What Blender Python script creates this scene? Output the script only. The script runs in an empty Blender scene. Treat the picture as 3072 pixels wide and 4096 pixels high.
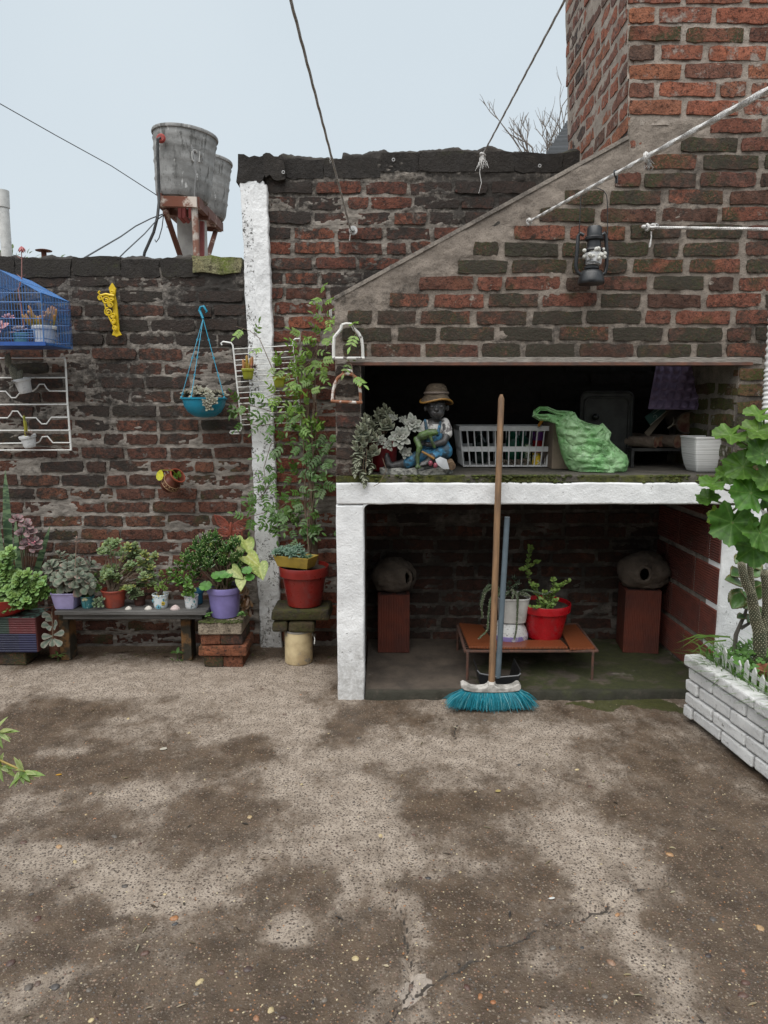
import bpy, bmesh, math, random
import numpy as np
from mathutils import Vector, Matrix, Euler, Quaternion
from math import sin, cos, pi, radians, atan2, sqrt, tan

scene = bpy.context.scene
col = scene.collection
# ------------------------------------------------------------------ camera
CAM_H, PITCH, FPX = 1.32, radians(8.45), 2880.0
cam = bpy.data.cameras.new('camera'); cam_o = bpy.data.objects.new('camera', cam); col.objects.link(cam_o)
cam.sensor_fit = 'VERTICAL'; cam.sensor_height = 36.0; cam.lens = 36.0 * FPX / 4096.0
cam.clip_start = 0.05; cam.clip_end = 2000
cam_o.location = (0, 0, CAM_H); cam_o.rotation_euler = (pi/2 - PITCH, 0, 0)
scene.camera = cam_o
# ------------------------------------------------------------------ sky (overcast)
SUN_EL, SUN_ROT = radians(52), radians(200)
w = bpy.data.worlds.new('World'); scene.world = w; w.use_nodes = True
nt = w.node_tree; nt.nodes.clear()
o_ = nt.nodes.new('ShaderNodeOutputWorld'); bg = nt.nodes.new('ShaderNodeBackground')
sk = nt.nodes.new('ShaderNodeTexSky'); sk.sky_type = 'NISHITA'; sk.sun_disc = False
sk.sun_elevation = SUN_EL; sk.sun_rotation = SUN_ROT; sk.air_density = 1.0; sk.dust_density = 4.0
mx = nt.nodes.new('ShaderNodeMix'); mx.data_type = 'RGBA'; mx.inputs[0].default_value = 0.93
tcw = nt.nodes.new('ShaderNodeTexCoord'); cn = nt.nodes.new('ShaderNodeTexNoise'); cn.inputs['Scale'].default_value = 2.2; cn.inputs['Detail'].default_value = 4
cm = nt.nodes.new('ShaderNodeMix'); cm.data_type = 'RGBA'; cm.inputs[6].default_value = (4.0, 4.55, 4.95, 1); cm.inputs[7].default_value = (4.7, 5.2, 5.5, 1)   # even cloud deck
nt.links.new(tcw.outputs['Generated'], cn.inputs['Vector']); nt.links.new(cn.outputs['Fac'], cm.inputs[0]); nt.links.new(cm.outputs[2], mx.inputs[7])
nt.links.new(sk.outputs[0], mx.inputs[6]); nt.links.new(mx.outputs[2], bg.inputs[0])
bg.inputs[1].default_value = 0.058
nt.links.new(bg.outputs[0], o_.inputs[0])
# ------------------------------------------------------------------ sun behind cloud
sun = bpy.data.lights.new('sun', 'SUN'); sun.energy = 1.5; sun.angle = radians(72); sun.color = (1.0, 0.97, 0.93)
sun_o = bpy.data.objects.new('sun', sun); col.objects.link(sun_o)
sd = Vector((-0.20, -0.50, 1.15)).normalized()                # towards the sun
sun_o.rotation_euler = sd.to_track_quat('Z', 'Y').to_euler(); sun_o.location = (-3, -6, 12)
sk.sun_elevation = math.asin(sd.z); sk.sun_rotation = atan2(sd.x, sd.y)
scene.view_settings.view_transform = 'Standard'; scene.view_settings.look = 'None'
scene.view_settings.exposure = 1.45; scene.view_settings.gamma = 1.0

scene.cycles.max_bounces = 6; scene.cycles.diffuse_bounces = 3; scene.cycles.glossy_bounces = 2; scene.cycles.transmission_bounces = 4; scene.cycles.transparent_max_bounces = 6
# ------------------------------------------------------------------ photograph -> place
_c, _s = cos(PITCH), sin(PITCH); K = 1.8517
def ray(x, y):
    a, b = (x*K - 1536)/FPX, (2048 - y*K)/FPX
    return Vector((a, _c + b*_s, -_s + b*_c))
def D(x, y, d):
    r = ray(x, y); k = d/r.y; return Vector((r.x*k, d, CAM_H + r.z*k))
def DG(x, y, z=0.0):
    r = ray(x, y); k = (z - CAM_H)/r.z; return Vector((r.x*k, r.y*k, z))
def fx(x0, y0, sc, x, y):      # a spot in an enlarged crop -> the units D() takes
    return ((x0 + x/sc)/K, (y0 + y/sc)/K)
R = random.Random(11)
# ------------------------------------------------------------------ mesh helpers
class MB:
    def __init__(s): s.v = []; s.f = []; s.c = []; s.has = False
    def add(s, vs, fs, c=None):
        n = len(s.v); s.v.extend([tuple(p) for p in vs]); s.f.extend([tuple(i+n for i in q) for q in fs])
        if c is None: s.c.extend([(1, 1, 1, 1)]*len(vs))
        elif isinstance(c, list): s.c.extend([(q[0], q[1], q[2], 1) for q in c]); s.has = True
        else: s.c.extend([(c[0], c[1], c[2], 1)]*len(vs)); s.has = True
        return s
    def box(s, c, d, rot=None, col=None, jit=0):
        vs = []
        for k in range(8):
            p = Vector(((k & 1)-.5, ((k >> 1) & 1)-.5, ((k >> 2) & 1)-.5)); p = Vector((p.x*d[0], p.y*d[1], p.z*d[2]))
            if jit: p += Vector((R.uniform(-jit, jit), R.uniform(-jit, jit), R.uniform(-jit, jit)))
            if rot is not None: p = rot @ p
            vs.append(p + Vector(c))
        return s.add(vs, [(0,2,3,1),(4,5,7,6),(0,1,5,4),(2,6,7,3),(0,4,6,2),(1,3,7,5)], col)
    def hexa(s, b, t, col=None):     # bottom 4 (ccw from above), top 4
        return s.add(list(b)+list(t), [(3,2,1,0),(4,5,6,7),(0,1,5,4),(1,2,6,5),(2,3,7,6),(3,0,4,7)], col)
    def tube(s, pts, r, n=8, cap=True, closed=False, col=None, flat=None):
        pts = [Vector(p) for p in pts]; m = len(pts)
        if not isinstance(r, (list, tuple)): r = [r]*m
        vs = []; cs = []; up = None
        for i, p in enumerate(pts):
            if closed: t = pts[(i+1) % m]-pts[i-1]
            else: t = pts[min(i+1, m-1)]-pts[max(i-1, 0)]
            if t.length < 1e-9: t = Vector((0,0,1))
            t.normalize()
            if up is None: up = t.orthogonal().normalized()
            up = up - t*up.dot(t)
            if up.length < 1e-6: up = t.orthogonal()
            up.normalize(); b = t.cross(up)
            for k in range(n):
                a = 2*pi*k/n; vs.append(p + (up*cos(a)+b*sin(a))*r[i])
                if isinstance(col, list): cs.append(col[i])
        fs = []
        for i in range(m if closed else m-1):
            j = (i+1) % m
            for k in range(n):
                q = (k+1) % n; fs.append((i*n+k, i*n+q, j*n+q, j*n+k))
        if cap and not closed: fs.append(tuple(range(n-1, -1, -1))); fs.append(tuple((m-1)*n+k for k in range(n)))
        return s.add(vs, fs, cs if isinstance(col, list) else col)
    def lathe(s, prof, c=(0,0,0), n=32, rot=None, col=None, sq=None, cap=True):
        # prof: (r, z) from one end of the skin to the other; sq: superellipse power for square-ish pots
        vs = []; c = Vector(c)
        for r, z in prof:
            for k in range(n):
                a = 2*pi*k/n; x, y = cos(a), sin(a)
                if sq:
                    m = (abs(x)**sq+abs(y)**sq)**(1/sq); x, y = x/m, y/m
                p = Vector((x*r, y*r, z))
                if rot is not None: p = rot @ p
                vs.append(p+c)
        m = len(prof)
        fs = [(i*n+k, i*n+(k+1) % n, (i+1)*n+(k+1) % n, (i+1)*n+k) for i in range(m-1) for k in range(n)]
        if cap: fs.append(tuple(range(n-1, -1, -1))); fs.append(tuple((m-1)*n+k for k in range(n)))
        return s.add(vs, fs, col)
    def ell(s, c, r, nu=10, nv=7, rot=None, col=None, jit=0):
        if not isinstance(r, (list, tuple)): r = (r, r, r)
        vs = [Vector((0,0,-r[2]))]
        for i in range(1, nv):
            a = -pi/2+pi*i/nv
            for k in range(nu):
                b = 2*pi*k/nu; j = 1+(R.uniform(-jit, jit) if jit else 0)
                vs.append(Vector((cos(a)*cos(b)*r[0]*j, cos(a)*sin(b)*r[1]*j, sin(a)*r[2]*j)))
        vs.append(Vector((0,0,r[2])))
        fs = [(0, 1+(k+1) % nu, 1+k) for k in range(nu)]
        for i in range(nv-2):
            for k in range(nu):
                a0 = 1+i*nu; fs.append((a0+k, a0+(k+1) % nu, a0+nu+(k+1) % nu, a0+nu+k))
        e = len(vs)-1; a0 = 1+(nv-2)*nu
        fs += [(a0+k, a0+(k+1) % nu, e) for k in range(nu)]
        c = Vector(c)
        vs = [((rot @ p) if rot is not None else p)+c for p in vs]
        return s.add(vs, fs, col)
    def prism(s, pts, h, mtx=None, col=None):     # outline in xy extruded along z
        n = len(pts); vs = [Vector((p[0], p[1], -h/2)) for p in pts]+[Vector((p[0], p[1], h/2)) for p in pts]
        if mtx is not None: vs = [mtx @ p for p in vs]
        fs = [tuple(range(n-1, -1, -1)), tuple(range(n, 2*n))]+[(k, (k+1) % n, n+(k+1) % n, n+k) for k in range(n)]
        return s.add(vs, fs, col)
OFF = {}
def obj(name, mb, mat, parent=None, smooth=True, bevel=0, loc=None, angle=40):
    off = Vector(OFF.get(parent.name, (0,0,0))) if parent else Vector(loc or (0,0,0))
    me = bpy.data.meshes.new(name)
    me.from_pydata([(p[0]-off.x, p[1]-off.y, p[2]-off.z) for p in mb.v], [], mb.f); 
    if mb.has:
        at = me.color_attributes.new('tint', 'FLOAT_COLOR', 'POINT')
        at.data.foreach_set('color', [x for q in mb.c for x in q])
    me.update()
    if smooth:
        me.polygons.foreach_set('use_smooth', [True]*len(me.polygons))
        try: me.set_sharp_from_angle(angle=radians(angle))
        except Exception: pass
    if mat: me.materials.append(mat)
    o = bpy.data.objects.new(name, me); col.objects.link(o)
    if parent: o.parent = parent
    else: o.location = off
    OFF[o.name] = tuple(off)
    if bevel:
        b = o.modifiers.new('bevel', 'BEVEL'); b.width = bevel; b.segments = 2; b.limit_method = 'ANGLE'; b.angle_limit = radians(40)
    return o
def thing(name, label, cat, loc=(0,0,0), group=None):
    o = bpy.data.objects.new(name, None); col.objects.link(o); o.location = loc
    o.empty_display_size = .05; OFF[o.name] = tuple(loc)
    return tag(o, label, cat, group)
def tag(o, label=None, cat=None, group=None, kind=None):
    if label: o['label'] = label
    if cat: o['category'] = cat
    if group: o['group'] = group
    if kind: o['kind'] = kind
    return o
def inst(name, me, loc, parent, rot=None, scl=None):
    o = bpy.data.objects.new(name, me); col.objects.link(o)
    off = Vector(OFF.get(parent.name, (0,0,0))) if parent else Vector((0,0,0))
    o.location = Vector(loc)-off; o.parent = parent
    if rot is not None: o.rotation_euler = rot
    if scl is not None: o.scale = scl
    OFF[o.name] = tuple(loc)
    return o
def remesh(o, voxel, smooth_it=4):
    m = o.modifiers.new('remesh', 'REMESH'); m.mode = 'VOXEL'; m.voxel_size = voxel; m.use_smooth_shade = True
    if smooth_it:
        k = o.modifiers.new('smooth', 'SMOOTH'); k.iterations = smooth_it; k.factor = .5
    return o
# value noise for geometry
def vnoise(x, y, seed=0):
    rs = np.random.RandomState(seed); T = rs.rand(256, 256)
    xi = np.floor(x).astype(int); yi = np.floor(y).astype(int); fx_ = x-xi; fy_ = y-yi
    fx_ = fx_*fx_*(3-2*fx_); fy_ = fy_*fy_*(3-2*fy_)
    a = T[xi % 256, yi % 256]; b = T[(xi+1) % 256, yi % 256]; c = T[xi % 256, (yi+1) % 256]; d = T[(xi+1) % 256, (yi+1) % 256]
    return (a*(1-fx_)+b*fx_)*(1-fy_)+(c*(1-fx_)+d*fx_)*fy_
def fbm(x, y, seed=0, octv=4, gain=.5):
    t = 0; a = 1; n = 0
    for k in range(octv):
        t = t+a*vnoise(x*2**k+k*17.3, y*2**k+k*9.1, seed+k); n += a; a *= gain
    return t/n
def gridmesh(name, P, quads_mask, mat, parent=None, attrs=None, smooth=True):
    # P: (ny, nx, 3) positions
    ny, nx = P.shape[:2]; off = np.array(OFF.get(parent.name, (0,0,0))) if parent else np.zeros(3)
    idx = np.arange(ny*nx).reshape(ny, nx)
    q = np.stack([idx[:-1,:-1], idx[:-1,1:], idx[1:,1:], idx[1:,:-1]], -1)
    q = q[quads_mask] if quads_mask is not None else q.reshape(-1, 4)
    used = np.unique(q); mp = -np.ones(ny*nx, int); mp[used] = np.arange(len(used)); q = mp[q]
    V = (P.reshape(-1, 3)-off)[used]
    me = bpy.data.meshes.new(name); me.vertices.add(len(V)); me.vertices.foreach_set('co', V.ravel())
    me.loops.add(q.size); me.loops.foreach_set('vertex_index', q.ravel())
    me.polygons.add(len(q)); me.polygons.foreach_set('loop_start', np.arange(len(q))*4)
    me.polygons.foreach_set('use_smooth', [smooth]*len(q))
    me.update(calc_edges=True)
    for an, A in (attrs or {}).items():
        at = me.attributes.new(an, 'FLOAT', 'POINT'); at.data.foreach_set('value', A.reshape(-1)[used].astype(np.float32))
    if mat: me.materials.append(mat)
    o = bpy.data.objects.new(name, me); col.objects.link(o); o.parent = parent; OFF[o.name] = tuple(off)
    return o
# ------------------------------------------------------------------ material helpers
class NT:
    def __init__(s, name):
        s.m = bpy.data.materials.new(name); s.m.use_nodes = True; s.t = s.m.node_tree; s.n = s.t.nodes
        s.b = s.n['Principled BSDF']
    def node(s, typ, **kw):
        n = s.n.new(typ)
        for k, v in kw.items():
            if k.startswith('i_'):
                key = k[2:]; n.inputs[int(key) if key.isdigit() else key].default_value = v
            else: setattr(n, k, v)
        return n
    def l(s, a, b): s.t.links.new(a, b)
    def noise(s, vec, scale, detail=6, rough=.6, dist=0):
        n = s.node('ShaderNodeTexNoise'); n.inputs['Scale'].default_value = scale; n.inputs['Detail'].default_value = detail
        n.inputs['Roughness'].default_value = rough; n.inputs['Distortion'].default_value = dist
        if vec is not None: s.l(vec, n.inputs['Vector'])
        return n.outputs['Fac']
    def vor(s, vec, scale, feat='F1', out='Distance', rnd=1.0):
        n = s.node('ShaderNodeTexVoronoi'); n.feature = feat; n.inputs['Scale'].default_value = scale; n.inputs['Randomness'].default_value = rnd
        if vec is not None: s.l(vec, n.inputs['Vector'])
        return n.outputs[out]
    def ramp(s, fac, lo, hi, a=0., b=1., smooth=True):
        n = s.node('ShaderNodeMapRange'); n.interpolation_type = 'SMOOTHSTEP' if smooth else 'LINEAR'
        s.l(fac, n.inputs[0])
        for i, v in ((1, lo), (2, hi), (3, a), (4, b)): n.inputs[i].default_value = v
        return n.outputs[0]
    def mix(s, fac, a, b, mode='MIX'):
        n = s.node('ShaderNodeMix'); n.data_type = 'RGBA'; n.blend_type = mode
        for sock, v in ((n.inputs[0], fac), (n.inputs[6], a), (n.inputs[7], b)):
            if isinstance(v, (int, float)): sock.default_value = v
            elif isinstance(v, (tuple, list)): sock.default_value = (v[0], v[1], v[2], 1)
            else: s.l(v, sock)
        return n.outputs[2]
    def math(s, op, a, b=0., clamp=False):
        n = s.node('ShaderNodeMath'); n.operation = op; n.use_clamp = clamp
        for sock, v in ((n.inputs[0], a), (n.inputs[1], b)):
            if isinstance(v, (int, float)): sock.default_value = v
            else: s.l(v, sock)
        return n.outputs[0]
    def coord(s, kind='Object'):
        return s.node('ShaderNodeTexCoord').outputs[kind]
    def pos(s): return s.node('ShaderNodeNewGeometry').outputs['Position']
    def attr(s, name, out='Color'):
        n = s.node('ShaderNodeAttribute'); n.attribute_name = name; return n.outputs[out]
    def rnd(s): return s.node('ShaderNodeObjectInfo').outputs['Random']
    def bump(s, h, strength=.3, dist=.01, prev=None):
        n = s.node('ShaderNodeBump'); n.inputs['Strength'].default_value = strength; n.inputs['Distance'].default_value = dist
        s.l(h, n.inputs['Height'])
        if prev is not None: s.l(prev, n.inputs['Normal'])
        return n.outputs[0]
    def done(s, colr=None, rough=None, nrm=None):
        for v, k in ((colr, 'Base Color'), (rough, 'Roughness'), (nrm, 'Normal')):
            if v is None: continue
            if isinstance(v, (int, float)): s.b.inputs[k].default_value = v
            elif isinstance(v, (tuple, list)): s.b.inputs[k].default_value = (v[0], v[1], v[2], 1)
            else: s.l(v, s.b.inputs[k])
        return s.m
_mc = {}
def mat(name, c, rough=.6, c2=None, sc=18., lo=.35, hi=.65, bump=0., bs=90., metal=0., tint=False, rnd=0., dirt=None, dsc=9., dlo=.55, dhi=.75, spec=.5, trans=0., space='Object', stretch=None):
    if name in _mc: return _mc[name]
    m = NT(name); v = m.coord(space)
    if stretch:
        mp = m.node('ShaderNodeMapping'); mp.inputs['Scale'].default_value = stretch; m.l(v, mp.inputs[0]); v = mp.outputs[0]
    if tint: cc = m.mix(1.0, m.attr('tint'), c, 'MULTIPLY')
    else: cc = m.mix(0., c, c)
    if c2 is not None: cc = m.mix(m.ramp(m.noise(v, sc), lo, hi), cc, c2)
    else: cc = m.mix(m.ramp(m.noise(v, sc), .2, .8), cc, m.mix(1.0, cc, (.72, .72, .72), 'MULTIPLY'))
    if rnd: cc = m.mix(1.0, cc, m.mix(m.rnd(), (1-rnd, 1-rnd, 1-rnd), (1+rnd, 1+rnd, 1+rnd)), 'MULTIPLY')
    if dirt is not None: cc = m.mix(m.ramp(m.noise(v, dsc, 8, .7), dlo, dhi), cc, dirt)
    nrm = None
    if bump: nrm = m.bump(m.noise(v, bs, 8, .65), bump, .008)
    rg = m.ramp(m.noise(v, sc*1.7), .2, .8, max(rough-.1, .03), min(rough+.1, 1))
    m.b.inputs['Metallic'].default_value = metal
    m.b.inputs['Specular IOR Level'].default_value = spec
    if trans: m.b.inputs['Transmission Weight'].default_value = trans
    _mc[name] = m.done(cc, rg, nrm); return _mc[name]
# ================================================================== SETTING: materials
def soot_nook_shade(m, p, c):
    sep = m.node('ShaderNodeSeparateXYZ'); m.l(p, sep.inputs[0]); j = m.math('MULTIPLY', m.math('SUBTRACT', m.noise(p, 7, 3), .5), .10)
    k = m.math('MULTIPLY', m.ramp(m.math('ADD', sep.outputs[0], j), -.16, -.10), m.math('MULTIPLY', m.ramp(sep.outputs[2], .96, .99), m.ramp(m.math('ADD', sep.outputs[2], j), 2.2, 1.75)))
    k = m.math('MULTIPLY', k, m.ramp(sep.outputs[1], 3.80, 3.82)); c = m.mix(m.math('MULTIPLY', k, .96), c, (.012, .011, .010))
    g = m.math('MULTIPLY', m.math('MULTIPLY', m.ramp(sep.outputs[0], -.12, -.08), m.ramp(sep.outputs[2], .90, .88)), m.ramp(m.noise(p, 9, 4, .7), .25, .6, .45, .85)); return m.mix(m.math('MULTIPLY', g, m.ramp(sep.outputs[1], 3.80, 3.82)), c, (.022, .018, .015))  # lower nook: its shade painted as a dark tint on the back wall
def brickmat(name, stops, soot=(.03, .026, .023), s_noise=2.2, s_lo=.5, s_hi=.75, s_z=0., s_z0=1.5, moss=None, m_lo=.55, m_hi=.7, smear=None, sm_lo=.6, sm_hi=.72, cap=.93, soot_shade=False):
    m = NT(name); p = m.pos(); oc = m.coord('Object')
    cr = m.node('ShaderNodeValToRGB'); m.l(m.rnd(), cr.inputs[0]); e = cr.color_ramp.elements
    cr.color_ramp.interpolation = 'LINEAR'
    e[0].position = 0; e[0].color = (*stops[0], 1); e[1].position = 1; e[1].color = (*stops[-1], 1)
    for i, s in enumerate(stops[1:-1]):
        k = e.new((i+1)/(len(stops)-1)); k.color = (*s, 1)
    c = cr.outputs[0]
    c = m.mix(m.ramp(m.noise(p, 26, 5), .3, .75), c, m.mix(1., c, (.5, .48, .46), 'MULTIPLY'))
    c = m.mix(m.ramp(m.noise(p, 9, 4), .52, .72), c, m.mix(1., c, (1.3, 1.22, 1.1), 'MULTIPLY'))
    pits = m.noise(p, 190, 3, .75)
    c = m.mix(m.ramp(m.noise(p, 48, 4, .75), .50, .66), c, m.mix(1., c, (.30, .28, .27), 'MULTIPLY'))
    c = m.mix(m.ramp(pits, .53, .66), c, (.03, .024, .021))
    if smear: c = m.mix(m.ramp(m.noise(p, 13, 5, .72), sm_lo, sm_hi), c, smear)
    if moss: c = m.mix(m.math('MULTIPLY', m.ramp(m.math('ADD', m.noise(p, 5.5, 3), m.math('MULTIPLY', m.rnd(), .28)), m_lo, m_hi), m.ramp(m.noise(p, 120, 3, .7), .35, .55)), c, moss)
    sep = m.node('ShaderNodeSeparateXYZ'); m.l(p, sep.inputs[0])
    zz = m.math('MULTIPLY', m.math('SUBTRACT', sep.outputs[2], s_z0), s_z)
    sm = m.math('ADD', m.math('ADD', m.math('MULTIPLY', m.noise(p, s_noise, 2, .5), .4), m.math('MULTIPLY', m.noise(p, 24, 5, .8), .6)), m.math('ADD', zz, m.math('MULTIPLY', m.math('SUBTRACT', m.rnd(), .5), .14)))
    sm = m.math('MULTIPLY', m.ramp(sm, s_lo, s_hi), cap)
    c = m.mix(sm, c, soot)
    if soot_shade: c = soot_nook_shade(m, p, c)
    n1 = m.bump(m.noise(p, 70, 4, .7), .8, .010); n2 = m.bump(pits, .35, .003, n1)
    m.b.inputs['Specular IOR Level'].default_value = .3
    return m.done(c, m.ramp(m.noise(p, 12), .2, .8, .72, .95), n2)
def mortarmat(name, c1, c2, soot=(.03, .027, .025), s_lo=.5, s_hi=.75, s_z=0., s_z0=1.5, s_noise=2.2, streak=False, cap=.93, moss=None, m_lo=.6, m_hi=.72, soot_shade=False):
    m = NT(name); p = m.pos()
    c = m.mix(m.ramp(m.noise(p, 14, 6), .3, .7), c1, c2)
    mp = m.node('ShaderNodeMapping'); mp.inputs['Scale'].default_value = (.22, .22, 1) if streak else (1, 1, 1); m.l(p, mp.inputs[0])
    g = m.noise(mp.outputs[0], 130 if streak else 190, 5, .7)
    c = m.mix(m.ramp(g, .5, .72), c, m.mix(1., c, (.42, .40, .38), 'MULTIPLY'))
    if moss: c = m.mix(m.math('MULTIPLY', m.ramp(m.noise(p, 4.5, 3), m_lo, m_hi), m.ramp(m.noise(p, 110, 3, .7), .4, .6)), c, moss)
    sep = m.node('ShaderNodeSeparateXYZ'); m.l(p, sep.inputs[0])
    zz = m.math('MULTIPLY', m.math('SUBTRACT', sep.outputs[2], s_z0), s_z)
    sm = m.math('ADD', m.math('ADD', m.math('MULTIPLY', m.noise(p, s_noise, 2, .5), .5), m.math('MULTIPLY', m.noise(p, 26, 5, .75), .5)), zz)
    c = m.mix(m.math('MULTIPLY', m.ramp(sm, s_lo, s_hi), cap), c, soot)
    if soot_shade: c = soot_nook_shade(m, p, c)
    nn = m.bump(g, .5, .006, m.bump(m.noise(p, 60, 3, .7), .5, .01))
    m.b.inputs['Specular IOR Level'].default_value = .25
    return m.done(c, .9, nn)
B_HOOD = brickmat('hood_brick', [(.075,.045,.033), (.23,.083,.053), (.15,.065,.047), (.27,.095,.057), (.11,.056,.04), (.20,.085,.06), (.09,.05,.037)],
                  s_lo=.44, s_hi=.58, moss=(.04, .044, .018), m_lo=.58, m_hi=.74, smear=(.27, .235, .2), sm_lo=.6, sm_hi=.70, s_z=-.07, s_z0=1.75, cap=.80, soot=(.04, .034, .027))
B_CHIM = brickmat('chimney_brick', [(.29,.095,.055), (.34,.12,.07), (.17,.08,.06), (.36,.14,.075), (.25,.09,.06), (.13,.075,.055)],
                  s_lo=.54, s_hi=.68, smear=(.31, .26, .225), sm_lo=.55, sm_hi=.68)
B_LEFT = brickmat('garden_wall_brick', [(.07,.04,.031), (.17,.068,.044), (.11,.048,.035), (.19,.08,.048), (.085,.045,.033), (.14,.058,.04)],
                  s_lo=.42, s_hi=.58, s_z=.13, s_z0=1.15, smear=(.13, .115, .105), sm_lo=.56, sm_hi=.68, moss=(.045, .046, .02), m_lo=.74, m_hi=.86, cap=.9)
B_TALL = brickmat('tall_wall_brick', [(.06,.034,.026), (.22,.07,.042), (.11,.045,.033), (.27,.09,.05), (.08,.042,.032), (.16,.058,.037)],
                  s_lo=.45, s_hi=.60, s_z=.20, s_z0=1.98, smear=(.17, .15, .132), sm_lo=.56, sm_hi=.68, cap=.92, soot_shade=True)
B_CAP = brickmat('wall_cap_block', [(.03,.027,.025), (.042,.037,.033), (.027,.025,.024)], s_lo=.40, s_hi=.55, moss=(.045,.048,.018), m_lo=.70, m_hi=.85)
B_YEL = brickmat('lichen_block', [(.26,.25,.14), (.30,.28,.16)], s_lo=.56, s_hi=.66, moss=(.12,.15,.03), m_lo=.6, m_hi=.8)
M_HOOD = mortarmat('hood_mortar', (.30, .255, .215), (.19, .16, .135), s_lo=.49, s_hi=.63, s_z=-.07, s_z0=1.75, cap=.75)
M_CHIM = mortarmat('chimney_mortar', (.38, .33, .285), (.27, .225, .19), s_lo=.58, s_hi=.75)
M_LEFT = mortarmat('garden_wall_mortar', (.29, .26, .23), (.17, .15, .132), s_lo=.45, s_hi=.62, s_z=.14, s_z0=1.5, streak=True, cap=.9)
M_TALL = mortarmat('tall_wall_mortar', (.31, .275, .24), (.18, .16, .14), s_lo=.45, s_hi=.60, s_z=.18, s_z0=2.1, streak=True, cap=.9, soot_shade=True)
M_CEM = mortarmat('cement_render', (.28, .245, .21), (.165, .145, .127), s_lo=.47, s_hi=.68, s_noise=5)
M_SOOT = mat('sooted_render', (.035, .032, .03), .9, c2=(.075, .068, .06), sc=6, bump=.4, space='Generated')
def whitemat(name, chips=.70, dirtz=True):
    m = NT(name); p = m.pos()
    c = m.mix(m.ramp(m.noise(p, 7, 5), .3, .75), (.82, .825, .83), (.64, .645, .65))
    ch = m.math('ADD', m.noise(p, 60, 6, .75), m.math('MULTIPLY', m.noise(p, 5, 3), .35))
    c = m.mix(m.ramp(ch, chips+.12, chips+.17), c, (.10, .095, .088))
    if dirtz:
        sep = m.node('ShaderNodeSeparateXYZ'); m.l(p, sep.inputs[0])
        dz = m.math('ADD', m.ramp(sep.outputs[2], .0, .5, .42, .0), m.noise(p, 38, 6, .72))
        c = m.mix(m.math('MULTIPLY', m.ramp(dz, .66, 1.0), .6), c, (.30, .29, .27))
    c = m.mix(m.math('MULTIPLY', m.ramp(m.noise(p, 3.2, 6, .7), .55, .75), .35), c, (.42, .41, .39))
    n = m.bump(m.noise(p, 95, 4, .7), .6, .006, m.bump(m.noise(p, 14, 3), .18, .02))
    return m.done(c, .75, n)
WHITE = whitemat('white_limewash'); WHITE_ROUGH = whitemat('white_limewash_worn', .60)
# mortar front sheet: wavy grid in x (or y) and z
def frontsheet(name, x0, x1, z0, z1, y, m_, parent, amp=.006, res=.0075, seed=1, zmax=None, xedge=None, axis='x', sx=9, sz=24, rec=.003, mask=None, ragged=0):
    nx = int((x1-x0)/res)+1; nz = int((z1-z0)/res)+1
    X, Z = np.meshgrid(np.linspace(x0, x1, nx), np.linspace(z0, z1, nz))
    h = (fbm(X*sx, Z*sz, seed, 4, .6)-.5)*2*amp
    h = h + (vnoise(X*70, Z*110, seed+9)-.5)*amp*.5
    Yv = y+rec+h
    M_ = np.ones((nz-1, nx-1), bool)
    if zmax is not None:
        lim = zmax(X); M_ = (Z[:-1,:-1] < lim[:-1,:-1]-1e-6) | (Z[:-1,1:] < lim[:-1,1:]-1e-6); Z = np.minimum(Z, lim)
    if mask is not None:
        xc = (X[:-1,:-1]+X[1:,1:])/2; zc = (Z[:-1,:-1]+Z[1:,1:])/2; M_ &= mask(xc, zc)
    if axis == 'x': P = np.stack([X, Yv, Z], -1)
    else: P = np.stack([Yv, X, Z], -1)[:, ::-1]
    return gridmesh(name, P, M_, m_, parent)
def brick_mesh(name, L, H, m_, seed, dep=.06, jag=.003, nx=7):
    r = random.Random(seed); vs = []; nz = 3
    for j in range(nz):
        for i in range(nx):
            x = -L/2+L*i/(nx-1); z = -H/2+H*j/(nz-1); ed = i in (0, nx-1) or j in (0, nz-1)
            crn = i in (0, nx-1) and j in (0, nz-1)
            if i in (0, nx-1): x += r.uniform(-jag, jag)*1.2
            if j in (0, nz-1): z += r.uniform(-jag, jag)
            if crn: x *= .985; z *= .93
            vs.append((x, (r.uniform(0, .0035)+(.0012 if ed else 0)), z))
    per = [i for i in range(nx)]+[nx*(j+1)-1 for j in range(1, nz)]+[nx*(nz-1)+i for i in range(nx-2, -1, -1)]+[nx*j for j in range(nz-2, 0, -1)]
    n0 = len(vs); fs = []
    for j in range(nz-1):
        for i in range(nx-1): fs.append((j*nx+i, j*nx+i+1, (j+1)*nx+i+1, (j+1)*nx+i))
    for k in per: vs.append((vs[k][0], dep, vs[k][2]))
    for a in range(len(per)):
        b = (a+1) % len(per); fs.append((per[b], per[a], n0+a, n0+b))
    me = bpy.data.meshes.new(name); me.from_pydata(vs, [], fs); me.update()
    me.polygons.foreach_set('use_smooth', [True]*len(me.polygons)); me.set_sharp_from_angle(angle=radians(28))
    me.materials.append(m_); return me
_bv = {}
def brickset(m_, H, tagname, jag=.003):
    key = (m_.name, H)
    if key not in _bv: _bv[key] = {L: [brick_mesh('brick_'+tagname, L, H, m_, hash_i, jag=jag) for hash_i in range(int(L*1000), int(L*1000)+5)] for L in (.225, .205, .16, .10, .06)}
    return _bv[key]
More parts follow.
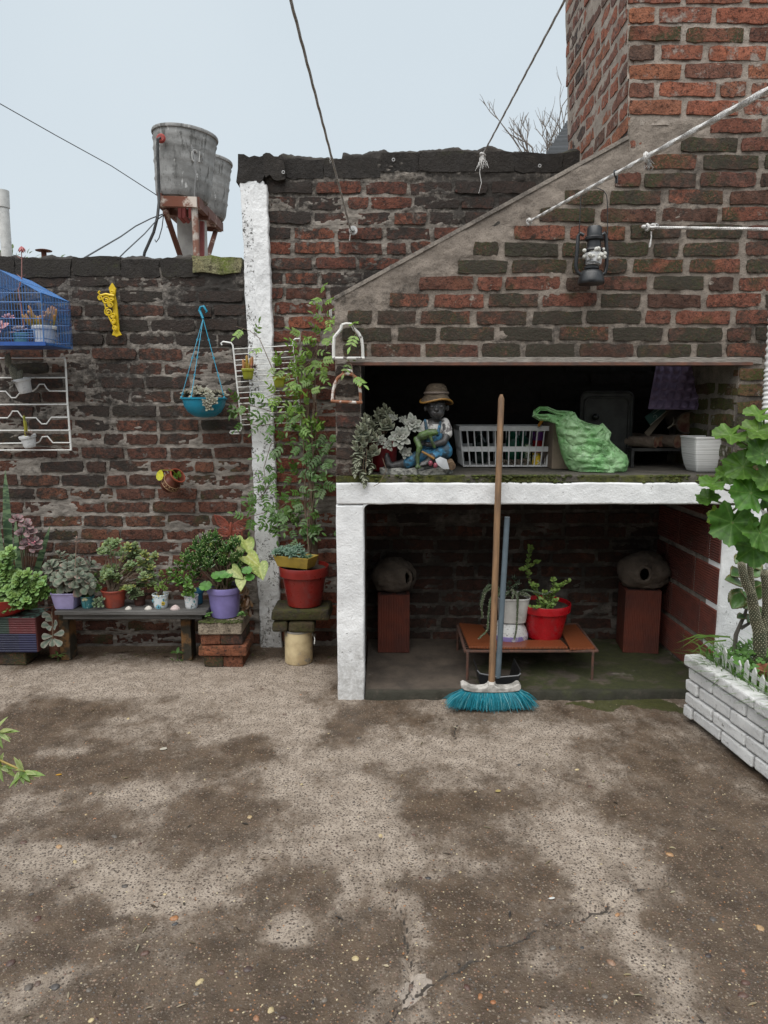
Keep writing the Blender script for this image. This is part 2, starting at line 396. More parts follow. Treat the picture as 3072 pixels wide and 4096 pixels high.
def lay(parent, x0, x1, z, y, S, joint=.02, proud=(0, .006), rot=0., tilt=.012, seq=None, first=None, axis='x', flip=1, ok=None, xoff=0.):
    """one course of bricks from x0 to x1 at height z (centre)"""
    x = x0; k = 0; r = R
    while x < x1-.035:
        L = first if (k == 0 and first) else (r.choices([.225, .205, .16, .10], [6, 4, 1, 1.3])[0])
        if x+L > x1:
            L = max([l for l in (.225, .205, .16, .10, .06) if x+l <= x1+.012] or [.06])
        xc = x+L/2
        if ok is None or ok(xc, z, L):
            me = r.choice(S[L]); yy = y-r.uniform(*proud)
            rt = (r.uniform(-.008, .008), r.uniform(-tilt, tilt), r.uniform(-.01, .01))
            if axis == 'x': inst('brick', me, (xc, yy, z+r.uniform(-.003, .003)), parent, rt)
            else: inst('brick', me, (yy, xc, z+r.uniform(-.003, .003)), parent, (rt[1], 0, -pi/2+rt[2]))
        x += L+joint*r.uniform(.7, 1.3); k += 1
YF, YW = 3.11, 3.84          # grill front, garden wall front
# ================================================================== GROUND
def groundmat():
    m = NT('patio_concrete'); p = m.pos()
    st = m.attr('stain_shade', 'Fac'); ck = m.attr('crack', 'Fac'); ms = m.attr('moss', 'Fac')
    light = m.mix(m.ramp(m.noise(p, 16, 6), .3, .7), (.36, .302, .248), (.235, .19, .15))
    pit = m.vor(p, 105); pn = m.noise(p, 150, 4, .75)
    light = m.mix(m.math('MULTIPLY', m.ramp(pit, .24, .44, 1, 0), m.ramp(m.vor(p, 105, 'F1', 'Color'), .36, .46)), light, (.05, .038, .03))
    light = m.mix(m.ramp(pn, .50, .62), light, (.105, .083, .066))
    dark = m.mix(m.ramp(m.noise(p, 11, 5), .3, .7), (.098, .068, .045), (.05, .034, .022))
    vc = m.vor(p, 115, 'F1', 'Color'); sep = m.node('ShaderNodeSeparateColor'); m.l(vc, sep.inputs[0])
    gr = m.node('ShaderNodeValToRGB'); m.l(sep.outputs[0], gr.inputs[0]); e = gr.color_ramp.elements
    e[0].color = (.035, .025, .02, 1); e[1].color = (.32, .25, .16, 1)
    for q, cc in ((.3, (.12, .08, .06)), (.55, (.17, .105, .07)), (.8, (.2, .165, .125)), (.93, (.09, .075, .07))):
        k = e.new(q); k.color = (*cc, 1)
    peb = m.ramp(m.vor(p, 115), .28, .42, 1, 0)
    dark = m.mix(m.math('MULTIPLY', peb, m.ramp(sep.outputs[1], .35, .5)), dark, gr.outputs[0])
    c = m.mix(st, light, dark)
    c = m.mix(m.math('MULTIPLY', m.ramp(m.noise(p, 320, 2), .66, .74), .7), c, (.5, .44, .36))
    c = m.mix(m.ramp(m.math('ADD', ms, m.math('MULTIPLY', m.math('SUBTRACT', m.noise(p, 45, 5, .75), .5), 1.7)), .40, .85, 0, .9), c, m.mix(m.noise(p, 35), (.020, .021, .009), (.07, .078, .017)))
    c = m.mix(m.ramp(ck, .25, .7, 0, .8), c, (.36, .31, .265))
    c = m.mix(m.ramp(m.attr('gap', 'Fac'), .3, .8), c, (.045, .037, .03))
    h = m.math('ADD', m.math('MULTIPLY', peb, .5), pn)
    n = m.bump(h, .55, .004, m.bump(m.noise(p, 45, 6, .7), .5, .012))
    rg = m.math('SUBTRACT', m.ramp(m.noise(p, 30), .2, .8, .72, .92), m.math('MULTIPLY', st, .34))
    m.b.inputs['Specular IOR Level'].default_value = .35
    return m.done(c, rg, n)
GX = np.linspace(-2.24, 2.0, 606); GY = np.linspace(1.2, 3.92, 390)
X, Y = np.meshgrid(GX, GY)
h = (fbm(X*2.2, Y*2.2, 3, 4)-.5)*.016+(fbm(X*14, Y*14, 8, 3)-.5)*.004
wx = X+(fbm(X*6, Y*6, 21, 4)-.5)*.30; wy = Y+(fbm(X*6, Y*6, 31, 4)-.5)*.30
S0 = np.zeros_like(X)
# (x, y in the photograph, half width across, half depth in px, weight: + damp brown, - bleached cement)
for bx, by, rx, ry, wt in [(90,1560,110,40,1.3),(60,1655,210,45,1.0),(260,1640,140,55,.7),(535,1610,90,45,.9),(590,1730,110,60,.8),(790,1565,110,28,.9),
    (970,1750,110,60,1.1),(1080,1700,90,50,.5),(950,1950,110,70,1.0),(1080,2010,170,70,.9),(690,1900,80,40,.9),(480,2060,120,90,.9),(200,2000,140,70,.9),
    (150,1790,160,40,.6),(790,2080,80,90,.8),(1480,1700,160,110,.7),(1560,1950,150,160,.9),(1180,2150,200,60,.9),(640,2160,160,60,.8),(420,1740,110,60,.6),(250,2190,160,50,.5),
    (1350,1640,150,40,.35),(820,1680,45,22,.8),(60,1930,60,40,.4),(1150,1890,60,40,.5),(520,1930,70,40,.5),(30,2090,90,40,.5),(1300,2120,90,60,.6),
    (640,1560,60,130,-1.0),(760,1740,70,110,-1.0),(830,1860,60,120,-.9),(640,2035,75,50,-1.5),(110,1860,190,38,-1.0),(130,1625,60,18,-1.2),(320,1700,90,30,-.9),
    (400,1930,110,60,-.9),(300,1460,330,45,-1.1),(1240,1800,90,80,-1.0),(1330,1950,90,60,-.9),(1010,1620,160,45,-.7),(1200,1590,150,30,-.6),(60,2140,130,50,-.7),
    (240,2020,70,25,-.9),(1420,2080,60,120,-.8),(880,2050,30,110,-.8),(560,1480,80,70,-.7),(660,1690,80,60,-.6),(250,1900,80,30,-.6),(930,1860,60,30,-.5),(700,2150,60,40,-.3),(1050,1880,80,20,-.5)]:
    g = DG(bx, by); gx = (DG(bx+rx, by)-g).x; gy = abs(DG(bx, max(by-ry, 1390)).y-DG(bx, by+ry).y)/2
    S0 += wt*np.exp(-(((wx-g.x)/gx)**2+((wy-g.y)/gy)**2))
stain_shade = S0+(fbm(X*5, Y*5, 44, 5, .6)-.5)*1.9+.02+(fbm(X*22, Y*14, 52, 4, .7)-.5)*.9+(vnoise(X*90, Y*60, 58)-.5)*.4
stain_shade = stain_shade+1.9*np.exp(-((wy-3.88)/.20)**2)  # damp wall-foot band, with contact shade under the bench painted in
stain_shade = 1/(1+np.exp(-(stain_shade+.05)*4.6))
def polydist(pts, seed, wob=.02):
    P = []; rr = random.Random(seed)
    for (a, b) in zip(pts[:-1], pts[1:]):
        a = DG(*a); b = DG(*b); n = max(2, int((b-a).length/.02))
        for k in range(n): t = k/n; q = a.lerp(b, t); P.append((q.x+rr.uniform(-wob, wob)*.5, q.y+rr.uniform(-wob, wob)*.5))
    P.append(tuple(DG(*pts[-1]))[:2])
    d = np.full(X.shape, 9.)
    for (a, b) in zip(P[:-1], P[1:]):
        ax, ay = a; bx, by = b; sel = (X > min(ax, bx)-.07) & (X < max(ax, bx)+.07) & (Y > min(ay, by)-.07) & (Y < max(ay, by)+.07)
        if not sel.any(): continue
        xs, ys = X[sel], Y[sel]; L2 = (bx-ax)**2+(by-ay)**2+1e-12
        t = np.clip(((xs-ax)*(bx-ax)+(ys-ay)*(by-ay))/L2, 0, 1)
        d[sel] = np.minimum(d[sel], np.hypot(xs-ax-t*(bx-ax), ys-ay-t*(by-ay)))
    return d
d1 = polydist([(815,1620),(822,1700),(826,1850),(848,1925),(878,2000),(884,2090),(893,2140),(860,2180),(815,2230)], 5)
d2 = polydist([(893,2150),(960,2110),(1050,2058),(1150,2012),(1240,1985),(1320,1955),(1400,1915),(1440,1900)], 6)
d3 = polydist([(994,1552),(985,1580),(975,1622)], 7)
wv = .55+fbm(X*12, Y*12, 77, 3)
crack = np.clip(1-d1/(.045*wv), 0, 1)*.85+np.clip(1-d2/(.05*wv), 0, 1)*1.0
far_fade = np.clip((2.35-Y)/.4, 0, 1)
gap = np.clip(1.3-d2/(.0115*wv), 0, 1)+np.clip(1.3-d1/(.0085*wv), 0, 1)*far_fade+np.clip(1.4-d3/(.008), 0, 1)
gap = np.clip(gap*np.clip((fbm(X*9, Y*9, 88, 3)-.28)*5, .15, 1), 0, 1)
h = h-gap*.011+crack*.003*np.clip(1-gap*2, 0, 1)
moss = np.exp(-(((wx-1.0)/.50)**2+((wy-3.05)/.085)**2))*1.25+np.exp(-(((wx-1.35)/.25)**2+((wy-2.95)/.2)**2))*.5+np.exp(-((wx+.18)/.16)**2-((wy-3.12)/.05)**2)*.25+.42*np.exp(-((Y-3.85)/.10)**2)*np.clip(fbm(X*8, Y*8, 97, 3)*2-.3, .2, 1)  # last term: dark wall-foot algae, contact shade painted in with it
cell = 2.0
Pg = np.stack([X, Y, h], -1)
# a coarse skirt carries the same sheet out to the horizon
PX = np.concatenate([[-900, -60, -8], GX, [8, 60, 900]]); PY = np.concatenate([[-900, -40, -2], GY, [8, 60, 900]])
XX, YY = np.meshgrid(PX, PY); ZZ = np.full(XX.shape, -.004); ZZ[3:-3, 3:-3] = h
def padd(A, v=.4):
    B = np.full(XX.shape, v); B[3:-3, 3:-3] = A; return B
ground = gridmesh('patio_ground', np.stack([XX, YY, ZZ], -1), None, groundmat(), None,
                  dict(stain_shade=padd(stain_shade), crack=padd(crack, 0), gap=padd(gap, 0), moss=padd(moss, 0)))
tag(ground, kind='structure')
def gz(x, y):
    i = int(round((x-GX[0])/(GX[1]-GX[0]))); j = int(round((y-GY[0])/(GY[1]-GY[0])))
    return float(h[j, i]) if 0 <= i < len(GX) and 0 <= j < len(GY) else -.004
# raised hearth floor inside the grill
hm = NT('hearth_concrete'); p = hm.pos()
c = hm.mix(hm.ramp(hm.noise(p, 8, 6), .3, .7), (.10, .078, .06), (.048, .038, .03))
c = hm.mix(hm.ramp(hm.noise(p, 3.2, 4), .60, .70), c, (.30, .27, .235))
sp = hm.node('ShaderNodeSeparateXYZ'); hm.l(p, sp.inputs[0])
mz = hm.math('ADD', hm.noise(p, 6, 6, .65), hm.ramp(sp.outputs[0], .2, .75, -.12, .16))
c = hm.mix(hm.ramp(mz, .52, .66), c, hm.mix(hm.noise(p, 40), (.012, .012, .008), (.055, .062, .014)))
c = hm.mix(hm.math('MULTIPLY', hm.ramp(sp.outputs[1], YF+.035, YF+.0), hm.ramp(hm.noise(p, 12, 4), .3, .5, .4, .95)), c, (.022, .021, .013))
HEARTH = hm.done(c, .85, hm.bump(hm.noise(p, 70, 7, .7), .6, .01))
nx, nz = 220, 100
XX, YY = np.meshgrid(np.linspace(-.085, 1.50, nx), np.linspace(YF, 3.86, nz))
edge = np.clip((YY-YF)/.012, 0, 1)
XZ = -.01+(.05+(fbm(XX*9, YY*9, 61, 4)-.5)*.012)*edge**.5
YY2 = YY+(fbm(XX*14, XX*0+3, 62, 3)-.5)*.03*(1-np.clip((YY-YF)/.1, 0, 1))-.01
tag(gridmesh('hearth_floor', np.stack([XX, YY2, XZ], -1), None, HEARTH, None), kind='structure')
def parge(name, x0, x1, top, parent, seed):
    """rough blackened mortar run along a wall top"""
    n = int((x1-x0)/.008); xs = np.linspace(x0, x1, n); t = np.linspace(0, 1, 9); XX, TT = np.meshgrid(xs, t)
    yy = YW-.009+.21*TT**1.5+.03*np.clip(1-TT/.1, 0, 1); hh = top(XX)+(fbm(XX*4, XX*0, seed, 5, .6)-.5)*.085+.008+(fbm(XX*30, TT*4, seed+3, 3)-.5)*.022
    prof = np.sin(np.clip(TT*1.15-.075, 0, 1)*pi)**.45; Z = hh-.05+.05*prof
    Z[0] -= .03+.06*fbm(XX[0]*9, XX[0]*0+4, seed+8, 3); yy = yy+(fbm(XX*20, TT*6, seed+6, 3)-.5)*.012
    return gridmesh(name, np.stack([XX, yy, Z], -1), None, M_PARGE, parent)
M_PARGE = mortarmat('black_parge', (.07, .062, .055), (.035, .031, .028), s_lo=.42, s_hi=.6, moss=(.07, .075, .02), m_lo=.58, m_hi=.7)
# ================================================================== LOW GARDEN WALL
lw = thing('garden_wall', 'low sooty brick wall behind the plant bench on the left', 'wall', (-1.65, YW, 0))
lt = lambda x: np.full_like(x, 2.0)
obj('core', MB().box((-1.70, YW+.11, .99), (2.0, .17, 1.98)), M_LEFT, lw, False)
frontsheet('mortar', -2.62, -.66, -.02, 2.02, YW, M_LEFT, lw, amp=.0125, seed=3, rec=.0055, sx=7, sz=26)
SL = brickset(B_LEFT, .054, 'left', .004)
z = .04; k = 0
while z < 1.98:
    lay(lw, -2.45-R.uniform(0, .2), -.70, z, YW, SL, .018, proud=(-.004, .010), tilt=.02); z += .0735
SC = {L: [brick_mesh('coping', L, .092, B_CAP, s, dep=.17, jag=.006, nx=6) for s in range(3)] for L in (.20, .25, .29)}
SY = [brick_mesh('coping_lichen', .25, .085, B_YEL, 9, dep=.17, jag=.008, nx=6)]
x = -2.6
while x < -.97:
    L = R.choice([.20, .25, .29]); L = L if x+L < -.97 else .20
    inst('coping_block', R.choice(SC[L]), (x+L/2, YW-.003-R.uniform(0, .006), 2.018+R.uniform(-.005, .007)), lw, (0, R.uniform(-.015, .015), 0)); x += L+.002
o = inst('coping_block', SY[0], (-.855, YW-.02, 2.03), lw, (0, .01, 0)); o['label'] = 'lichen-yellow coping block next to the white column'
obj('coping_bed', MB().box((-1.68, YW+.09, 2.02), (1.9, .165, .075)), M_LEFT, lw, False)
# ================================================================== WHITE COLUMN
cw = thing('wall_column', 'rough white-limewashed concrete column between the low and the tall wall', 'column', (-.63, YW, 0))
def colsheet(name, f0, f1, z0, z1, y, m_, seed, rag=.0045, res=.006):
    nz = int((z1-z0)/res); nx = 26; P = np.zeros((nz+1, nx+5, 3)); rs = np.random.RandomState(seed)
    for j in range(nz+1):
        z = z0+(z1-z0)*j/nz; e0 = f0(z)+(fbm(np.array([z*16.]), np.array([seed*3.]), seed)[0]-.5)*rag*3; e1 = f1(z)+(fbm(np.array([z*16.]), np.array([seed*7.+2]), seed+5)[0]-.5)*rag*3
        for i in range(nx+5):
            if i < 2: x = e0; yy = y+(.05 if i == 0 else .008)
            elif i > nx+2: x = e1; yy = y+(.05 if i == nx+4 else .008)
            else: t = (i-2)/nx; x = e0+.004+(e1-e0-.008)*t; yy = y
            P[j, i] = (x, yy, z)
    P[:, 1:-1, 1] += (fbm(P[:, 1:-1, 0]*30, P[:, 1:-1, 2]*30, seed, 4, .6)-.5)*.007
    return gridmesh(name, P, None, m_, cw)
lean = lambda z: -.038*z/2.4
colsheet('shaft', lambda z: -.682+lean(z), lambda z: -.560+lean(z)+.0, -.02, 2.43, YW-.03, WHITE_ROUGH, 4)
colsheet('pilaster', lambda z: -.628+lean(z), lambda z: -.548+lean(z), 1.33, 2.41, YW-.042, WHITE, 9, .004)
obj('shaft_core', MB().box((-.635, YW+.07, 1.2), (.10, .16, 2.42)), M_TALL, cw, False)
for cx, cz, L, H_ in ((-.66, 2.485, .13, .13), (-.56, 2.50, .10, .11)):
    inst('cap_block', brick_mesh('cap_block', L, H_, B_CAP, int(cx*-100), dep=.2, jag=.015, nx=6), (cx, YW-.035, cz), cw, (0, R.uniform(-.05, .05), 0))
# ================================================================== TALL WALL
tw = thing('tall_brick_wall', 'tall dark brick wall with blackened top behind the grill', 'wall', (.5, YW, 0))
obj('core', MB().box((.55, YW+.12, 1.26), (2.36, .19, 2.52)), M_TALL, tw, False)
slope = lambda x: 1.768+(x+.207)*(2.402-1.768)/1.199
hid = lambda x, z: (x > -.12) & (z < slope(x)-.10) & (z > 1.60)
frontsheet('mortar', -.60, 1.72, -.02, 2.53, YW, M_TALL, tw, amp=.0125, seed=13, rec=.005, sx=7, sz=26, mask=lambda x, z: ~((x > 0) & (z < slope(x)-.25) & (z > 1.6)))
ST = brickset(B_TALL, .054, 'tall', .004)
z = .055
def seen_tall(xc, z, L):
    if xc+L/2 < -.15: return True
    if z < .84: return xc < 1.55
    if z < 1.02: return False
    if z < 1.62: return xc < 1.55
    # what the hood front hides from the yard
    t = YF/YW; px, pz = xc*t, CAM_H+(z+.05-CAM_H)*t
    return pz > slope(px-L/2)-.06 and xc < 1.05
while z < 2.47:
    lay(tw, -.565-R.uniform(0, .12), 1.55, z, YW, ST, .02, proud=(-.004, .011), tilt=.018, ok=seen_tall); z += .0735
x = -.50
while x < 1.0:
    L = R.choice([.20, .25, .29]); zt = 2.498 if x < -.22 else 2.528
    inst('coping_block', R.choice(SC[L]), (x+L/2, YW-.003-R.uniform(0, .006), zt+R.uniform(-.003, .004)), tw, (0, R.uniform(-.012, .012), 0)); x += L-.006
obj('coping_bed', MB().box((.35, YW+.10, 2.515), (1.9, .17, .06)), B_CAP, tw, False)
parge('parge', -.53, 1.02, lambda x: np.where(x < -.21, 2.556, 2.590), tw, 5)
parge('parge', -2.6, -.985, lambda x: np.full_like(x, 2.072), lw, 9)
# ================================================================== GRILL (barbecue)
gr = thing('brick_barbecue', 'built-in brick barbecue with white slab front, wide hood and chimney', 'barbecue', (.7, YF, 0))
edge_x = lambda z: .992-.058*(z-2.402)
BXR = 1.86
# --- hood
hood = frontsheet('hood', -.207, BXR, 1.49, 2.46, YF, M_HOOD, gr, amp=.0075, seed=23, rec=.003, zmax=lambda x: np.where(x < .992, slope(x), 2.46), sx=10, sz=18)
hc = MB()
def pan(mb, pts, y0, y1):
    n = len(pts); mb.add([(x, y0, z) for x, z in pts]+[(x, y1, z) for x, z in pts], [tuple(range(n)), tuple(range(2*n-1, n-1, -1))]+[((k+1) % n, k, n+k, n+(k+1) % n) for k in range(n)])
sl = lambda x: float(slope(x))
pan(hc, [(-.203,1.492),(BXR,1.492),(BXR,2.46),(.99,2.46),(.99,2.396),(-.203,1.764)], YF+.014, YF+.12)
pan(hc, [(-.203,1.016),(-.10,1.016),(-.10,1.75),(-.203,1.762)], YF+.12, YW-.004)
obj('hood_core', hc, M_SOOT, gr, False)
obj('hood_slope', MB().hexa([(-.206,YF+.008,1.70),(.985,YF+.008,2.33),(.985,YW-.004,2.33),(-.206,YW-.004,1.70)], [(-.206,YF+.008,1.7675),(.985,YF+.008,2.397),(.985,YW-.004,2.397),(-.206,YW-.004,1.7675)]), M_CEM, gr, False)
obj('cement_edge', MB().hexa([(-.2085,YF-.003,1.752),(.9935,YF-.003,2.3875),(.9935,YF+.03,2.3875),(-.2085,YF+.03,1.752)], [(-.2085,YF-.001,1.7695),(.9935,YF-.001,2.4045),(.9935,YF+.03,2.4045),(-.2085,YF+.03,1.7695)]), M_CEM, hood, False)
# cement render along the slope, stepped down to the brick courses
SH = brickset(B_HOOD, .0525, 'hood', .0032)
z = 1.548; row = 0; steps = []
while z < 2.46:
    if z+.035 < 1.70: xs = -.195
    else: xs = (z+.035-1.768)/(2.402-1.768)*1.199-.207+.10+R.uniform(0, .10)
    steps.append((z, xs))
    if row % 2: lay(hood, xs+R.uniform(0, .03), BXR-.02, z, YF, SH, .024, proud=(.004, .0085), first=R.choice([.16, .205]), tilt=.010)
    else: lay(hood, xs+R.uniform(0, .03), BXR-.02, z, YF, SH, .024, proud=(.004, .0085), first=R.choice([.225, .10]), tilt=.010)
    z += .0683; row += 1
# flaking white bed over the angle-iron lintel
obj('lintel_bed', MB().box((.70, YF+.01, 1.507), (1.80, .025, .028)), mat('flaking_bed', (.50, .46, .41), .9, c2=(.14, .115, .095), sc=35, lo=.42, hi=.6, bump=.8, bs=70, space='Generated'), hood, False)
obj('lintel', MB().box((.70, YF+.02, 1.4895), (1.72, .045, .007)).box((.70, YF-.006, 1.493), (1.72, .004, .012)), mat('rusty_iron', (.09, .055, .045), .8, c2=(.16, .07, .045), sc=20, bump=.3), hood, False)
# --- pillars of the upper opening
pl = frontsheet('pillar', -.207, -.098, 1.0, 1.49, YF, M_HOOD, gr, amp=.005, seed=29, rec=.004)
obj('pillar_core', MB().box((-.1525, YF+.07, 1.25), (.106, .10, .48)), M_SOOT, pl, False)
B_PIL = brickmat('pillar_brick', [(.05,.038,.03), (.08,.045,.032), (.3,.09,.055), (.06,.042,.034)], s_lo=.36, s_hi=.6, smear=(.2,.18,.155), sm_lo=.55, sm_hi=.7)
SP = brickset(B_PIL, .049, 'pillar', .005)
for k in range(7): lay(pl, -.203, -.10, 1.045+k*.0683, YF, SP, proud=(.003, .007), first=.10)
pr = frontsheet('pillar', 1.507, BXR, .98, 1.49, YF, M_HOOD, gr, amp=.006, seed=31, rec=.004)
obj('pillar_core', MB().box((1.685, YF+.374, 1.255), (.35, .72, .55)), M_CEM, pr, False)
B_PIR = brickmat('mossy_pillar_brick', [(.07,.05,.035), (.2,.085,.055), (.05,.045,.03), (.12,.07,.05)], s_lo=.5, s_hi=.75, moss=(.06,.07,.018), m_lo=.4, m_hi=.6, smear=(.42,.4,.37), sm_lo=.56, sm_hi=.68)
SR = brickset(B_PIR, .049, 'rpillar', .005)
for k in range(7): lay(pr, 1.512, BXR, 1.04+k*.0683, YF, SR, proud=(.003, .007), first=[.205, .10][k % 2])
for k in range(6):   # side seen inside the opening
    lay(pr, YF+.03, YW-.06, 1.05+k*.0683, 1.509, SR, .03, proud=(.003, .007), axis='y')
# --- slab, beam, posts (white limewash)
def rough_box(name, x0, x1, z0, z1, y0, y1, m_, parent, seed, res=.008, amp=.004):
    """front and top/bottom/side skin of a rendered member, slightly wavy"""
    nx = max(2, int((x1-x0)/res)); nz = max(2, int((z1-z0)/res)); P = np.zeros((nz+5, nx+5, 3))
    zs = [z0, z0]+list(np.linspace(z0, z1, nz+1))+[z1, z1]; xs = [x0, x0]+list(np.linspace(x0, x1, nx+1))+[x1, x1]
    xx, zz = np.meshgrid(xs, zs); yy = np.full(xx.shape, y0); yy[0] = yy[-1] = y1; yy[:, 0] = yy[:, -1] = y1
    rr = .007; yy[1] = yy[-2] = y0+rr; yy[1:-1, 1] = yy[1:-1, -2] = y0+rr
    xx[:, 2] += rr*.6; xx[:, -3] -= rr*.6; zz[2] += rr*.6; zz[-3] -= rr*.6
    n = (fbm(xx*14, zz*14, seed, 5, .6)-.5)*2*amp; yy[2:-2, 2:-2] += n[2:-2, 2:-2]
    zz[1:-1] += ((fbm(xx*9, zz*3, seed+3, 3)-.5)*.007)[1:-1]; xx[:, 1:-1] += ((fbm(xx*3, zz*9, seed+6, 3)-.5)*.008)[:, 1:-1]
    return gridmesh(name, np.stack([xx, yy, zz], -1), None, m_, parent)
rough_box('beam', -.207, 1.86, .892, .987, YF-.008, YF+.10, WHITE, gr, 41)
rough_box('post', -.209, -.088, -.02, .888, YF-.005, YF+.12, WHITE, gr, 42)
rough_box('post', 1.487, 1.86, -.02, .888, YF-.005, YF+.12, WHITE, gr, 43)
mb = MB()
for k in range(7):      # small rounded haunch where post and beam meet
    a = pi/2*k/6
pan(mb, [(-.090,.894)]+[(-.090+.03-.03*sin(pi/2*k/6), .893-.03+.03*cos(pi/2*k/6)) for k in range(7)], YF-.003, YF+.10)
obj('haunch', mb, WHITE, gr, False)
slabm = NT('mossy_slab'); p = slabm.pos()
c = slabm.mix(slabm.ramp(slabm.noise(p, 10, 6), .3, .7), (.12, .105, .085), (.055, .05, .042))
fr = slabm.node('ShaderNodeSeparateXYZ'); slabm.l(p, fr.inputs[0])
mk = slabm.math('MULTIPLY', slabm.ramp(fr.outputs[1], YF+.03, YF+.004), slabm.ramp(slabm.noise(p, 7, 5, .65), .36, .5))
c = slabm.mix(mk, c, slabm.mix(slabm.ramp(slabm.noise(p, 30), .3, .7), (.028, .03, .008), (.10, .105, .016)))
SLAB = slabm.done(c, .85, slabm.bump(slabm.noise(p, 90, 7, .75), .9, .012))
sl_o = rough_box('slab', -.207, 1.86, .985, 1.018, YF-.002, YF+.05, SLAB, gr, 51, res=.005, amp=.006)
nx, nz = 180, 60
XX, YY = np.meshgrid(np.linspace(-.205, 1.86, nx), np.linspace(YF+.006, YW+.01, nz))
gridmesh('slab_top', np.stack([XX, YY, 1.0175+(fbm(XX*8, YY*8, 66, 4)-.5)*.005], -1), None, SLAB, sl_o)
obj('slab_underside', MB().box((.75, (YF+YW)/2+.06, .96), (1.9, YW-YF-.10, .10)), M_SOOT, sl_o, False)
rs_ = random.Random(5); mm = MB()
for k in range(900):       # tufts of moss on the lip
    x = rs_.uniform(-.1, 1.45); g = float(fbm(np.array([x*7.]), np.array([2.]), 91)[0])
    if g < .46 and rs_.random() > .1: continue
    r_ = rs_.uniform(.0025, .0075); mm.ell((x, YF-.004+rs_.uniform(-.003, .012), rs_.choice([rs_.uniform(.986, 1.016), 1.017])), (r_*1.3, r_, r_*.8), 6, 4, jit=.25, col=(rs_.uniform(.5, 1.3),)*3)
tag(obj('lip_moss', mm, mat('moss', (.065, .08, .014), .95, tint=True, bump=.6, bs=300), sl_o), kind='stuff')
# --- left inner wall below, right inner wall of ribbed hollow bricks
obj('side_wall', MB().box((-.150, YF+.42, .44), (.112, .60, .88)), M_HOOD, gr, False)
B_IN = brickset(brickmat('inner_brick', [(.11,.05,.035), (.2,.075,.05), (.14,.06,.045)], s_lo=.6, s_hi=.85, smear=(.25,.22,.19), sm_lo=.58, sm_hi=.7), .052, 'inner')
sw = obj('side_wall', MB().box((1.675, YF+.42, .44), (.37, .60, .90)), M_CEM, gr, False)
HOL = mat('ribbed_red_tile', (.15, .04, .026), .75, c2=(.10, .034, .026), sc=9, bump=.25, rnd=.25, dirt=(.2, .17, .14), dlo=.6, dhi=.75)
def ribbed(name, L, H, rib=.0115, dep=.03):
    n = int(H/rib); vs = []; fs = []
    for j in range(n*2+1):
        z = -H/2+H*j/(n*2); y = 0 if j % 2 else .005
        vs += [(-L/2, y, z), (L/2, y, z), (L/2, dep, z), (-L/2, dep, z)]
    for j in range(n*2):
        a = j*4; b = a+4; fs += [(a, a+1, b+1, b), (a+1, a+2, b+2, b+1), (a+3, a, b, b+3)]
    fs += [(3, 2, 1, 0), (n*8, n*8+1, n*8+2, n*8+3)]
    me = bpy.data.meshes.new(name); me.from_pydata(vs, [], fs); me.materials.append(HOL); me.update(); return me
rbig = ribbed('hollow_brick', .315, .165); rsm = ribbed('hollow_brick_half', .24, .165)
for r_ in range(5):
    zc = .14+r_*.19; y_ = YF+.006; k = 0
    while y_ < YW-.04:
        L = [.315, .16, .24, .10, .2][r_] if k == 0 else .315
        L = min(L, YW-y_); o = inst('hollow_brick', rbig, (1.4775+R.uniform(0, .003), y_+L/2, zc), sw, (0, 0, -pi/2)); o.scale = (L/.315, 1, 1); y_ += L+.02; k += 1
# --- outer left flank of the grill
fl = obj('flank', MB().box((-.2035, (YF+YW)/2+.06, .44), (.008, YW-YF-.13, .88)).box((-.2045, (YF+YW)/2+.005, 1.36), (.006, YW-YF-.02, .70)), M_HOOD, gr, False)
for k in range(25):
    z = .045+k*.0683
    if .85 < z < 1.02 or z > 1.70: continue
    lay(fl, YF+(.125 if z < .9 else .012), YW-.01, z, -.2055, SP, .022, proud=(.001, .005), first=[.10, .205][k % 2], axis='y')
# --- chimney
ch = frontsheet('chimney', .90, BXR, 2.44, 3.45, YF, M_CHIM, gr, amp=.0075, seed=37, rec=.003, mask=lambda x, z: x > edge_x(z)-.001, sx=10, sz=18)
SCH = brickset(B_CHIM, .053, 'chimney', .0032); SMX = SH
z = 2.505; row = 0
while z < 3.2:
    lay(ch, edge_x(z)+.004, BXR-.02, z, YF, SCH if R.random() < .8 else SH,   .024, proud=(.004, .008), first=[.215-.01, .10][row % 2], tilt=.01); z += .0683; row += 1
nx, nz = 120, 150
YY, ZZ = np.meshgrid(np.linspace(YF+.002, 4.06, nx), np.linspace(2.34, 3.5, nz))
XE = .992-.058*(ZZ-2.402)-.0+(fbm(YY*10, ZZ*18, 71, 4)-.5)*.008
side = gridmesh('chimney_side', np.stack([XE, YY, ZZ], -1)[:, ::-1], None, M_CHIM, gr)
z = 2.38; row = 0
while z < 3.35:
    lay(side, YF+.006, 4.05, z, edge_x(z)+.001, SCH, .022, proud=(.003, .007), first=[.10, .205][row % 2], axis='y'); z += .0683; row += 1
cc = MB().hexa([(1.012,YF+.02,2.40),(BXR,YF+.02,2.40),(BXR,4.05,2.40),(1.012,4.05,2.40)], [(.955,YF+.02,3.48),(BXR,YF+.02,3.48),(BXR,4.05,3.48),(.955,4.05,3.48)])
obj('chimney_core', cc, M_CHIM, ch, False)
obj('flue_back', MB().box((1.3, YW+.3, 2.2), (1.1, .04, .9)), M_SOOT, ch, False)
# ================================================================== unseen wall added to block low sky (the lines are tied to it)
hs = thing('sky_blocker', 'unseen wall added behind the viewer to block low sky', 'sky_blocker', (0, -2.6, 0))
obj('wall', MB().box((0, -2.75, 1.65), (9, .3, 3.3)), mat('blocker_render', (.42, .40, .37), .85, bump=.3), hs, False)
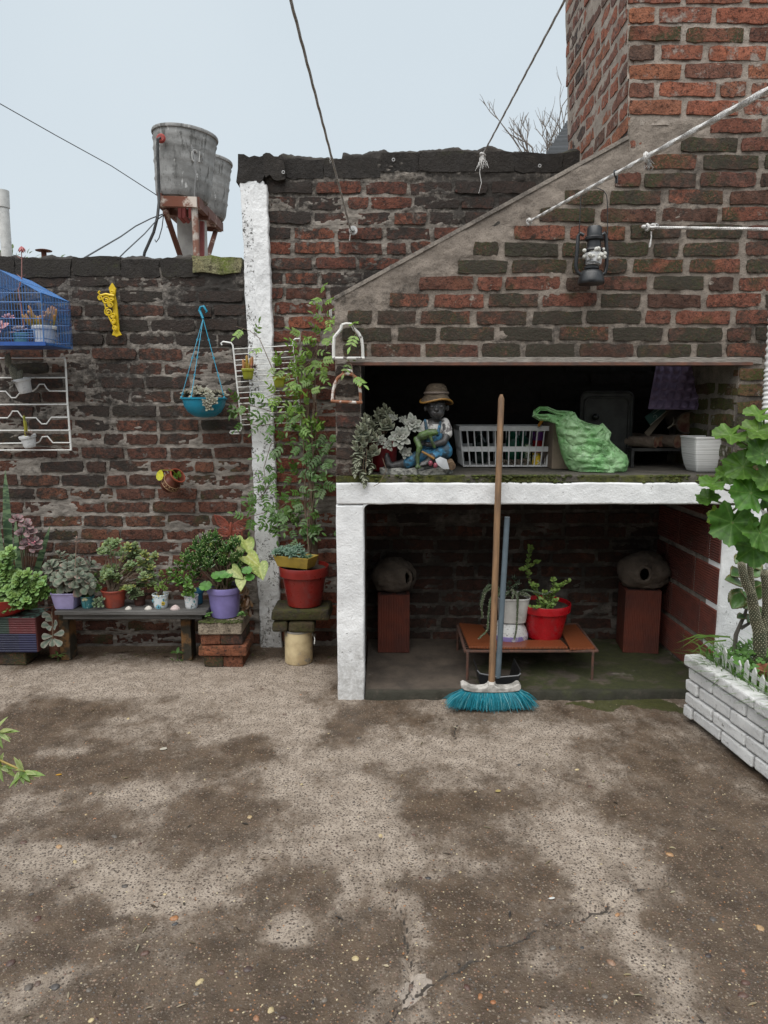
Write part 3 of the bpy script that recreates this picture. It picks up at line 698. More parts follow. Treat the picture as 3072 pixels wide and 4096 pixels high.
# ================================================================== plant kit
def leafmat(name, c=(1, 1, 1), rough=.45, trans=.25, vein=0., spec=.45, bump=.15, bs=120):
    m = NT(name); oc = m.coord('Object')
    cc = m.mix(1., m.attr('tint'), c, 'MULTIPLY')
    cc = m.mix(m.ramp(m.noise(oc, 55, 3), .3, .75), cc, m.mix(1., cc, (.66, .68, .62), 'MULTIPLY'))
    m.b.inputs['Specular IOR Level'].default_value = spec
    nrm = m.bump(m.noise(oc, bs, 3), bump, .004)
    m.done(cc, rough, nrm)
    if trans:
        t = m.node('ShaderNodeBsdfTranslucent'); m.l(m.mix(1., cc, (1.25, 1.3, .75), 'MULTIPLY'), t.inputs[0])
        x = m.node('ShaderNodeMixShader'); x.inputs[0].default_value = trans
        o = m.n['Material Output']; m.l(m.b.outputs[0], x.inputs[1]); m.l(t.outputs[0], x.inputs[2]); m.l(x.outputs[0], o.inputs[0])
    return m.m
LEAF = leafmat('leaf', rough=.42); SUCC = leafmat('succulent_skin', rough=.5, trans=.06); GLOSS = leafmat('glossy_leaf', rough=.24, trans=.12, bump=.05)
MATT = leafmat('matt_grey_leaf', rough=.75, trans=.05, spec=.2)
STEM = mat('woody_stem', (.15, .105, .07), .85, tint=False, bump=.4); GSTEM = mat('green_stem', (.10, .16, .04), .6)
SOIL = mat('soil', (.03, .022, .016), .95, c2=(.08, .058, .04), sc=60, bump=1., bs=150)
SHP = {'obov': [(0,.16),(.25,.42),(.55,.86),(.8,1),(.94,.7),(1,.1)], 'lance': [(0,.3),(.3,.92),(.5,1),(.75,.66),(1,.02)],
       'round': [(0,.2),(.2,.75),(.5,1),(.8,.82),(.95,.42),(1,.08)], 'blade': [(0,.6),(.3,.9),(.6,1),(.85,.62),(1,.03)],
       'arrow': [(0,.55),(.08,.95),(.22,1),(.5,.78),(.78,.38),(1,.02)], 'point': [(0,.3),(.35,.8),(.62,1),(.82,.72),(1,.0)]}
def V(*a): return Vector(a)
def leaf(mb, b, d, n, L, W, shape='obov', th=0., curl=0., cup=0., c=(1,1,1), ct=None, ce=None):
    d = Vector(d).normalized(); n = Vector(n); n = n-d*n.dot(d)
    if n.length < 1e-6: n = d.orthogonal()
    n.normalize(); s = d.cross(n); b = Vector(b); vs = []; cs = []; ct = ct or c
    P = SHP[shape]
    for t, w_ in P:
        p = b+d*(L*t)+n*(curl*L*t*t); hw = W*w_/2; k = tuple(c[i]*(1-t)+ct[i]*t for i in range(3)); e = ce or k
        if th:
            vs += [p-s*hw+n*(cup*hw), p+n*(th*w_), p+s*hw+n*(cup*hw), p-n*(th*w_*.8)]; cs += [e, k, e, k]
        else:
            vs += [p-s*hw+n*(cup*hw), p, p+s*hw+n*(cup*hw)]; cs += [e, k, e]
    q = 4 if th else 3; fs = []
    for i in range(len(P)-1):
        a = i*q; b2 = a+q
        for j in range(q if th else q-1):
            j2 = (j+1) % q; fs.append((a+j, a+j2, b2+j2, b2+j))
    if th: fs.append((0, 1, 2, 3))
    mb.add(vs, fs, cs)
def vary(c, a=.15, r=R):
    k = 1+r.uniform(-a, a); return (c[0]*k*(1+r.uniform(-a, a)*.4), c[1]*k, c[2]*k*(1+r.uniform(-a, a)*.4))
def frame(nrm):
    n = Vector(nrm).normalized(); a = n.orthogonal().normalized(); return n, a, n.cross(a)
def rosette(mb, c, nrm, n, L, W, shape='point', th=.003, c1=(1,1,1), c2=None, ce=None, e0=5, e1=72, cup=.25, curl=.08, var=.12, shrink=.62):
    nn, a, b = frame(nrm); ph = R.uniform(0, 6); c = Vector(c)
    for i in range(n):
        t = i/max(1, n-1); an = ph+i*2.39996; el = radians(e0+(e1-e0)*t+R.uniform(-5, 5)); l = L*(1-shrink*t)*R.uniform(.9, 1.08)
        rd = a*cos(an)+b*sin(an); d = rd*cos(el)+nn*sin(el); ln = nn*cos(el)-rd*sin(el)
        k = tuple(c1[q]*(1-t)+(c2 or c1)[q]*t for q in range(3)); k = vary(k, var)
        leaf(mb, c+nn*(L*.10*t), d, ln, l, W*(1-shrink*.8*t), shape, th, curl, cup, k, None, ce)
def potmesh(rt, rb, H, c, lip=.006, lh=.018, wall=.004, sq=None, n=36, rot=None, belly=0.):
    m = MB(); pr = [(rb*.9, 0), (rb, .004)]
    for k in range(1, 6):
        t = k/5; zz = .004+(H-lh-.004)*t; pr.append((rb+(rt-lip-rb)*(zz/H)+belly*sin(pi*t), zz))
    if lip: pr += [(rt-.001, H-lh+.002), (rt, H-lh*.5)]
    pr += [(rt+.0005, H-.003), (rt-.001, H), (rt-wall, H-.001), (rt-wall-lip, H-lh), (rb*.95, H*.55)]
    return m.lathe(pr, c, n, rot, None, sq)
def soil_disc(t, c, r, sq=None, rot=None):
    return obj('soil', MB().lathe([(r, -.012), (r, 0), (r*.6, .004), (r*.2, .006)], c, 20, rot, None, sq), SOIL, t)
def plastic(name, c, **k):
    if 'dirt' not in k: k.update(dirt=tuple(q*.45+.05 for q in c), dsc=14, dlo=.53, dhi=.74)
    return mat(name, c, k.pop('rough', .42), **k)
def potted(name, label, cat, c, rt, rb, H, pm, group=None, **kw):
    t = thing(name, label, cat, c, group); sq = kw.get('sq')
    obj('pot', potmesh(rt, rb, H, c, **kw), pm, t, True, angle=32)
    rot = kw.get('rot'); sc = Vector((0, 0, H-.018)); sc = (rot @ sc) if rot is not None else sc
    soil_disc(t, Vector(c)+sc, rt-.011, sq, rot); return t
def curve(a, b, sag=0., n=8, up=(0,0,1), wob=0.):
    a, b = Vector(a), Vector(b); up = Vector(up); out = []
    for i in range(n+1):
        t = i/n; p = a.lerp(b, t)+up*(4*t*(1-t)*sag)
        if wob and 0 < i < n: p += V(R.uniform(-wob, wob), R.uniform(-wob, wob), R.uniform(-wob, wob))
        out.append(p)
    return out
def torus(mb, c, R_, r_, ax=(0,-1,0), n=20, m=7, a0=0., a1=2*pi, col=None):
    nn, a, b = frame(ax); full = abs(a1-a0-2*pi) < 1e-6; k = n if full else n+1
    pts = [Vector(c)+(a*cos(a0+(a1-a0)*i/n)+b*sin(a0+(a1-a0)*i/n))*R_ for i in range(k)]
    mb.tube(pts, r_, m, True, full, col)
# ================================================================== BIRD CAGE PLANTER
BLUE = mat('blue_enamel', (.045, .15, .38), .4, c2=(.12, .18, .25), sc=40, lo=.55, hi=.75)
cx0, cx1, cy0, cy1, cz0, cz1, czr = -1.985, -1.603, 3.475, 3.79, 1.602, 1.838, 1.945
cage = thing('bird_cage', 'blue wire bird cage with gable roof hung on the wall as a planter', 'bird cage', (-1.79, 3.79, cz0))
xm = (cx0+cx1)/2; roofz = lambda x: czr-(czr-cz1)*abs(x-xm)/((cx1-cx0)/2)
BR = .00115
def bars(name, segs, r=BR, parent=cage, m_=BLUE, kind='stuff'):
    mb = MB()
    for a, b in segs: mb.tube([a, b], r, 5)
    o = obj(name, mb, m_, parent); 
    if kind: o['kind'] = kind
    return o
N = 27; xs_ = [cx0+(cx1-cx0)*i/N for i in range(N+1)]; ys_ = [cy0+(cy1-cy0)*i/21 for i in range(22)]
bars('front_bars', [((x, cy0, cz0+.02), (x, cy0, roofz(x))) for x in xs_ if not (x < cx0+.0)])
bars('back_bars', [((x, cy1, cz0+.02), (x, cy1, roofz(x))) for x in xs_])
for X_ in (cx0, cx1): bars('side_bars', [((X_, y, cz0), (X_, y, cz1)) for y in ys_])
for s in (-1, 1):
    xe = cx0 if s < 0 else cx1
    bars('roof_bars', [((xe, y, cz1), (xm, y, czr)) for y in [cy0+(cy1-cy0)*i/24 for i in range(25)]])
    bars('roof_stringers', [((xm+(xe-xm)*q, cy0, czr+(cz1-czr)*q), (xm+(xe-xm)*q, cy1, czr+(cz1-czr)*q)) for q in (0, .5, 1)], .0022)
rg = []
for z in (cz0+.004, cz0+.03, cz0+.12, cz1-.04, cz1): rg += [((cx0, cy0, z), (cx1, cy0, z)), ((cx1, cy0, z), (cx1, cy1, z)), ((cx0, cy0, z), (cx0, cy1, z)), ((cx0, cy1, z), (cx1, cy1, z))]
bars('hoops', rg, .0017)
bars('corner_post', [((cx1, cy0, cz0), (cx1, cy0, cz1))], .003, kind=None); bars('corner_post', [((cx0, cy0, cz0), (cx0, cy0, cz1))], .003, kind=None)
bars('door', [((cx1-.13, cy0-.012, cz0+.03+.012*k), (cx1-.035+.01*(k % 2), cy0-.02, cz0+.03+.012*k)) for k in range(4)]+[((cx1-.03, cy0-.02, cz0+.025), (cx1-.03, cy0-.02, cz0+.07)), ((cx1-.045, cy0-.02, cz0+.07), (cx1-.03, cy0-.02, cz0+.06))], .0013)
obj('tray', MB().box((xm, (cy0+cy1)/2, cz0+.006), (cx1-cx0-.01, cy1-cy0-.01, .012)).box((xm, cy0-.004, cz0+.004), (cx1-cx0+.02, .008, .018)), mat('blue_tray', (.03, .10, .36), .4), cage, False)
CWHITE = plastic('chalky_white_plastic', (.62, .63, .64), dirt=(.3, .28, .25), dlo=.6, dhi=.8)
pz = cz0+.013
t = potted('potted_succulent', 'white pot of yellow-orange finger succulents in the blue cage', 'potted plant', (-1.655, 3.60, pz), .058, .045, .085, CWHITE, n=28)
mb = MB()
for k in range(34):
    a = R.uniform(0, 2*pi); r_ = R.uniform(0, .04); b = V(-1.655+r_*cos(a), 3.60+r_*sin(a), pz+.07)
    d = V(cos(a)*.9-.35, sin(a)*.6-.2, R.uniform(.7, 1.6)).normalized(); L = R.uniform(.055, .115)
    p2 = b+d*L*.55; p3 = p2+(d+V(0, 0, .55)).normalized()*L*.5
    c_ = (R.uniform(.34, .42), R.uniform(.24, .30), .06); ct = (.50, R.uniform(.22, .3), .09)
    mb.tube([b, p2, p3, p3+(p3-p2)*.08], [.0065, .0075, .006, .002], 6, col=[(.2, .22, .06), c_, ct, (.55, .28, .12)])
obj('foliage', mb, SUCC, t)
t = potted('potted_succulent', 'small teal pot with a mauve rosette in the cage', 'potted plant', (-1.757, 3.565, pz), .036, .03, .05, plastic('teal_plastic', (.10, .27, .30)), n=24)
mb = MB(); rosette(mb, (-1.757, 3.56, pz+.055), (0, -.45, 1), 22, .05, .026, 'point', .004, (.36, .27, .33), (.34, .33, .36)); obj('rosette', mb, SUCC, t)
t = potted('potted_succulent', 'pot with large pink rosettes at the cage front', 'potted plant', (-1.86, 3.535, pz), .05, .04, .045, plastic('grey_plastic', (.3, .31, .33)), n=24)
mb = MB(); rosette(mb, (-1.838, 3.505, pz+.06), (.15, -.8, .7), 26, .062, .03, 'point', .005, (.52, .26, .29), (.38, .36, .36), ce=(.55, .24, .27)); rosette(mb, (-1.80, 3.55, pz+.115), (.1, -.5, 1), 20, .036, .018, 'point', .004, (.46, .2, .25), (.4, .26, .29)); rosette(mb, (-1.87, 3.52, pz+.135), (0, -.6, 1), 18, .045, .022, 'point', .004, (.3, .38, .34), (.34, .4, .36)); obj('rosette', mb, SUCC, t)
mb = MB(); s0 = V(-1.72, 3.6, pz+.1); pts = [V(-1.74, 3.58, pz+.04), D(40, 625, 3.6), D(47, 600, 3.6), D(47, 560, 3.6), D(46, 532, 3.6)]; mb.tube(pts, [.004, .0035, .003, .0022, .002], 6)
obj('stem', mb, mat('pink_stem', (.36, .17, .15), .6), t)
mb = MB(); top = pts[-1]
for k in range(14): a = k*2.4; leaf(mb, top, (cos(a)*.7, sin(a)*.7, -.5-.05*k), (cos(a), sin(a), .6), .032, .011, 'lance', .003, -.2, 0, (.45, .10, .12), (.55, .2, .2))
for p_ in (pts[2], pts[3]):
    for s in (-1, 1): leaf(mb, p_, (s, -.1, .5), (0, 0, 1), .03, .007, 'lance', .002, .2, 0, (.40, .2, .18))
obj('flower', mb, SUCC, t)
# ================================================================== YELLOW SCROLL BRACKET
yb = thing('plant_bracket', 'bright yellow scrolled plant bracket screwed to the dark brick wall', 'bracket', D(240, 670, 3.81))
YEL = plastic('yellow_paint', (.72, .50, .015), rough=.4)
def Zp(x, y, d=3.80): return D(*fx(0, 900, 1.508, x, y), d)
mb = MB(); ol = [Zp(*q) for q in ((655,380),(675,347),(698,385),(693,425),(703,470),(712,560),(718,640),(733,664),(716,668),(703,676),(690,668),(674,664),(683,640),(682,560),(676,480),(668,430))]
n = len(ol); mb.add(ol+[p+V(0, .014, 0) for p in ol], [tuple(range(n-1, -1, -1)), tuple(range(n, 2*n))]+[(k, (k+1) % n, n+(k+1) % n, n+k) for k in range(n)])
obj('back_plate', mb, YEL, yb, False, .002)
mb = MB()
mb.tube([Zp(690, 428, 3.785), Zp(640, 418, 3.785), Zp(605, 425, 3.785), Zp(594, 408, 3.785), Zp(603, 398, 3.785)], [.007, .007, .006, .005, .005], 7)
obj('arm', mb, YEL, yb)
for (x, y, r_) in ((640, 455, .023), (668, 480, .015), (655, 525, .022), (682, 545, .013), (683, 580, .013), (690, 622, .012), (605, 440, .012), (672, 450, .012), (676, 405, .010)):
    mb = MB(); c_ = Zp(x, y, 3.785); nn = 16
    mb.tube([c_+V(cos(q)*r_*(1-.045*k), 0, sin(q)*r_*(1-.045*k)) for k in range(nn) for q in [k*.62+x]], .0042, 6); mb.ell(c_+V(0, .003, 0), (r_*.32, .004, r_*.32), 8, 5)
    obj('scroll', mb, YEL, yb)
mb = MB(); mb.tube([Zp(*q, 3.788) for q in ((618,440),(632,478),(643,520),(655,550),(672,585),(688,612),(696,640))], .0045, 6); obj('brace', mb, YEL, yb)
# ================================================================== WIRE RACKS
WIRE = mat('white_coated_wire', (.74, .74, .72), .4, c2=(.45, .40, .34), sc=50, lo=.6, hi=.72)
rk = thing('wire_rack', 'white wire rack with wavy bottle bars below the blue cage', 'wire rack', D(140, 900, 3.79))
def Z8(x, y, d=3.79): return D(*fx(0, 1000, 2.6025, x, y), d)
obj('upright', MB().tube([Z8(668, 1112), Z8(683, 1180), Z8(700, 1560), Z8(722, 1850), Z8(740, 2088)], .0052, 8), WIRE, rk)
for y, wv_ in ((1127, None), (1332, None), (1470, [(0,1472),(60,1472),(85,1500),(120,1538),(165,1538),(195,1500),(225,1475),(345,1468),(380,1440),(410,1398),(460,1398),(485,1440),(515,1468),(690,1470)]), (1610, None),
               (1745, [(0,1748),(80,1748),(105,1720),(130,1678),(185,1678),(215,1720),(240,1746),(375,1746),(400,1775),(435,1810),(485,1810),(510,1775),(535,1742),(705,1742)]), (1880, None),
               (2012, [(0,2014),(250,2010),(390,2008),(415,1990),(440,1945),(495,1940),(520,1970),(550,2006),(730,2006)]), (2085, None)):
    xr = 668+(y-1112)*.074; pts = [(-420, y), (xr, y-3)] if wv_ is None else [(-420, y)]+wv_
    obj('bar', MB().tube([Z8(px_, py_, 3.785) for px_, py_ in pts], .0036, 7), WIRE, rk)
WPOT = plastic('scuffed_white_pot', (.66, .67, .68), c2=(.45, .45, .46), sc=35, lo=.55, hi=.7)
def tiltpot(label, cpx, rt, rb, H, tilt, y=3.735):
    rot = Euler(tilt).to_matrix(); c = Z8(*cpx, y); t = potted('potted_cactus', label, 'potted plant', c, rt, rb, H, WPOT, n=26, rot=rot, lip=.003, lh=.016)
    return t, c, rot
t, c, rot = tiltpot('small white pot with fuzzy grey paddle cactus on the wire rack', (272, 1490), .043, .030, .075, (.12, -.18, 0))
top = c+rot @ V(0, 0, .066); mb = MB()
for dx, dz, rx_, rz_, ta in ((-.032, .035, .022, .045, -.35), (-.058, .098, .018, .036, .05), (-.004, .022, .016, .030, .25), (.006, .042, .006, .012, .2)):
    mb.ell(top+V(dx, -.012, dz), (rx_, .010, rz_), 14, 12, Euler((0, ta, 0)).to_matrix(), col=vary((.17, .17, .13), .1))
PAD = mat('fuzzy_cactus', (.20, .20, .155), .9, tint=False, bump=.6, bs=260); obj('pads', mb, PAD, t)
mb = MB()
for k in range(420):
    s = R.choice([(-.032, .035, .022, .045, -.35), (-.058, .098, .018, .036, .05), (-.004, .022, .016, .030, .25)]); a = R.uniform(0, 6.28); q = sqrt(R.random())
    p_ = top+V(s[0], -.012, s[1])+Euler((0, s[4], 0)).to_matrix() @ V(cos(a)*q*s[2], -.010*sqrt(max(0, 1-q*q))-.0005, sin(a)*q*s[3]); mb.ell(p_, .0010, 4, 3)
tag(obj('spines', mb, mat('pale_spines', (.48, .45, .38), .9), t), kind='stuff')
mb = MB(); rosette(mb, top+V(-.03, -.035, -.022), (-.3, -1, .3), 14, .028, .012, 'point', .004, (.30, .27, .24), (.3, .28, .26)); obj('rosette', mb, SUCC, t)
t, c, rot = tiltpot('small white pot with yellow column cactus and dark rosette on the rack', (318, 2055), .042, .029, .064, (.12, -.15, 0))
top = c+rot @ V(0, 0, .055); mb = MB()
def ribbed_stem(mb, pts, r, ribs=5, c1=(.4, .36, .04), c2=None, dep=.28):
    n = ribs*2; vs = []; cs = []; pts = [Vector(p) for p in pts]
    for i, p in enumerate(pts):
        t_ = i/(len(pts)-1); rr_ = r[i] if isinstance(r, list) else r
        for k in range(n):
            a = 2*pi*k/n; q = rr_*(1 if k % 2 == 0 else 1-dep); vs.append(p+V(cos(a)*q, sin(a)*q, 0)); cs.append(tuple((c1[j]*(1-t_)+(c2 or c1)[j]*t_)*(1 if k % 2 == 0 else .7) for j in range(3)))
    fs = [(i*n+k, i*n+(k+1) % n, (i+1)*n+(k+1) % n, (i+1)*n+k) for i in range(len(pts)-1) for k in range(n)]
    fs.append(tuple((len(pts)-1)*n+k for k in range(n))); mb.add(vs, fs, cs)
ribbed_stem(mb, [top+V(-.006, 0, 0), top+V(-.006, 0, .05), top+V(-.009, 0, .082), top+V(-.010, 0, .086), top+V(-.011, 0, .104), top+V(-.011, 0, .11)], [.009, .0085, .0075, .005, .0075, .002], 5, (.42, .36, .03), (.3, .34, .05))
obj('column', mb, SUCC, t)
mb = MB(); rosette(mb, top+V(.016, -.02, .006), (.15, -.35, 1), 20, .042, .012, 'lance', .0025, (.20, .13, .11), (.16, .12, .10), e0=20); obj('rosette', mb, SUCC, t)
# second rack: oven-shelf grid across the white column
rk2 = thing('wire_rack', 'white oven-shelf rack hung across the white column', 'wire rack', D(570, 830, 3.77))
def ZC(x, y, d=3.765): return D(*fx(900, 1100, 2.458, x, y), d)
lx = lambda y: 85+(y-728)*.105; rx = lambda y: 670+(y-692)*.093
obj('side_rail', MB().tube([ZC(-30, 690), ZC(-38, 672), ZC(-20, 655), ZC(60, 668), ZC(76, 690), ZC(85, 760), ZC(150, 1370), ZC(163, 1500), ZC(155, 1530), ZC(55, 1537), ZC(46, 1550), ZC(62, 1560), ZC(140, 1558)], .0042, 8), WIRE, rk2)
obj('side_rail', MB().tube([ZC(735, 625), ZC(690, 628), ZC(670, 645), ZC(673, 720), ZC(712, 1080), ZC(742, 1430), ZC(745, 1490), ZC(770, 1502)], .0040, 8), WIRE, rk2)
for yl, yr in zip((728,780,838,888,945,998,1052,1105,1160,1212,1265,1318,1370,1422,1475), (692,750,805,858,912,965,1020,1072,1127,1180,1235,1288,1340,1392,1448)):
    obj('bar', MB().tube([ZC(lx(yl), yl), ZC(rx(yr), yr)], .0023, 6), WIRE, rk2)
OLIVE = plastic('olive_plastic', (.30, .32, .025), rough=.4)
for (px_, py_, lab, kind) in ((228, 1025, 'olive-green square pot with orange column cacti on the white shelf rack', 0), (533, 1106, 'olive-green square pot half hidden by the vine leaves', 1)):
    c = ZC(px_, py_, 3.725); t = potted('potted_cactus', lab, 'potted plant', c, .033, .023, .054, OLIVE, sq=7, n=32, lip=.002, lh=.014, rot=Euler((.06, 0, .18)).to_matrix())
    top = c+V(0, 0, .045); mb = MB()
    if kind == 0:
        for dx, hh, cc_ in ((-.020, .055, (.42, .17, .06)), (-.004, .075, (.42, .33, .03)), (.012, .06, (.38, .24, .05)), (.020, .068, (.40, .13, .07)), (-.012, .04, (.35, .22, .05)), (.006, .035, (.4, .3, .03))):
            ribbed_stem(mb, [top+V(dx, R.uniform(-.008, .008), 0), top+V(dx*1.1, 0, hh*.6), top+V(dx*1.15, 0, hh*.93), top+V(dx*1.15, 0, hh)], [.0075, .0075, .0065, .002], 5, cc_, (.5, .25, .08))
        obj('columns', mb, SUCC, t); mb = MB(); rosette(mb, top+V(.032, -.008, .012), (.6, -.4, 1), 18, .034, .009, 'lance', .002, (.14, .085, .08)); obj('rosette', mb, SUCC, t)
    else:
        rosette(mb, top+V(-.01, -.01, .012), (-.2, -.5, 1), 18, .03, .010, 'lance', .003, (.2, .22, .12), (.2, .24, .12)); rosette(mb, top+V(.015, -.01, .012), (.2, -.5, 1), 16, .025, .010, 'lance', .003, (.2, .23, .12)); obj('rosette', mb, SUCC, t)
# ================================================================== CYAN HANGING BASKET
CY = plastic('cyan_plastic', (.012, .27, .42), rough=.35)
hb = thing('hanging_basket', 'cyan plastic hanging bowl of pale rosettes on chains', 'hanging basket', Zp(1232, 1188, 3.70))
c = Zp(1232, 1046, 3.70); rr_ = .112
pr = [(.02, -.096), (.055, -.089), (.085, -.066), (.102, -.036), (.108, -.008), (.115, -.004), (.116, .003), (.110, .004), (.104, -.006), (.09, -.03)]
obj('bowl', MB().lathe(pr, c, 40), CY, hb); soil_disc(hb, c+V(0, 0, -.008), .102)
mb = MB(); hk = Zp(1225, 565, 3.79)
mb.tube([hk, Zp(1212, 535, 3.795), Zp(1203, 515, 3.80), Zp(1210, 495, 3.80), Zp(1228, 490, 3.80), Zp(1248, 522, 3.80), Zp(1240, 530, 3.80)], [.006, .0065, .0065, .006, .0065, .005, .004], 7); obj('hook', mb, CY, hb)
for a, lab in ((200, 0), (250, 1), (-15, 2)):
    e = c+V(cos(radians(a))*.112, sin(radians(a))*.112, .003); mb = MB(); mb.tube([hk, e], .0020, 6)
    for q in (.27, .5, .72, .95): torus(mb, hk.lerp(e, q), .0045, .0016, (0, 1, 0), 10, 5)
    mb.ell(e, (.006, .006, .008), 8, 6); obj('chain', mb, CY, hb)
mb = MB()
for k in range(20):
    a = R.uniform(0, 2*pi); q = sqrt(R.random())*.095; over = R.random() < .2
    p_ = c+V(cos(a)*q, sin(a)*q-.01, .012+R.uniform(0, .04)*(1-q/.11))
    rosette(mb, p_, (cos(a)*.5, sin(a)*.5-.5, 1), 13, R.uniform(.034, .044), .019, 'point', .004, vary((.20, .225, .17)), (.27, .26, .2), ce=(.28, .24, .19))
for dx, dz in ((.05, -.005), (.06, -.03), (.045, -.05), (.075, -.02), (.035, -.025)):
    rosette(mb, c+V(dx, -.105, dz+.005), (dx, -1, .3), 14, .03, .015, 'point', .004, vary((.20, .22, .17)), (.27, .26, .2), ce=(.28, .24, .19))
obj('rosettes', mb, SUCC, hb)
# ================================================================== TILTED JUG
jg = thing('clay_jug', 'dark clay jug with geometric band and yellow leaf hung on the wall', 'jug', D(*fx(0, 1800, 1.185, 815, 150), 3.80))
c = D(*fx(0, 1800, 1.185, 800, 165), 3.745); rot = Euler((.42, .85, 0)).to_matrix()
CLAY = mat('dark_glazed_clay', (.085, .022, .014), .35, c2=(.12, .035, .02), sc=20)
J = [(.018, -.03), (.036, -.022), (.049, .005), (.050, .025), (.040, .048), (.034, .058), (.034, .07), (.042, .085), (.043, .088), (.038, .088), (.030, .068), (.04, .03)]
b = obj('body', MB().lathe(J, c, 32, rot), CLAY, jg)
mb = MB()
for z, r_ in ((.034, .0475), (.012, .0512)): mb.lathe([(r_, z-.002), (r_+.0015, z), (r_, z+.002)], c, 32, rot)
for k in range(16):
    a = 2*pi*k/16
    for dz, da in ((.017, 0), (.024, .12), (.029, 0)): mb.box(c+rot @ V(cos(a+da)*.0508, sin(a+da)*.0508, dz), (.006, .003, .003), rot @ Matrix.Rotation(a+da+pi/2, 3, 'Z'))
obj('painted_band', mb, mat('cream_slip', (.35, .22, .12), .6), b)
obj('rim', MB().lathe([(.0425, .082), (.0445, .086), (.043, .090), (.037, .089)], c, 32, rot, None, None, False), mat('terracotta_rim', (.28, .06, .03), .5), b)
obj('handle', MB().tube([c+rot @ V(-.034, 0, .062), c+rot @ V(-.06, 0, .066), c+rot @ V(-.07, 0, .045), c+rot @ V(-.062, 0, .02), c+rot @ V(-.046, 0, .012)], .006, 8), CLAY, jg)
torus(mb := MB(), c+V(-.005, .02, .068), .014, .005, (0, 1, 0), 16, 7); obj('hanging_ring', mb, CLAY, jg)
mb = MB(); rim = c+rot @ V(0, 0, .085)
lp = D(*fx(0, 1800, 1.185, 762, 95), 3.70); leaf(mb, lp, (-.1, -.15, -1), (-.2, -1, 0), .055, .042, 'round', 0, .1, .15, (.62, .56, .02), (.55, .56, .03)); mb.tube([rim, rim+V(-.02, -.02, .03), lp], .0018, 5, col=(.3, .32, .04))
for k in range(7): p_ = rim+V(R.uniform(-.01, .02), R.uniform(-.02, .01), R.uniform(-.02, .012)); leaf(mb, p_, (R.uniform(-1, 1), -.4, R.uniform(-.2, 1)), (0, -1, .3), .026, .018, 'round', 0, .1, .2, (.12, .22, .035))
obj('trailing_leaf', mb, LEAF, jg)
# ================================================================== BUTTERFLY
bt = thing('butterfly_ornament', 'rust-red cut-metal butterfly ornament above the purple pot', 'ornament', D(*fx(600, 2000, 3.016, 975, 480), 3.72))
RUST = mat('rust_red_metal', (.24, .055, .03), .6, c2=(.17, .04, .025), sc=30)
def ZB(x, y, d=3.70): return D(*fx(600, 2000, 3.016, x, y), d)
mb = MB(); fw = 3.016
W1 = [(950,300),(905,235),(840,192),(775,182),(790,235),(812,285),(840,318),(900,350),(955,370)]; W2 = [(1000,300),(1060,255),(1130,232),(1200,238),(1195,280),(1165,340),(1115,365),(1050,372),(1000,368)]
W3 = [(955,372),(890,350),(840,345),(828,385),(840,425),(880,440),(935,440),(965,400)]; W4 = [(995,370),(1060,372),(1110,375),(1115,420),(1095,470),(1050,478),(1005,435),(985,400)]
for w_ in (W1, W2, W3, W4):
    pts = [ZB(*q) for q in w_]; mb = MB(); mb.tube(pts, .0032, 6, closed=True); ctr = sum(pts, V(0, 0, 0))/len(pts); root = pts[0] if w_ in (W1, W2) else pts[0]
    for q in pts[1:-1]:
        mid = root.lerp(q, .45); sd_ = (q-root).cross(V(0, 1, 0)).normalized()*(q-root).length*.09
        mb.tube([root, mid+sd_, q.lerp(root, .12), mid-sd_, root+(q-root)*.02], .0024, 5)
        mb.tube([mid, q], .002, 5)
    for q in range(len(pts)): mb.tube([pts[q].lerp(ctr, .16), pts[(q+1) % len(pts)].lerp(ctr, .16)], .0028, 5)
    obj('wing', mb, RUST, bt)
mb = MB(); mb.tube([ZB(978, 268), ZB(977, 300), ZB(973, 360), ZB(968, 440)], [.005, .009, .008, .004], 8); obj('body', mb, RUST, bt)
obj('stake', MB().tube([ZB(968, 430), V(ZB(968, 430).x, 3.60, .42)], .0025, 6), RUST, bt)
# ================================================================== PLANT BENCH
def Z1(x, y, d): return D(*fx(0, 2150, 2.37, x, y), d)
def Z2(x, y, d): return D(*fx(600, 2000, 3.016, x, y), d)
GREYW = mat('weathered_grey_wood', (.13, .125, .12), .8, c2=(.05, .047, .043), sc=7, bump=.7, bs=40, stretch=(.25, 3, 3), dirt=(.25, .24, .23), dlo=.62, dhi=.7)
LEGW = mat('mossy_brown_wood', (.17, .085, .028), .8, c2=(.03, .025, .015), sc=11, lo=.4, hi=.55, bump=.6, bs=60)
BZ = .292; bn = thing('plant_bench', 'low weathered grey plank bench loaded with succulent pots', 'bench', (-1.30, 3.62, 0))
bx0, bx1 = D(118, 1320, 3.52).x, D(446, 1320, 3.52).x
obj('seat', MB().box(((bx0+bx1)/2, 3.565, BZ-.010), (bx1-bx0, .10, .021)), GREYW, bn, False, .003)
obj('seat', MB().box(((bx0+bx1)/2+.006, 3.682, BZ-.011), (bx1-bx0, .115, .021)), GREYW, bn, False, .003)
obj('apron', MB().box(((bx0+bx1)/2, 3.548, BZ-.035), (bx1-bx0-.06, .016, .028)), GREYW, bn, False, .002)
for xa in (276, 756):
    lxx = D(xa/K, 1405, 3.66).x; obj('leg', MB().box((lxx, 3.66, BZ/2-.012), (.052, .09, BZ-.02)), LEGW, bn, False, .003)
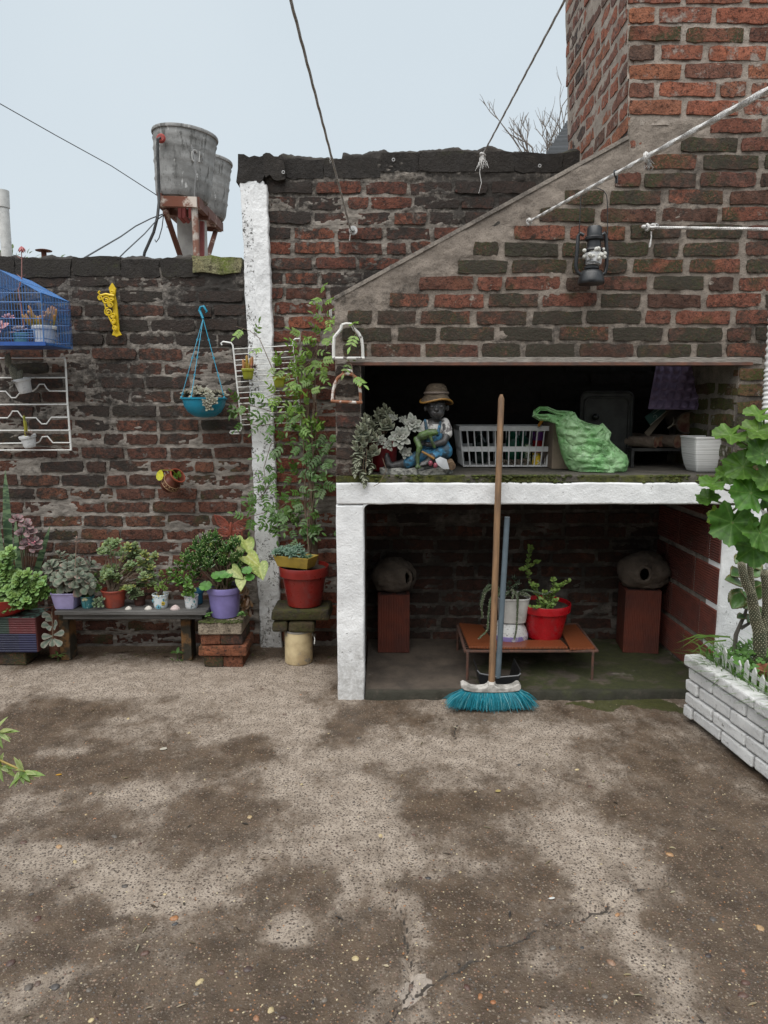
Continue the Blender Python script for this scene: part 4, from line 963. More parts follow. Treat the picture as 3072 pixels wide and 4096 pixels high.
# thin red-edged tile under the painted cup
# --- kalanchoe in lavender pot
LAV = plastic('lavender_plastic', (.36, .32, .55), rough=.45, dirt=(.24, .21, .30), dlo=.6, dhi=.8)
c = V(Z1(636, 690, 3.575).x, 3.59, BZ)
t = potted('potted_kalanchoe', 'grey-leaved kalanchoe in a square lavender pot on the bench', 'potted plant', c, .066, .049, .088, LAV, sq=8, n=40, lip=.001, lh=.01)
def kalanchoe(t, stems, base, c1=(.13, .175, .135), ce=(.22, .21, .17), L=.060, W=.046, name='foliage', nn=14, pink=.15):
    mb = MB(); sm = MB()
    for (e, n) in stems:
        e = Vector(e); b = Vector(base)+V(R.uniform(-.03, .03), R.uniform(-.02, .02), -.01); pts = curve(b, e, .012, 6); sm.tube(pts, [.0035]*3+[.003]*3+[.002], 6)
        ax = (pts[-1]-pts[-3]).normalized()+V(0, -.35, .3); nn_, a, b2 = frame(ax); ph = R.uniform(0, 6)
        for i in range(n):
            tt = i/(n-1); an = ph+(i//2)*pi/2+(i % 2)*pi+R.uniform(-.25, .25); rd = a*cos(an)+b2*sin(an); el = radians(-12+85*tt**1.3); l = L*(1-.66*tt**1.5)*R.uniform(.85, 1.1)
            d = rd*cos(el)+nn_*sin(el); ln = nn_*cos(el)-rd*sin(el); p_ = e-nn_*(.055*(1-tt))
            k = vary(c1, .18); leaf(mb, p_, d, ln, l, W*(l/L), 'obov', .0025, -.12, .12, k, (k[0]*1.08, k[1]*1.05, k[2]*1.05), ce if R.random() > pink else (.30, .19, .17))
    obj('stem', sm, STEM, t); return obj(name, mb, MATT, t)
st_ = [((Z1(x, y, d)), n) for x, y, d, n in ((560,150,3.62,16),(470,250,3.56,16),(640,260,3.53,16),(760,230,3.56,16),(870,250,3.62,14),(700,190,3.64,14),(430,320,3.60,14),(830,400,3.52,14),(600,360,3.50,14),(745,340,3.49,16),(520,380,3.52,12),(850,440,3.50,10),(720,440,3.50,10))]
kalanchoe(t, st_, c+V(0, 0, .085))
mb = MB(); pts = [Z1(712, 290, 3.52), Z1(718, 180, 3.53), Z1(722, 60, 3.54), Z1(728, 10, 3.54)]; mb.tube(pts, [.0022, .002, .0016, .001], 5, col=(.25, .17, .13))
for k in range(12): a = k*2.4; leaf(mb, pts[-1]+V(0, 0, -.02*(k % 2)), (cos(a), sin(a)*.6, .35), (0, 0, 1), .02, .005, 'lance', 0, .1, 0, (.32, .2, .17))
obj('flower_stalk', mb, SUCC, t)
# --- small cups
def cupmat(name, base, cols, sc=55, lo=.56):
    m = NT(name); v = m.coord('Object'); c = m.mix(0., base, base)
    for i, q in enumerate(cols):
        mp = m.node('ShaderNodeMapping'); mp.inputs['Location'].default_value = (i*3.1, i*1.7, i*.9); m.l(v, mp.inputs[0])
        c = m.mix(m.ramp(m.vor(mp.outputs[0], sc*(1+.3*i)), .20, .26, 1, 0), c, q) if i % 2 == 0 else m.mix(m.ramp(m.noise(mp.outputs[0], sc*1.1, 3, .6), lo+.05, lo+.09), c, q)
    return m.done(c, .35)
def jade(t, base, tips, c1=(.10, .20, .045), L=.03, W=.018, n=9, m_=GLOSS, th=.0035, stemc=None, edge=None, name='foliage'):
    mb = MB(); sm = MB(); base = Vector(base)
    for e in tips:
        e = Vector(e); pts = curve(base+V(R.uniform(-.012, .012), R.uniform(-.012, .012), -.008), e, .01, 5, wob=.004); sm.tube(pts, [.004, .0038, .0033, .003, .0025, .002], 6)
        ax = (pts[-1]-pts[-2]).normalized(); nn_, a, b2 = frame(ax); ph = R.uniform(0, 6)
        for i in range(n):
            tt = i/(n-1); an = ph+(i//2)*pi/2+(i % 2)*pi+R.uniform(-.3, .3); rd = a*cos(an)+b2*sin(an); el = radians(5+65*tt); l = L*(1.05-.45*tt)*R.uniform(.85, 1.15)
            k = vary(c1, .22); leaf(mb, e-nn_*(L*1.1*(1-tt)), rd*cos(el)+nn_*sin(el), nn_*cos(el)-rd*sin(el), l, W*(l/L), 'obov', th, .05, .15, k, (k[0]*1.3, k[1]*1.2, k[2]*1.1), edge)
    obj('stem', sm, STEM, t); return obj(name, mb, m_, t)
c = V(Z1(830, 680, 3.575).x, 3.585, BZ)
t = potted('potted_succulent', 'small teal cup painted with a daisy on the bench', 'potted plant', c, .036, .028, .063, cupmat('teal_painted', (.06, .22, .24), [(.3, .45, .42), (.03, .12, .14)], 60), n=28, lip=.001, lh=.008)
mb = MB()
for k in range(7): a = radians(100+k*160/6-80); q = c+V(0, -.0365, .046); leaf(mb, q+V(0, -.0005, 0), (cos(a), 0, sin(a)), (0, -1, 0), .016, .005, 'obov', 0, 0, 0, (.62, .60, .38))
mb.tube([c+V(.001, -.0362, .044), c+V(0, -.0335, .015)], .0012, 5, col=(.05, .18, .14)); obj('painted_daisy', mb, SUCC, t)
jade(t, c+V(0, 0, .055), [Z1(x, y, d) for x, y, d in ((890,420,3.57),(930,470,3.58),(850,510,3.56),(905,350,3.62),(800,500,3.6))], (.09, .17, .05), .032, .023, 8, SUCC)
mb = MB()
for x, y in ((915,600),(950,640),(900,640),(960,590)): rosette(mb, Z1(x, y, 3.545), (0, -.8, .6), 10, .022, .014, 'obov', .002, (.12, .17, .09), (.14, .2, .1))
obj('trailing_rosettes', mb, SUCC, t)
# --- terracotta plastic pot with the leggy aeonium
TER = plastic('terracotta_plastic', (.28, .048, .026), rough=.5, c2=(.2, .04, .025), sc=25)
c = V(Z1(1075, 685, 3.58).x, 3.60, BZ)
t = potted('potted_aeonium', 'leggy green aeonium trailing from a terracotta-red pot on the bench', 'potted plant', c, .064, .046, .095, TER, n=34, lip=.003, lh=.012)
mb = MB(); sm = MB(); b0 = c+V(0, 0, .085)
for k in range(46):
    if k < 13: x, y = R.uniform(940, 1330), R.uniform(60, 150)
    elif k < 34: x, y = R.uniform(1200, 1500), R.uniform(150, 480)
    else: x, y = R.uniform(960, 1120), R.uniform(300, 460)
    e = Z1(x, y, R.uniform(3.54, 3.68)); sm.tube(curve(b0+V(R.uniform(-.03, .03), 0, 0), e, .03, 6, wob=.008), [.003]*3+[.0024]*3+[.002], 5)
    for q in range(3):
        p_ = e+V(R.uniform(-.022, .022), R.uniform(-.02, .02), R.uniform(-.016, .016)); g = R.random()
        rosette(mb, p_, (R.uniform(-.4, .4), -.6, 1), 14, R.uniform(.022, .034), .014, 'obov', .0022, vary((.13, .19, .085) if g < .75 else (.24, .25, .06)), (.2, .27, .10), e0=8)
obj('stem', sm, mat('pale_stem', (.21, .16, .115), .85), t); obj('rosettes', mb, SUCC, t)
c = V(Z1(1325, 660, 3.63).x, 3.635, BZ)
t = potted('potted_sedum', 'small dark clay pot half hidden at the back of the bench', 'potted plant', c, .034, .027, .05, mat('dark_clay', (.08, .028, .018), .7), n=26)
mb = MB()
for k in range(12): rosette(mb, c+V(R.uniform(-.035, .035), R.uniform(-.05, .01), .055+R.uniform(-.01, .03)), (R.uniform(-.4, .4), -.6, 1), 12, .022, .010, 'obov', .002, vary((.15, .2, .10)), (.2, .26, .12))
obj('rosettes', mb, SUCC, t)
CUP1 = cupmat('pansy_print', (.60, .66, .68), [(.07, .25, .33), (.10, .16, .17), (.5, .36, .03), (.12, .3, .36)], 42)
c = V(Z1(1520, 670, 3.575).x, 3.585, BZ)
t = potted('potted_succulent', 'white cup printed with blue and yellow pansies on the bench', 'potted plant', c, .042, .033, .073, CUP1, n=30, lip=.001, lh=.008)
mb = MB()
def pansy(mb, p_, r_, c_, ctr):
    for a in (0, 72, 144, 216, 288): q = radians(a+90); mb.ell(p_+V(cos(q)*r_*.55, 0, sin(q)*r_*.55), (r_*.5, .0012, r_*.5), 8, 5, col=c_)
    mb.ell(p_+V(0, -.001, 0), (r_*.35, .0015, r_*.35), 8, 5, col=ctr)
pansy(mb, c+V(.022, -.0325, .03), .011, (.5, .36, .03), (.05, .03, .02)); pansy(mb, c+V(-.001, -.0355, .012), .012, (.15, .38, .48), (.02, .03, .06)); pansy(mb, c+V(-.027, -.028, .042), .009, (.15, .36, .46), (.5, .5, .4))
obj('printed_pansies', mb, SUCC, t)
jade(t, c+V(0, 0, .065), [Z1(x, y, d) for x, y, d in ((1540,430,3.56),(1480,480,3.55),(1530,330,3.6),(1600,390,3.6),(1450,350,3.62),(1570,480,3.55))], (.14, .24, .05), .022, .019, 8, SUCC, edge=(.2, .3, .07))
# --- jade
CUP2 = cupmat('speckled_print', (.62, .63, .64), [(.10, .28, .31), (.06, .07, .08), (.20, .42, .45), (.33, .22, .2)], 48)
c = V(Z2(500, 1330, 3.575).x, 3.58, BZ)
t = potted('potted_jade', 'glossy jade plant in a white cup with teal speckles on the bench end', 'potted plant', c, .037, .030, .068, CUP2, n=30, lip=.001, lh=.008)
jade(t, c+V(0, 0, .06), [Z2(x, y, d) for x, y, d in ((320,760,3.58),(250,850,3.55),(300,930,3.52),(420,780,3.60),(500,740,3.62),(380,900,3.52),(450,980,3.50),(340,980,3.52),(520,900,3.58),(540,820,3.62),(440,1080,3.52),(480,1110,3.52),(230,870,3.57),(390,700,3.62))], (.085, .185, .035), .040, .023, 8, GLOSS, .0045)
c = V(Z2(550, 1230, 3.64).x, 3.66, BZ)
t = potted('empty_pot', 'blue plastic pot tucked behind the speckled cup', 'pot', c, .040, .032, .075, plastic('blue_plastic', (.03, .16, .27)), n=28)
# --- shells
for (x, y, w_, lab) in ((1222, 678, .034, 'white scallop shell beside the terracotta pot on the bench'), (1410, 676, .038, 'cream ridged shell beside the pansy cup'), (1665, 690, .048, 'pink-striped clam shell between the two printed cups')):
    c = V(Z1(x, y, 3.555).x, 3.55, BZ); mb = MB(); n, m_ = 18, 7; vs = []; cs = []
    for j in range(m_):
        el = pi/2*j/(m_-1)
        for k in range(n):
            a = 2*pi*k/n; rdg = 1+.06*cos(k*pi)*cos(el); vs.append(c+V(cos(a)*cos(el)*w_*.5*rdg, sin(a)*cos(el)*w_*.4*rdg, sin(el)*w_*.42*(1+.2*sin(a)))); s_ = .75 if j % 2 else 1.; cs.append((.62*s_, .58*s_*(.85 if 'pink' in lab else 1), .52*s_*(.9 if 'pink' in lab else 1)))
    fs = [(j*n+k, j*n+(k+1) % n, (j+1)*n+(k+1) % n, (j+1)*n+k) for j in range(m_-1) for k in range(n)]; mb.add(vs, fs, cs)
    tag(obj('seashell', mb, mat('shell', (1, 1, 1), .4, tint=True), None, loc=c), lab, 'shell', 'shells on the bench')
# ================================================================== PURPLE POT ON BRICK PIER
pb = brickmat('pier_brick', [(.20,.075,.04), (.25,.09,.045), (.15,.06,.04)], s_lo=.5, s_hi=.66, moss=(.04,.045,.015), m_lo=.62, m_hi=.8)
pbl = brickmat('pale_block', [(.30,.25,.19), (.33,.27,.2)], s_lo=.56, s_hi=.7, moss=(.05,.06,.015), m_lo=.7, m_hi=.85)
pier = thing('brick_pier', 'stub pier of stacked bricks with pale mossy slab on top', 'brick pier', (-.81, 3.60, 0))
def zz(y, d=3.515): return Z2(800, y, d).z
def xx(x, d=3.515): return Z2(x, 1700, d).x
def rbrick(name, x0, x1, z0, z1, y0, y1, m_, parent, jit=.004, bev=.006):
    o = obj(name, MB().box(((x0+x1)/2, (y0+y1)/2, (z0+z1)/2), (x1-x0, y1-y0, z1-z0), None, None, jit), m_, parent, False, bev); return o
z4, z3, z2_, z1_ = zz(1470), zz(1612), zz(1748), zz(1878)
rbrick('slab', xx(600), xx(1112), z3+.001, z4, 3.50, 3.735, pbl, pier)
rbrick('brick', xx(618), xx(855), z2_, z3-.003, 3.515, 3.72, pb, pier); rbrick('brick', xx(862), xx(1117), z2_, z3-.003, 3.512, 3.72, pb, pier)
rbrick('brick', xx(588), xx(1160), z1_, z2_-.003, 3.505, 3.63, pb, pier); rbrick('brick', xx(595), xx(1150), z1_, z2_-.003, 3.635, 3.74, pb, pier)
rbrick('brick', xx(637), xx(876), -.005, z1_-.003, 3.515, 3.72, pb, pier); rbrick('brick', xx(881), xx(1108), -.005, z1_-.003, 3.518, 3.72, pb, pier)
mm = MB()
for k in range(260): r_ = R.uniform(.003, .008); mm.ell((R.uniform(xx(600), xx(1110)), R.choice([R.uniform(3.50, 3.54), R.uniform(3.5, 3.72)]), z4+.0005), (r_*1.4, r_*1.3, r_*.7), 6, 4, jit=.25, col=(R.uniform(.5, 1.2),)*3)
tag(obj('moss_cover', mm, mat('moss', (.065, .08, .014)), pier), kind='stuff')
PURP = plastic('purple_plastic', (.235, .20, .46), rough=.42, dirt=(.17, .15, .27), dlo=.64, dhi=.85)
c = V(Z2(897, 1440, 3.59).x, 3.615, z4+.003); pr_t = .086
t = potted('potted_shrub', 'purple pot crowded with dark crassula and pale arrowhead leaves on the brick pier', 'potted plant', c, .090, .069, .160, PURP, n=40, lip=.004, lh=.032)
mb = MB(); sm = MB(); b0 = c+V(0, 0, .14)
for k in range(66):
    while True:
        x, y = R.uniform(470, 1130), R.uniform(430, 920); dx, dy = (x-790)/340, (y-690)/265
        if dx*dx+dy*dy < 1.02 and not (y > 800 and 640 < x < 980): break
    e = Z2(x, y, R.uniform(3.52, 3.70)); pts = curve(b0+V(R.uniform(-.04, .03), R.uniform(-.03, .03), 0), e-V(0, 0, .02), .02, 5, wob=.006); sm.tube(pts, [.005, .0045, .004, .0035, .003, .002], 5)
    for q in range(13):
        d = V(R.uniform(-1, 1), R.uniform(-1, .6), R.uniform(.1, 1.5)).normalized(); p_ = e+V(R.uniform(-.014, .014), R.uniform(-.014, .014), R.uniform(-.028, .008)); L = R.uniform(.022, .038); k_ = vary((.045, .11, .025), .3)
        mb.tube([p_, p_+d*L*.6+V(0, 0, .002), p_+d*L*.93+V(0, 0, .006), p_+d*L+V(0, 0, .006)], [.0032, .0035, .0036, .0022], 5, col=[k_, k_, (k_[0]*1.6, k_[1]*1.4, k_[2]*1.3), (.34, .38, .18)])
obj('stem', sm, STEM, t); obj('crassula', mb, GLOSS, t)
def bigleaf(t, name, b, tipv, n, W, c1, c2, m_, shape='arrow', nv=9, vein=(.5, .55, .2), lobes=False, cup=.12, curl=-.15):
    """broad leaf with midrib and side veins coloured on a fine grid"""
    b, tipv, n = Vector(b), Vector(tipv), Vector(n); d = tipv-b; L = d.length; d.normalize(); n = (n-d*n.dot(d)).normalized(); s = d.cross(n)
    P = SHP[shape]; nu = 10; rows = 14; vs = []; cs = []
    for i in range(rows+1):
        t_ = i/rows; w_ = np.interp(t_, [q[0] for q in P], [q[1] for q in P])
        for j in range(nu+1):
            u = (j/nu-.5)*2; back = -.16*L*abs(u)**1.5*max(0, 1-t_*3) if shape == 'arrow' else 0
            p_ = b+d*(L*t_+back)+s*(u*W*.5*w_)+n*(cup*W*abs(u)*w_+curl*L*t_*t_+.012*L*sin(t_*22-abs(u)*6))
            vs.append(p_); vn = abs(u) < .13 or abs(((t_*7-abs(u)*1.6) % 1)-.5) > .41; k = vein if vn else tuple(c1[q]*(1-abs(u))+c2[q]*abs(u) for q in range(3)); cs.append(k)
    fs = [(i*(nu+1)+j, i*(nu+1)+j+1, (i+1)*(nu+1)+j+1, (i+1)*(nu+1)+j) for i in range(rows) for j in range(nu)]
    mb = MB(); mb.add(vs, fs, cs); return obj(name, mb, m_, t)
PG, PY_ = (.42, .46, .13), (.22, .33, .07)
sm = MB()
for (bx, by, tx, ty, W, d0, d1, nrm, c1, c2) in ((950,830,700,470,.10,3.70,3.66,(0,-1,.5),(.35,.42,.10),(.28,.36,.08)), (1020,490,1120,620,.085,3.68,3.62,(.1,-1,.6),(.5,.52,.22),(.3,.4,.1)),
        (1150,480,1215,650,.085,3.68,3.60,(.5,-1,.4),(.46,.5,.16),(.26,.38,.09)), (1170,670,1330,800,.085,3.60,3.56,(.1,-1,.8),(.45,.46,.10),(.3,.4,.07)),
        (1300,780,1365,950,.10,3.58,3.52,(.4,-1,.3),(.33,.40,.12),(.24,.33,.08)), (985,830,1120,950,.065,3.54,3.50,(-.2,-1,.5),(.40,.44,.17),(.25,.34,.10)), (1100,950,1090,1095,.058,3.52,3.475,(0,-1,.2),(.48,.5,.24),(.34,.42,.14)),
        (1050,720,1090,830,.07,3.62,3.58,(0,-1,.4),(.3,.38,.1),(.2,.3,.07))):
    b_ = Z2(bx, by, d0); bigleaf(t, 'arrowhead_leaf', b_, Z2(tx, ty, d1), nrm, W, c1, c2, LEAF); sm.tube(curve(b0, b_, .02, 5), .002, 5)
obj('petiole', sm, GSTEM, t)
def clover(mb, c, r_, nrm=(0, -.7, 1), c1=(.09, .24, .045), n=4):
    nn_, a, b2 = frame(nrm); c = Vector(c); ph = R.uniform(0, 6)
    for k in range(n): an = ph+2*pi*k/n; d = a*cos(an)+b2*sin(an); leaf(mb, c, d, nn_, r_, r_*1.25, 'obov', 0, .05, .15, vary(c1), None)
mb = MB()
for x, y, r_ in ((1170,850,.026),(1205,935,.024),(670,1040,.032),(800,910,.026),(880,900,.026),(940,900,.024),(830,950,.022)):
    p_ = Z2(x, y, 3.52); clover(mb, p_, r_); mb.tube(curve(b0, p_, .01, 4), .0014, 5, col=(.12, .22, .05))
obj('clover', mb, LEAF, t)
mb = MB()
for k in range(16): p_ = Z2(R.uniform(1120, 1210), R.uniform(1040, 1300), 3.56+R.uniform(-.02, .02)); leaf(mb, p_, (R.uniform(-.6, .6), R.uniform(-.6, 0), -1), (R.uniform(-1, 1), -1, 0), R.uniform(.025, .05), .024, 'round', 0, .5, .5, vary((.13, .065, .03), .3), (.09, .045, .02))
mb.tube([c+V(.075, -.02, .16), Z2(1130, 1040, 3.56), Z2(1170, 1250, 3.56)], .002, 5, col=(.12, .07, .03)); obj('dead_leaves', mb, LEAF, t)
mb = MB()
for x, y in ((700,1405),(725,1390),(1080,1400),(1130,1405),(1110,1385)): rosette(mb, Z2(x, y, 3.51)+V(0, 0, .006), (0, -.5, 1), 7, .018, .012, 'obov', 0, (.10, .2, .05))
tag(obj('weeds', mb, LEAF, None), 'tiny weeds sprouting from the moss around the purple pot', 'weeds', kind='stuff')
# ================================================================== RED POT ON BRICKS ON THE CAN
def Z4(x, y, d): return D(*fx(1000, 1900, 2.602, x, y), d)
can_c = V(Z4(497, 1800, 3.56).x, 3.60, 0); cr = .072; ch_ = Z4(497, 1640, 3.53).z
can = thing('paint_can', 'dented cream paint can carrying mossy bricks beside the white column', 'paint can', can_c)
CREAM = mat('cream_paint_tin', (.60, .49, .29), .5, c2=(.40, .30, .17), sc=9, dirt=(.22, .20, .17), dsc=12, dlo=.56, dhi=.64, bump=.15, bs=25)
obj('body', MB().lathe([(cr*.97, 0), (cr, .006), (cr, .03), (cr*.995, .08), (cr*1.003, .12), (cr, ch_-.012), (cr*1.0, ch_-.01), (cr*.9, ch_-.008)], can_c, 40), CREAM, can)
TIN = mat('dull_tin', (.5, .49, .46), .35, metal=.8)
obj('rim', MB().lathe([(cr*.98, ch_-.012), (cr*1.025, ch_-.009), (cr*1.03, ch_-.004), (cr*1.02, ch_), (cr*.93, ch_), (cr*.92, ch_-.006)], can_c, 40), TIN, can)
mb = MB(); mb.tube([can_c+V(cr*1.0, 0, ch_-.03), can_c+V(cr*1.12, -.01, ch_-.03), can_c+V(cr*1.2, -.02, ch_-.05), can_c+V(cr*1.18, -.03, ch_-.075)], .0045, 7); mb.ell(can_c+V(cr*1.01, 0, ch_-.03), (.006, .014, .014), 10, 6); obj('ear', mb, TIN, can)
mb_b = brickmat('mossy_loose_brick', [(.06,.045,.025), (.10,.065,.03)], s_lo=.44, s_hi=.6, moss=(.05,.052,.014), m_lo=.45, m_hi=.65)
def xz(x, y, d=3.52): p_ = Z4(x, y, d); return p_.x, p_.z
xa, za = xz(220, 1500); xb, zb = xz(830, 1345)
xc_, zc_ = xz(600, 1500)
def loose(name, x0, x1, z0, z1, y0, y1, lab):
    o = rbrick(name, x0, x1, z0, z1, y0, y1, mb_b, None, .006, .012); tag(o, lab, 'brick', 'loose bricks on the paint can'); return o
zt1 = ch_+.001; zt2 = zt1+.056; zt3 = zt2+.002+.062
loose('loose_brick', xa, xz(395, 1500)[0]-.002, zt1, zt2, 3.53, 3.70, 'mossy half brick on the paint can, left one of the lower pair')
loose('loose_brick', xz(395, 1500)[0]+.002, xc_+.03, zt1, zt2, 3.525, 3.69, 'mossy half brick on the paint can, right one of the lower pair')
loose('loose_brick', xa, xb, zt2+.002, zt3, 3.52, 3.72, 'thick blackened brick directly under the big red pot')
RED = plastic('dark_red_plastic', (.21, .016, .012), rough=.32)
c = V(Z4(565, 1300, 3.6).x, 3.615, zt3+.003); Hr = Z4(565, 990, 3.5).z-c.z
t = potted('potted_vine', 'large dark red pot with a jasmine vine climbing the wall', 'potted plant', c, .127, .086, Hr, RED, n=48, lip=.006, lh=.05)
vine_pot, vine_c = t, c+V(.02, .03, Hr-.03)
YT = plastic('mustard_plastic', (.36, .25, .04), rough=.45, dirt=(.15, .10, .03))
yt = thing('planter_trough', 'mustard-yellow trough of blue-green rosettes resting on the red pot', 'planter trough', c+V(-.02, -.05, Hr))
p0, p1, p2 = Z4(272, 905, 3.52), Z4(600, 1005, 3.49), Z4(715, 905, 3.60)
zb_ = c.z+Hr+.002
ctr = c+V(-.035, -.045, Hr+.003); rotz = Matrix.Rotation(-.42, 3, 'Z')
def trap(mb, ctr, l0, w0, l1, w1, h0, h1, rot):
    mb.hexa([ctr+rot @ V(sx*l0/2, sy*w0/2, h0) for sx, sy in ((-1,-1),(1,-1),(1,1),(-1,1))], [ctr+rot @ V(sx*l1/2, sy*w1/2, h1) for sx, sy in ((-1,-1),(1,-1),(1,1),(-1,1))])
mb = MB(); 
for (sx0, sy0, sx1, sy1) in ((-1,-1,1,-1),(1,-1,1,1),(1,1,-1,1),(-1,1,-1,-1)):
    b_ = [ctr+rotz @ V(sx0*.085, sy0*.040, 0), ctr+rotz @ V(sx1*.085, sy1*.040, 0), ctr+rotz @ V(sx1*.080, sy1*.035, 0), ctr+rotz @ V(sx0*.080, sy0*.035, 0)]
    t_ = [ctr+rotz @ V(sx0*.103, sy0*.055, .058), ctr+rotz @ V(sx1*.103, sy1*.055, .058), ctr+rotz @ V(sx1*.097, sy1*.049, .058), ctr+rotz @ V(sx0*.097, sy0*.049, .058)]; mb.hexa(b_, t_)
trap(mb, ctr, .165, .075, .167, .077, 0, .004, rotz); obj('trough', mb, YT, yt, False, .002)
mb = MB(); trap(mb, ctr, .17, .08, .185, .09, .01, .046, rotz); obj('soil', mb, SOIL, yt, False)
mb = MB()
for k in range(30):
    u = R.uniform(-.11, .055); v_ = R.uniform(-.055, .05); p_ = ctr+rotz @ V(u, v_, .06+R.uniform(0, .04)*(1-((u+.03)/.1)**2)); rosette(mb, p_, (u*3, v_*4-.5, 1), 20, R.uniform(.026, .04), .0085, 'lance', .002, vary((.10, .17, .12)), (.15, .25, .18), e0=-5, e1=80)
for k in range(5): p_ = ctr+rotz @ V(R.uniform(.05, .085), R.uniform(-.03, .03), .055); rosette(mb, p_, (0, -.5, 1), 12, .02, .007, 'lance', .002, (.08, .14, .06))
obj('rosettes', mb, SUCC, yt)
# --- jasmine vine
def pinnate(mb, b, d, n, L, c1, pairs=3):
    d = Vector(d).normalized(); n = Vector(n); n = (n-d*n.dot(d)); n = n.normalized() if n.length > 1e-4 else d.orthogonal().normalized(); s = d.cross(n); b = Vector(b)
    mb.tube([b, b+d*L*.55-n*L*.02, b+d*L-n*L*.07], .0009, 4, col=(c1[0]*.9, c1[1]*.8, c1[2]))
    for k in range(pairs):
        t_ = .22+.62*k/pairs; p_ = b+d*(L*t_)
        for sd_ in (-1, 1):
            k_ = vary(c1, .14); leaf(mb, p_, d*.55+s*sd_, n+d*.1, L*.34, L*.15, 'lance', 0, -.18, .16, k_, None)
    leaf(mb, b+d*L*.93, d, n, L*.40, L*.15, 'lance', 0, -.2, .15, vary(c1, .14))
sm = MB(); fol = MB(); r3 = random.Random(77)
root = vine_c
for k in range(6):
    e = D(660+R.uniform(-25, 30), 760+R.uniform(-60, 90), 3.76); pts = curve(root+V(R.uniform(-.02, .02), R.uniform(-.02, .02), 0), e, .0, 9, wob=.016); sm.tube(pts, [.0042-.0003*i for i in range(10)], 6)
sm.tube([root+V(.035, .06, -.02), D(668, 1000, 3.80), D(664, 870, 3.80)], [.014, .013, .011], 8)
def runner(pts, n, L=(.06, .085), c1=(.13, .24, .035), side=True):
    P = [D(x, y, d) for x, y, d in pts]; sm.tube(P, [.0022-.0012*i/len(P) for i in range(len(P))], 5)
    seg = [(P[i+1]-P[i]).length for i in range(len(P)-1)]; T = sum(seg)
    for k in range(n):
        q = T*(k+.5)/n; i = 0
        while i < len(seg)-1 and q > seg[i]: q -= seg[i]; i += 1
        p_ = P[i].lerp(P[i+1], min(1, q/seg[i])); tg = (P[i+1]-P[i]).normalized(); sd_ = tg.cross(V(0, 1, 0))*(1 if k % 2 else -1)
        d = (tg*.5+sd_+V(R.uniform(-.3, .3), R.uniform(-.8, -.1), R.uniform(-.5, .1)))
        pinnate(fol, p_, d, V(R.uniform(-.3, .3), -1, R.uniform(.2, .8)), R.uniform(*L), vary(c1, .2), R.choice([2, 3, 3, 4]))
for pts, n in (([(668,790,3.75),(690,740,3.72),(705,690,3.70),(698,650,3.66),(688,625,3.62)], 13), ([(705,690,3.60),(735,690,3.30),(760,700,3.08),(775,735,3.05)], 9), ([(715,700,3.50),(735,750,3.20),(760,790,3.07),(765,830,3.05)], 8),
     ([(662,830,3.75),(640,770,3.73),(655,720,3.70)], 10), ([(670,850,3.74),(620,800,3.72),(590,790,3.70)], 10), ([(665,880,3.74),(600,850,3.70),(570,860,3.69)], 9), ([(660,900,3.74),(590,890,3.70),(520,870,3.70),(497,870,3.70)], 12),
     ([(650,905,3.74),(560,920,3.72),(500,905,3.72)], 9), ([(655,930,3.74),(585,960,3.72),(570,1010,3.72),(575,1060,3.71),(555,1080,3.71)], 13), ([(665,960,3.74),(700,930,3.72),(715,960,3.70)], 7),
     ([(650,1030,3.72),(600,1020,3.70),(560,1080,3.70),(540,1080,3.70)], 10), ([(655,1060,3.72),(600,1100,3.68),(545,1115,3.68),(525,1120,3.68)], 11), ([(655,1080,3.72),(605,1130,3.66),(580,1145,3.65)], 9), ([(660,1010,3.74),(690,1040,3.70),(710,1060,3.66)], 8),
     ([(665,940,3.76),(690,990,3.72),(705,1010,3.7)], 7), ([(590,800,3.70),(560,730,3.70),(540,715,3.72),(510,705,3.73)], 4), ([(662,820,3.76),(650,800,3.72),(680,770,3.70),(705,790,3.70)], 9)):
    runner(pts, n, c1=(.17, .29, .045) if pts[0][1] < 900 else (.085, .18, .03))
for k in range(70):
    x = R.gauss(655, 24); y = 780+390*R.random()**.7; 
    if 1150 < y and x < 630: continue
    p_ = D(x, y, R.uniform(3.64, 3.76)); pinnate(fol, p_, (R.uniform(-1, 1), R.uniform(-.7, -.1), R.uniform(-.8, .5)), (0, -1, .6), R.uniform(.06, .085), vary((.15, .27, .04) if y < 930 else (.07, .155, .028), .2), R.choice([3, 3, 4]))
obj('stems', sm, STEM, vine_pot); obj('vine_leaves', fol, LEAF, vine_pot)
# ================================================================== FAR LEFT: painted block, sedum bowl, snake plant
def Z0(x, y, d): return D(*fx(0, 1800, 1.185, x, y), d)
pbk = thing('painted_block', 'hollow block painted red, green and dark blue under the sedum bowl', 'painted block', (-1.85, 3.58, .06))
bxl, bxr = -2.12, Z1(345, 900, 3.52).x; zlo, zhi = Z1(200, 1090, 3.52).z, Z1(200, 765, 3.52).z; ym = (zlo+zhi)/2
GRN = mat('dull_green_paint', (.018, .04, .028), .6, bump=.3); REDP = mat('crimson_paint', (.11, .008, .01), .5, bump=.3); NAVY = mat('navy_paint', (.005, .007, .035), .5, bump=.3)
xm_ = Z1(88, 900, 3.52).x; xm2 = Z1(180, 1000, 3.52).x; zmid = Z1(200, 915, 3.52).z
def ribpanel(nm, x0, x1, z0, z1, m_):
    n = max(3, int((z1-z0)/.011)); vs = []; fs = []
    for j in range(n*2+1): z = z0+(z1-z0)*j/(n*2); y = 3.52+(0 if j % 2 else .0025); vs += [(x0, y, z), (x1, y, z)]
    for j in range(n*2): fs.append((j*2, j*2+1, j*2+3, j*2+2))
    return obj(nm, MB().add(vs, fs), m_, pbk, False)
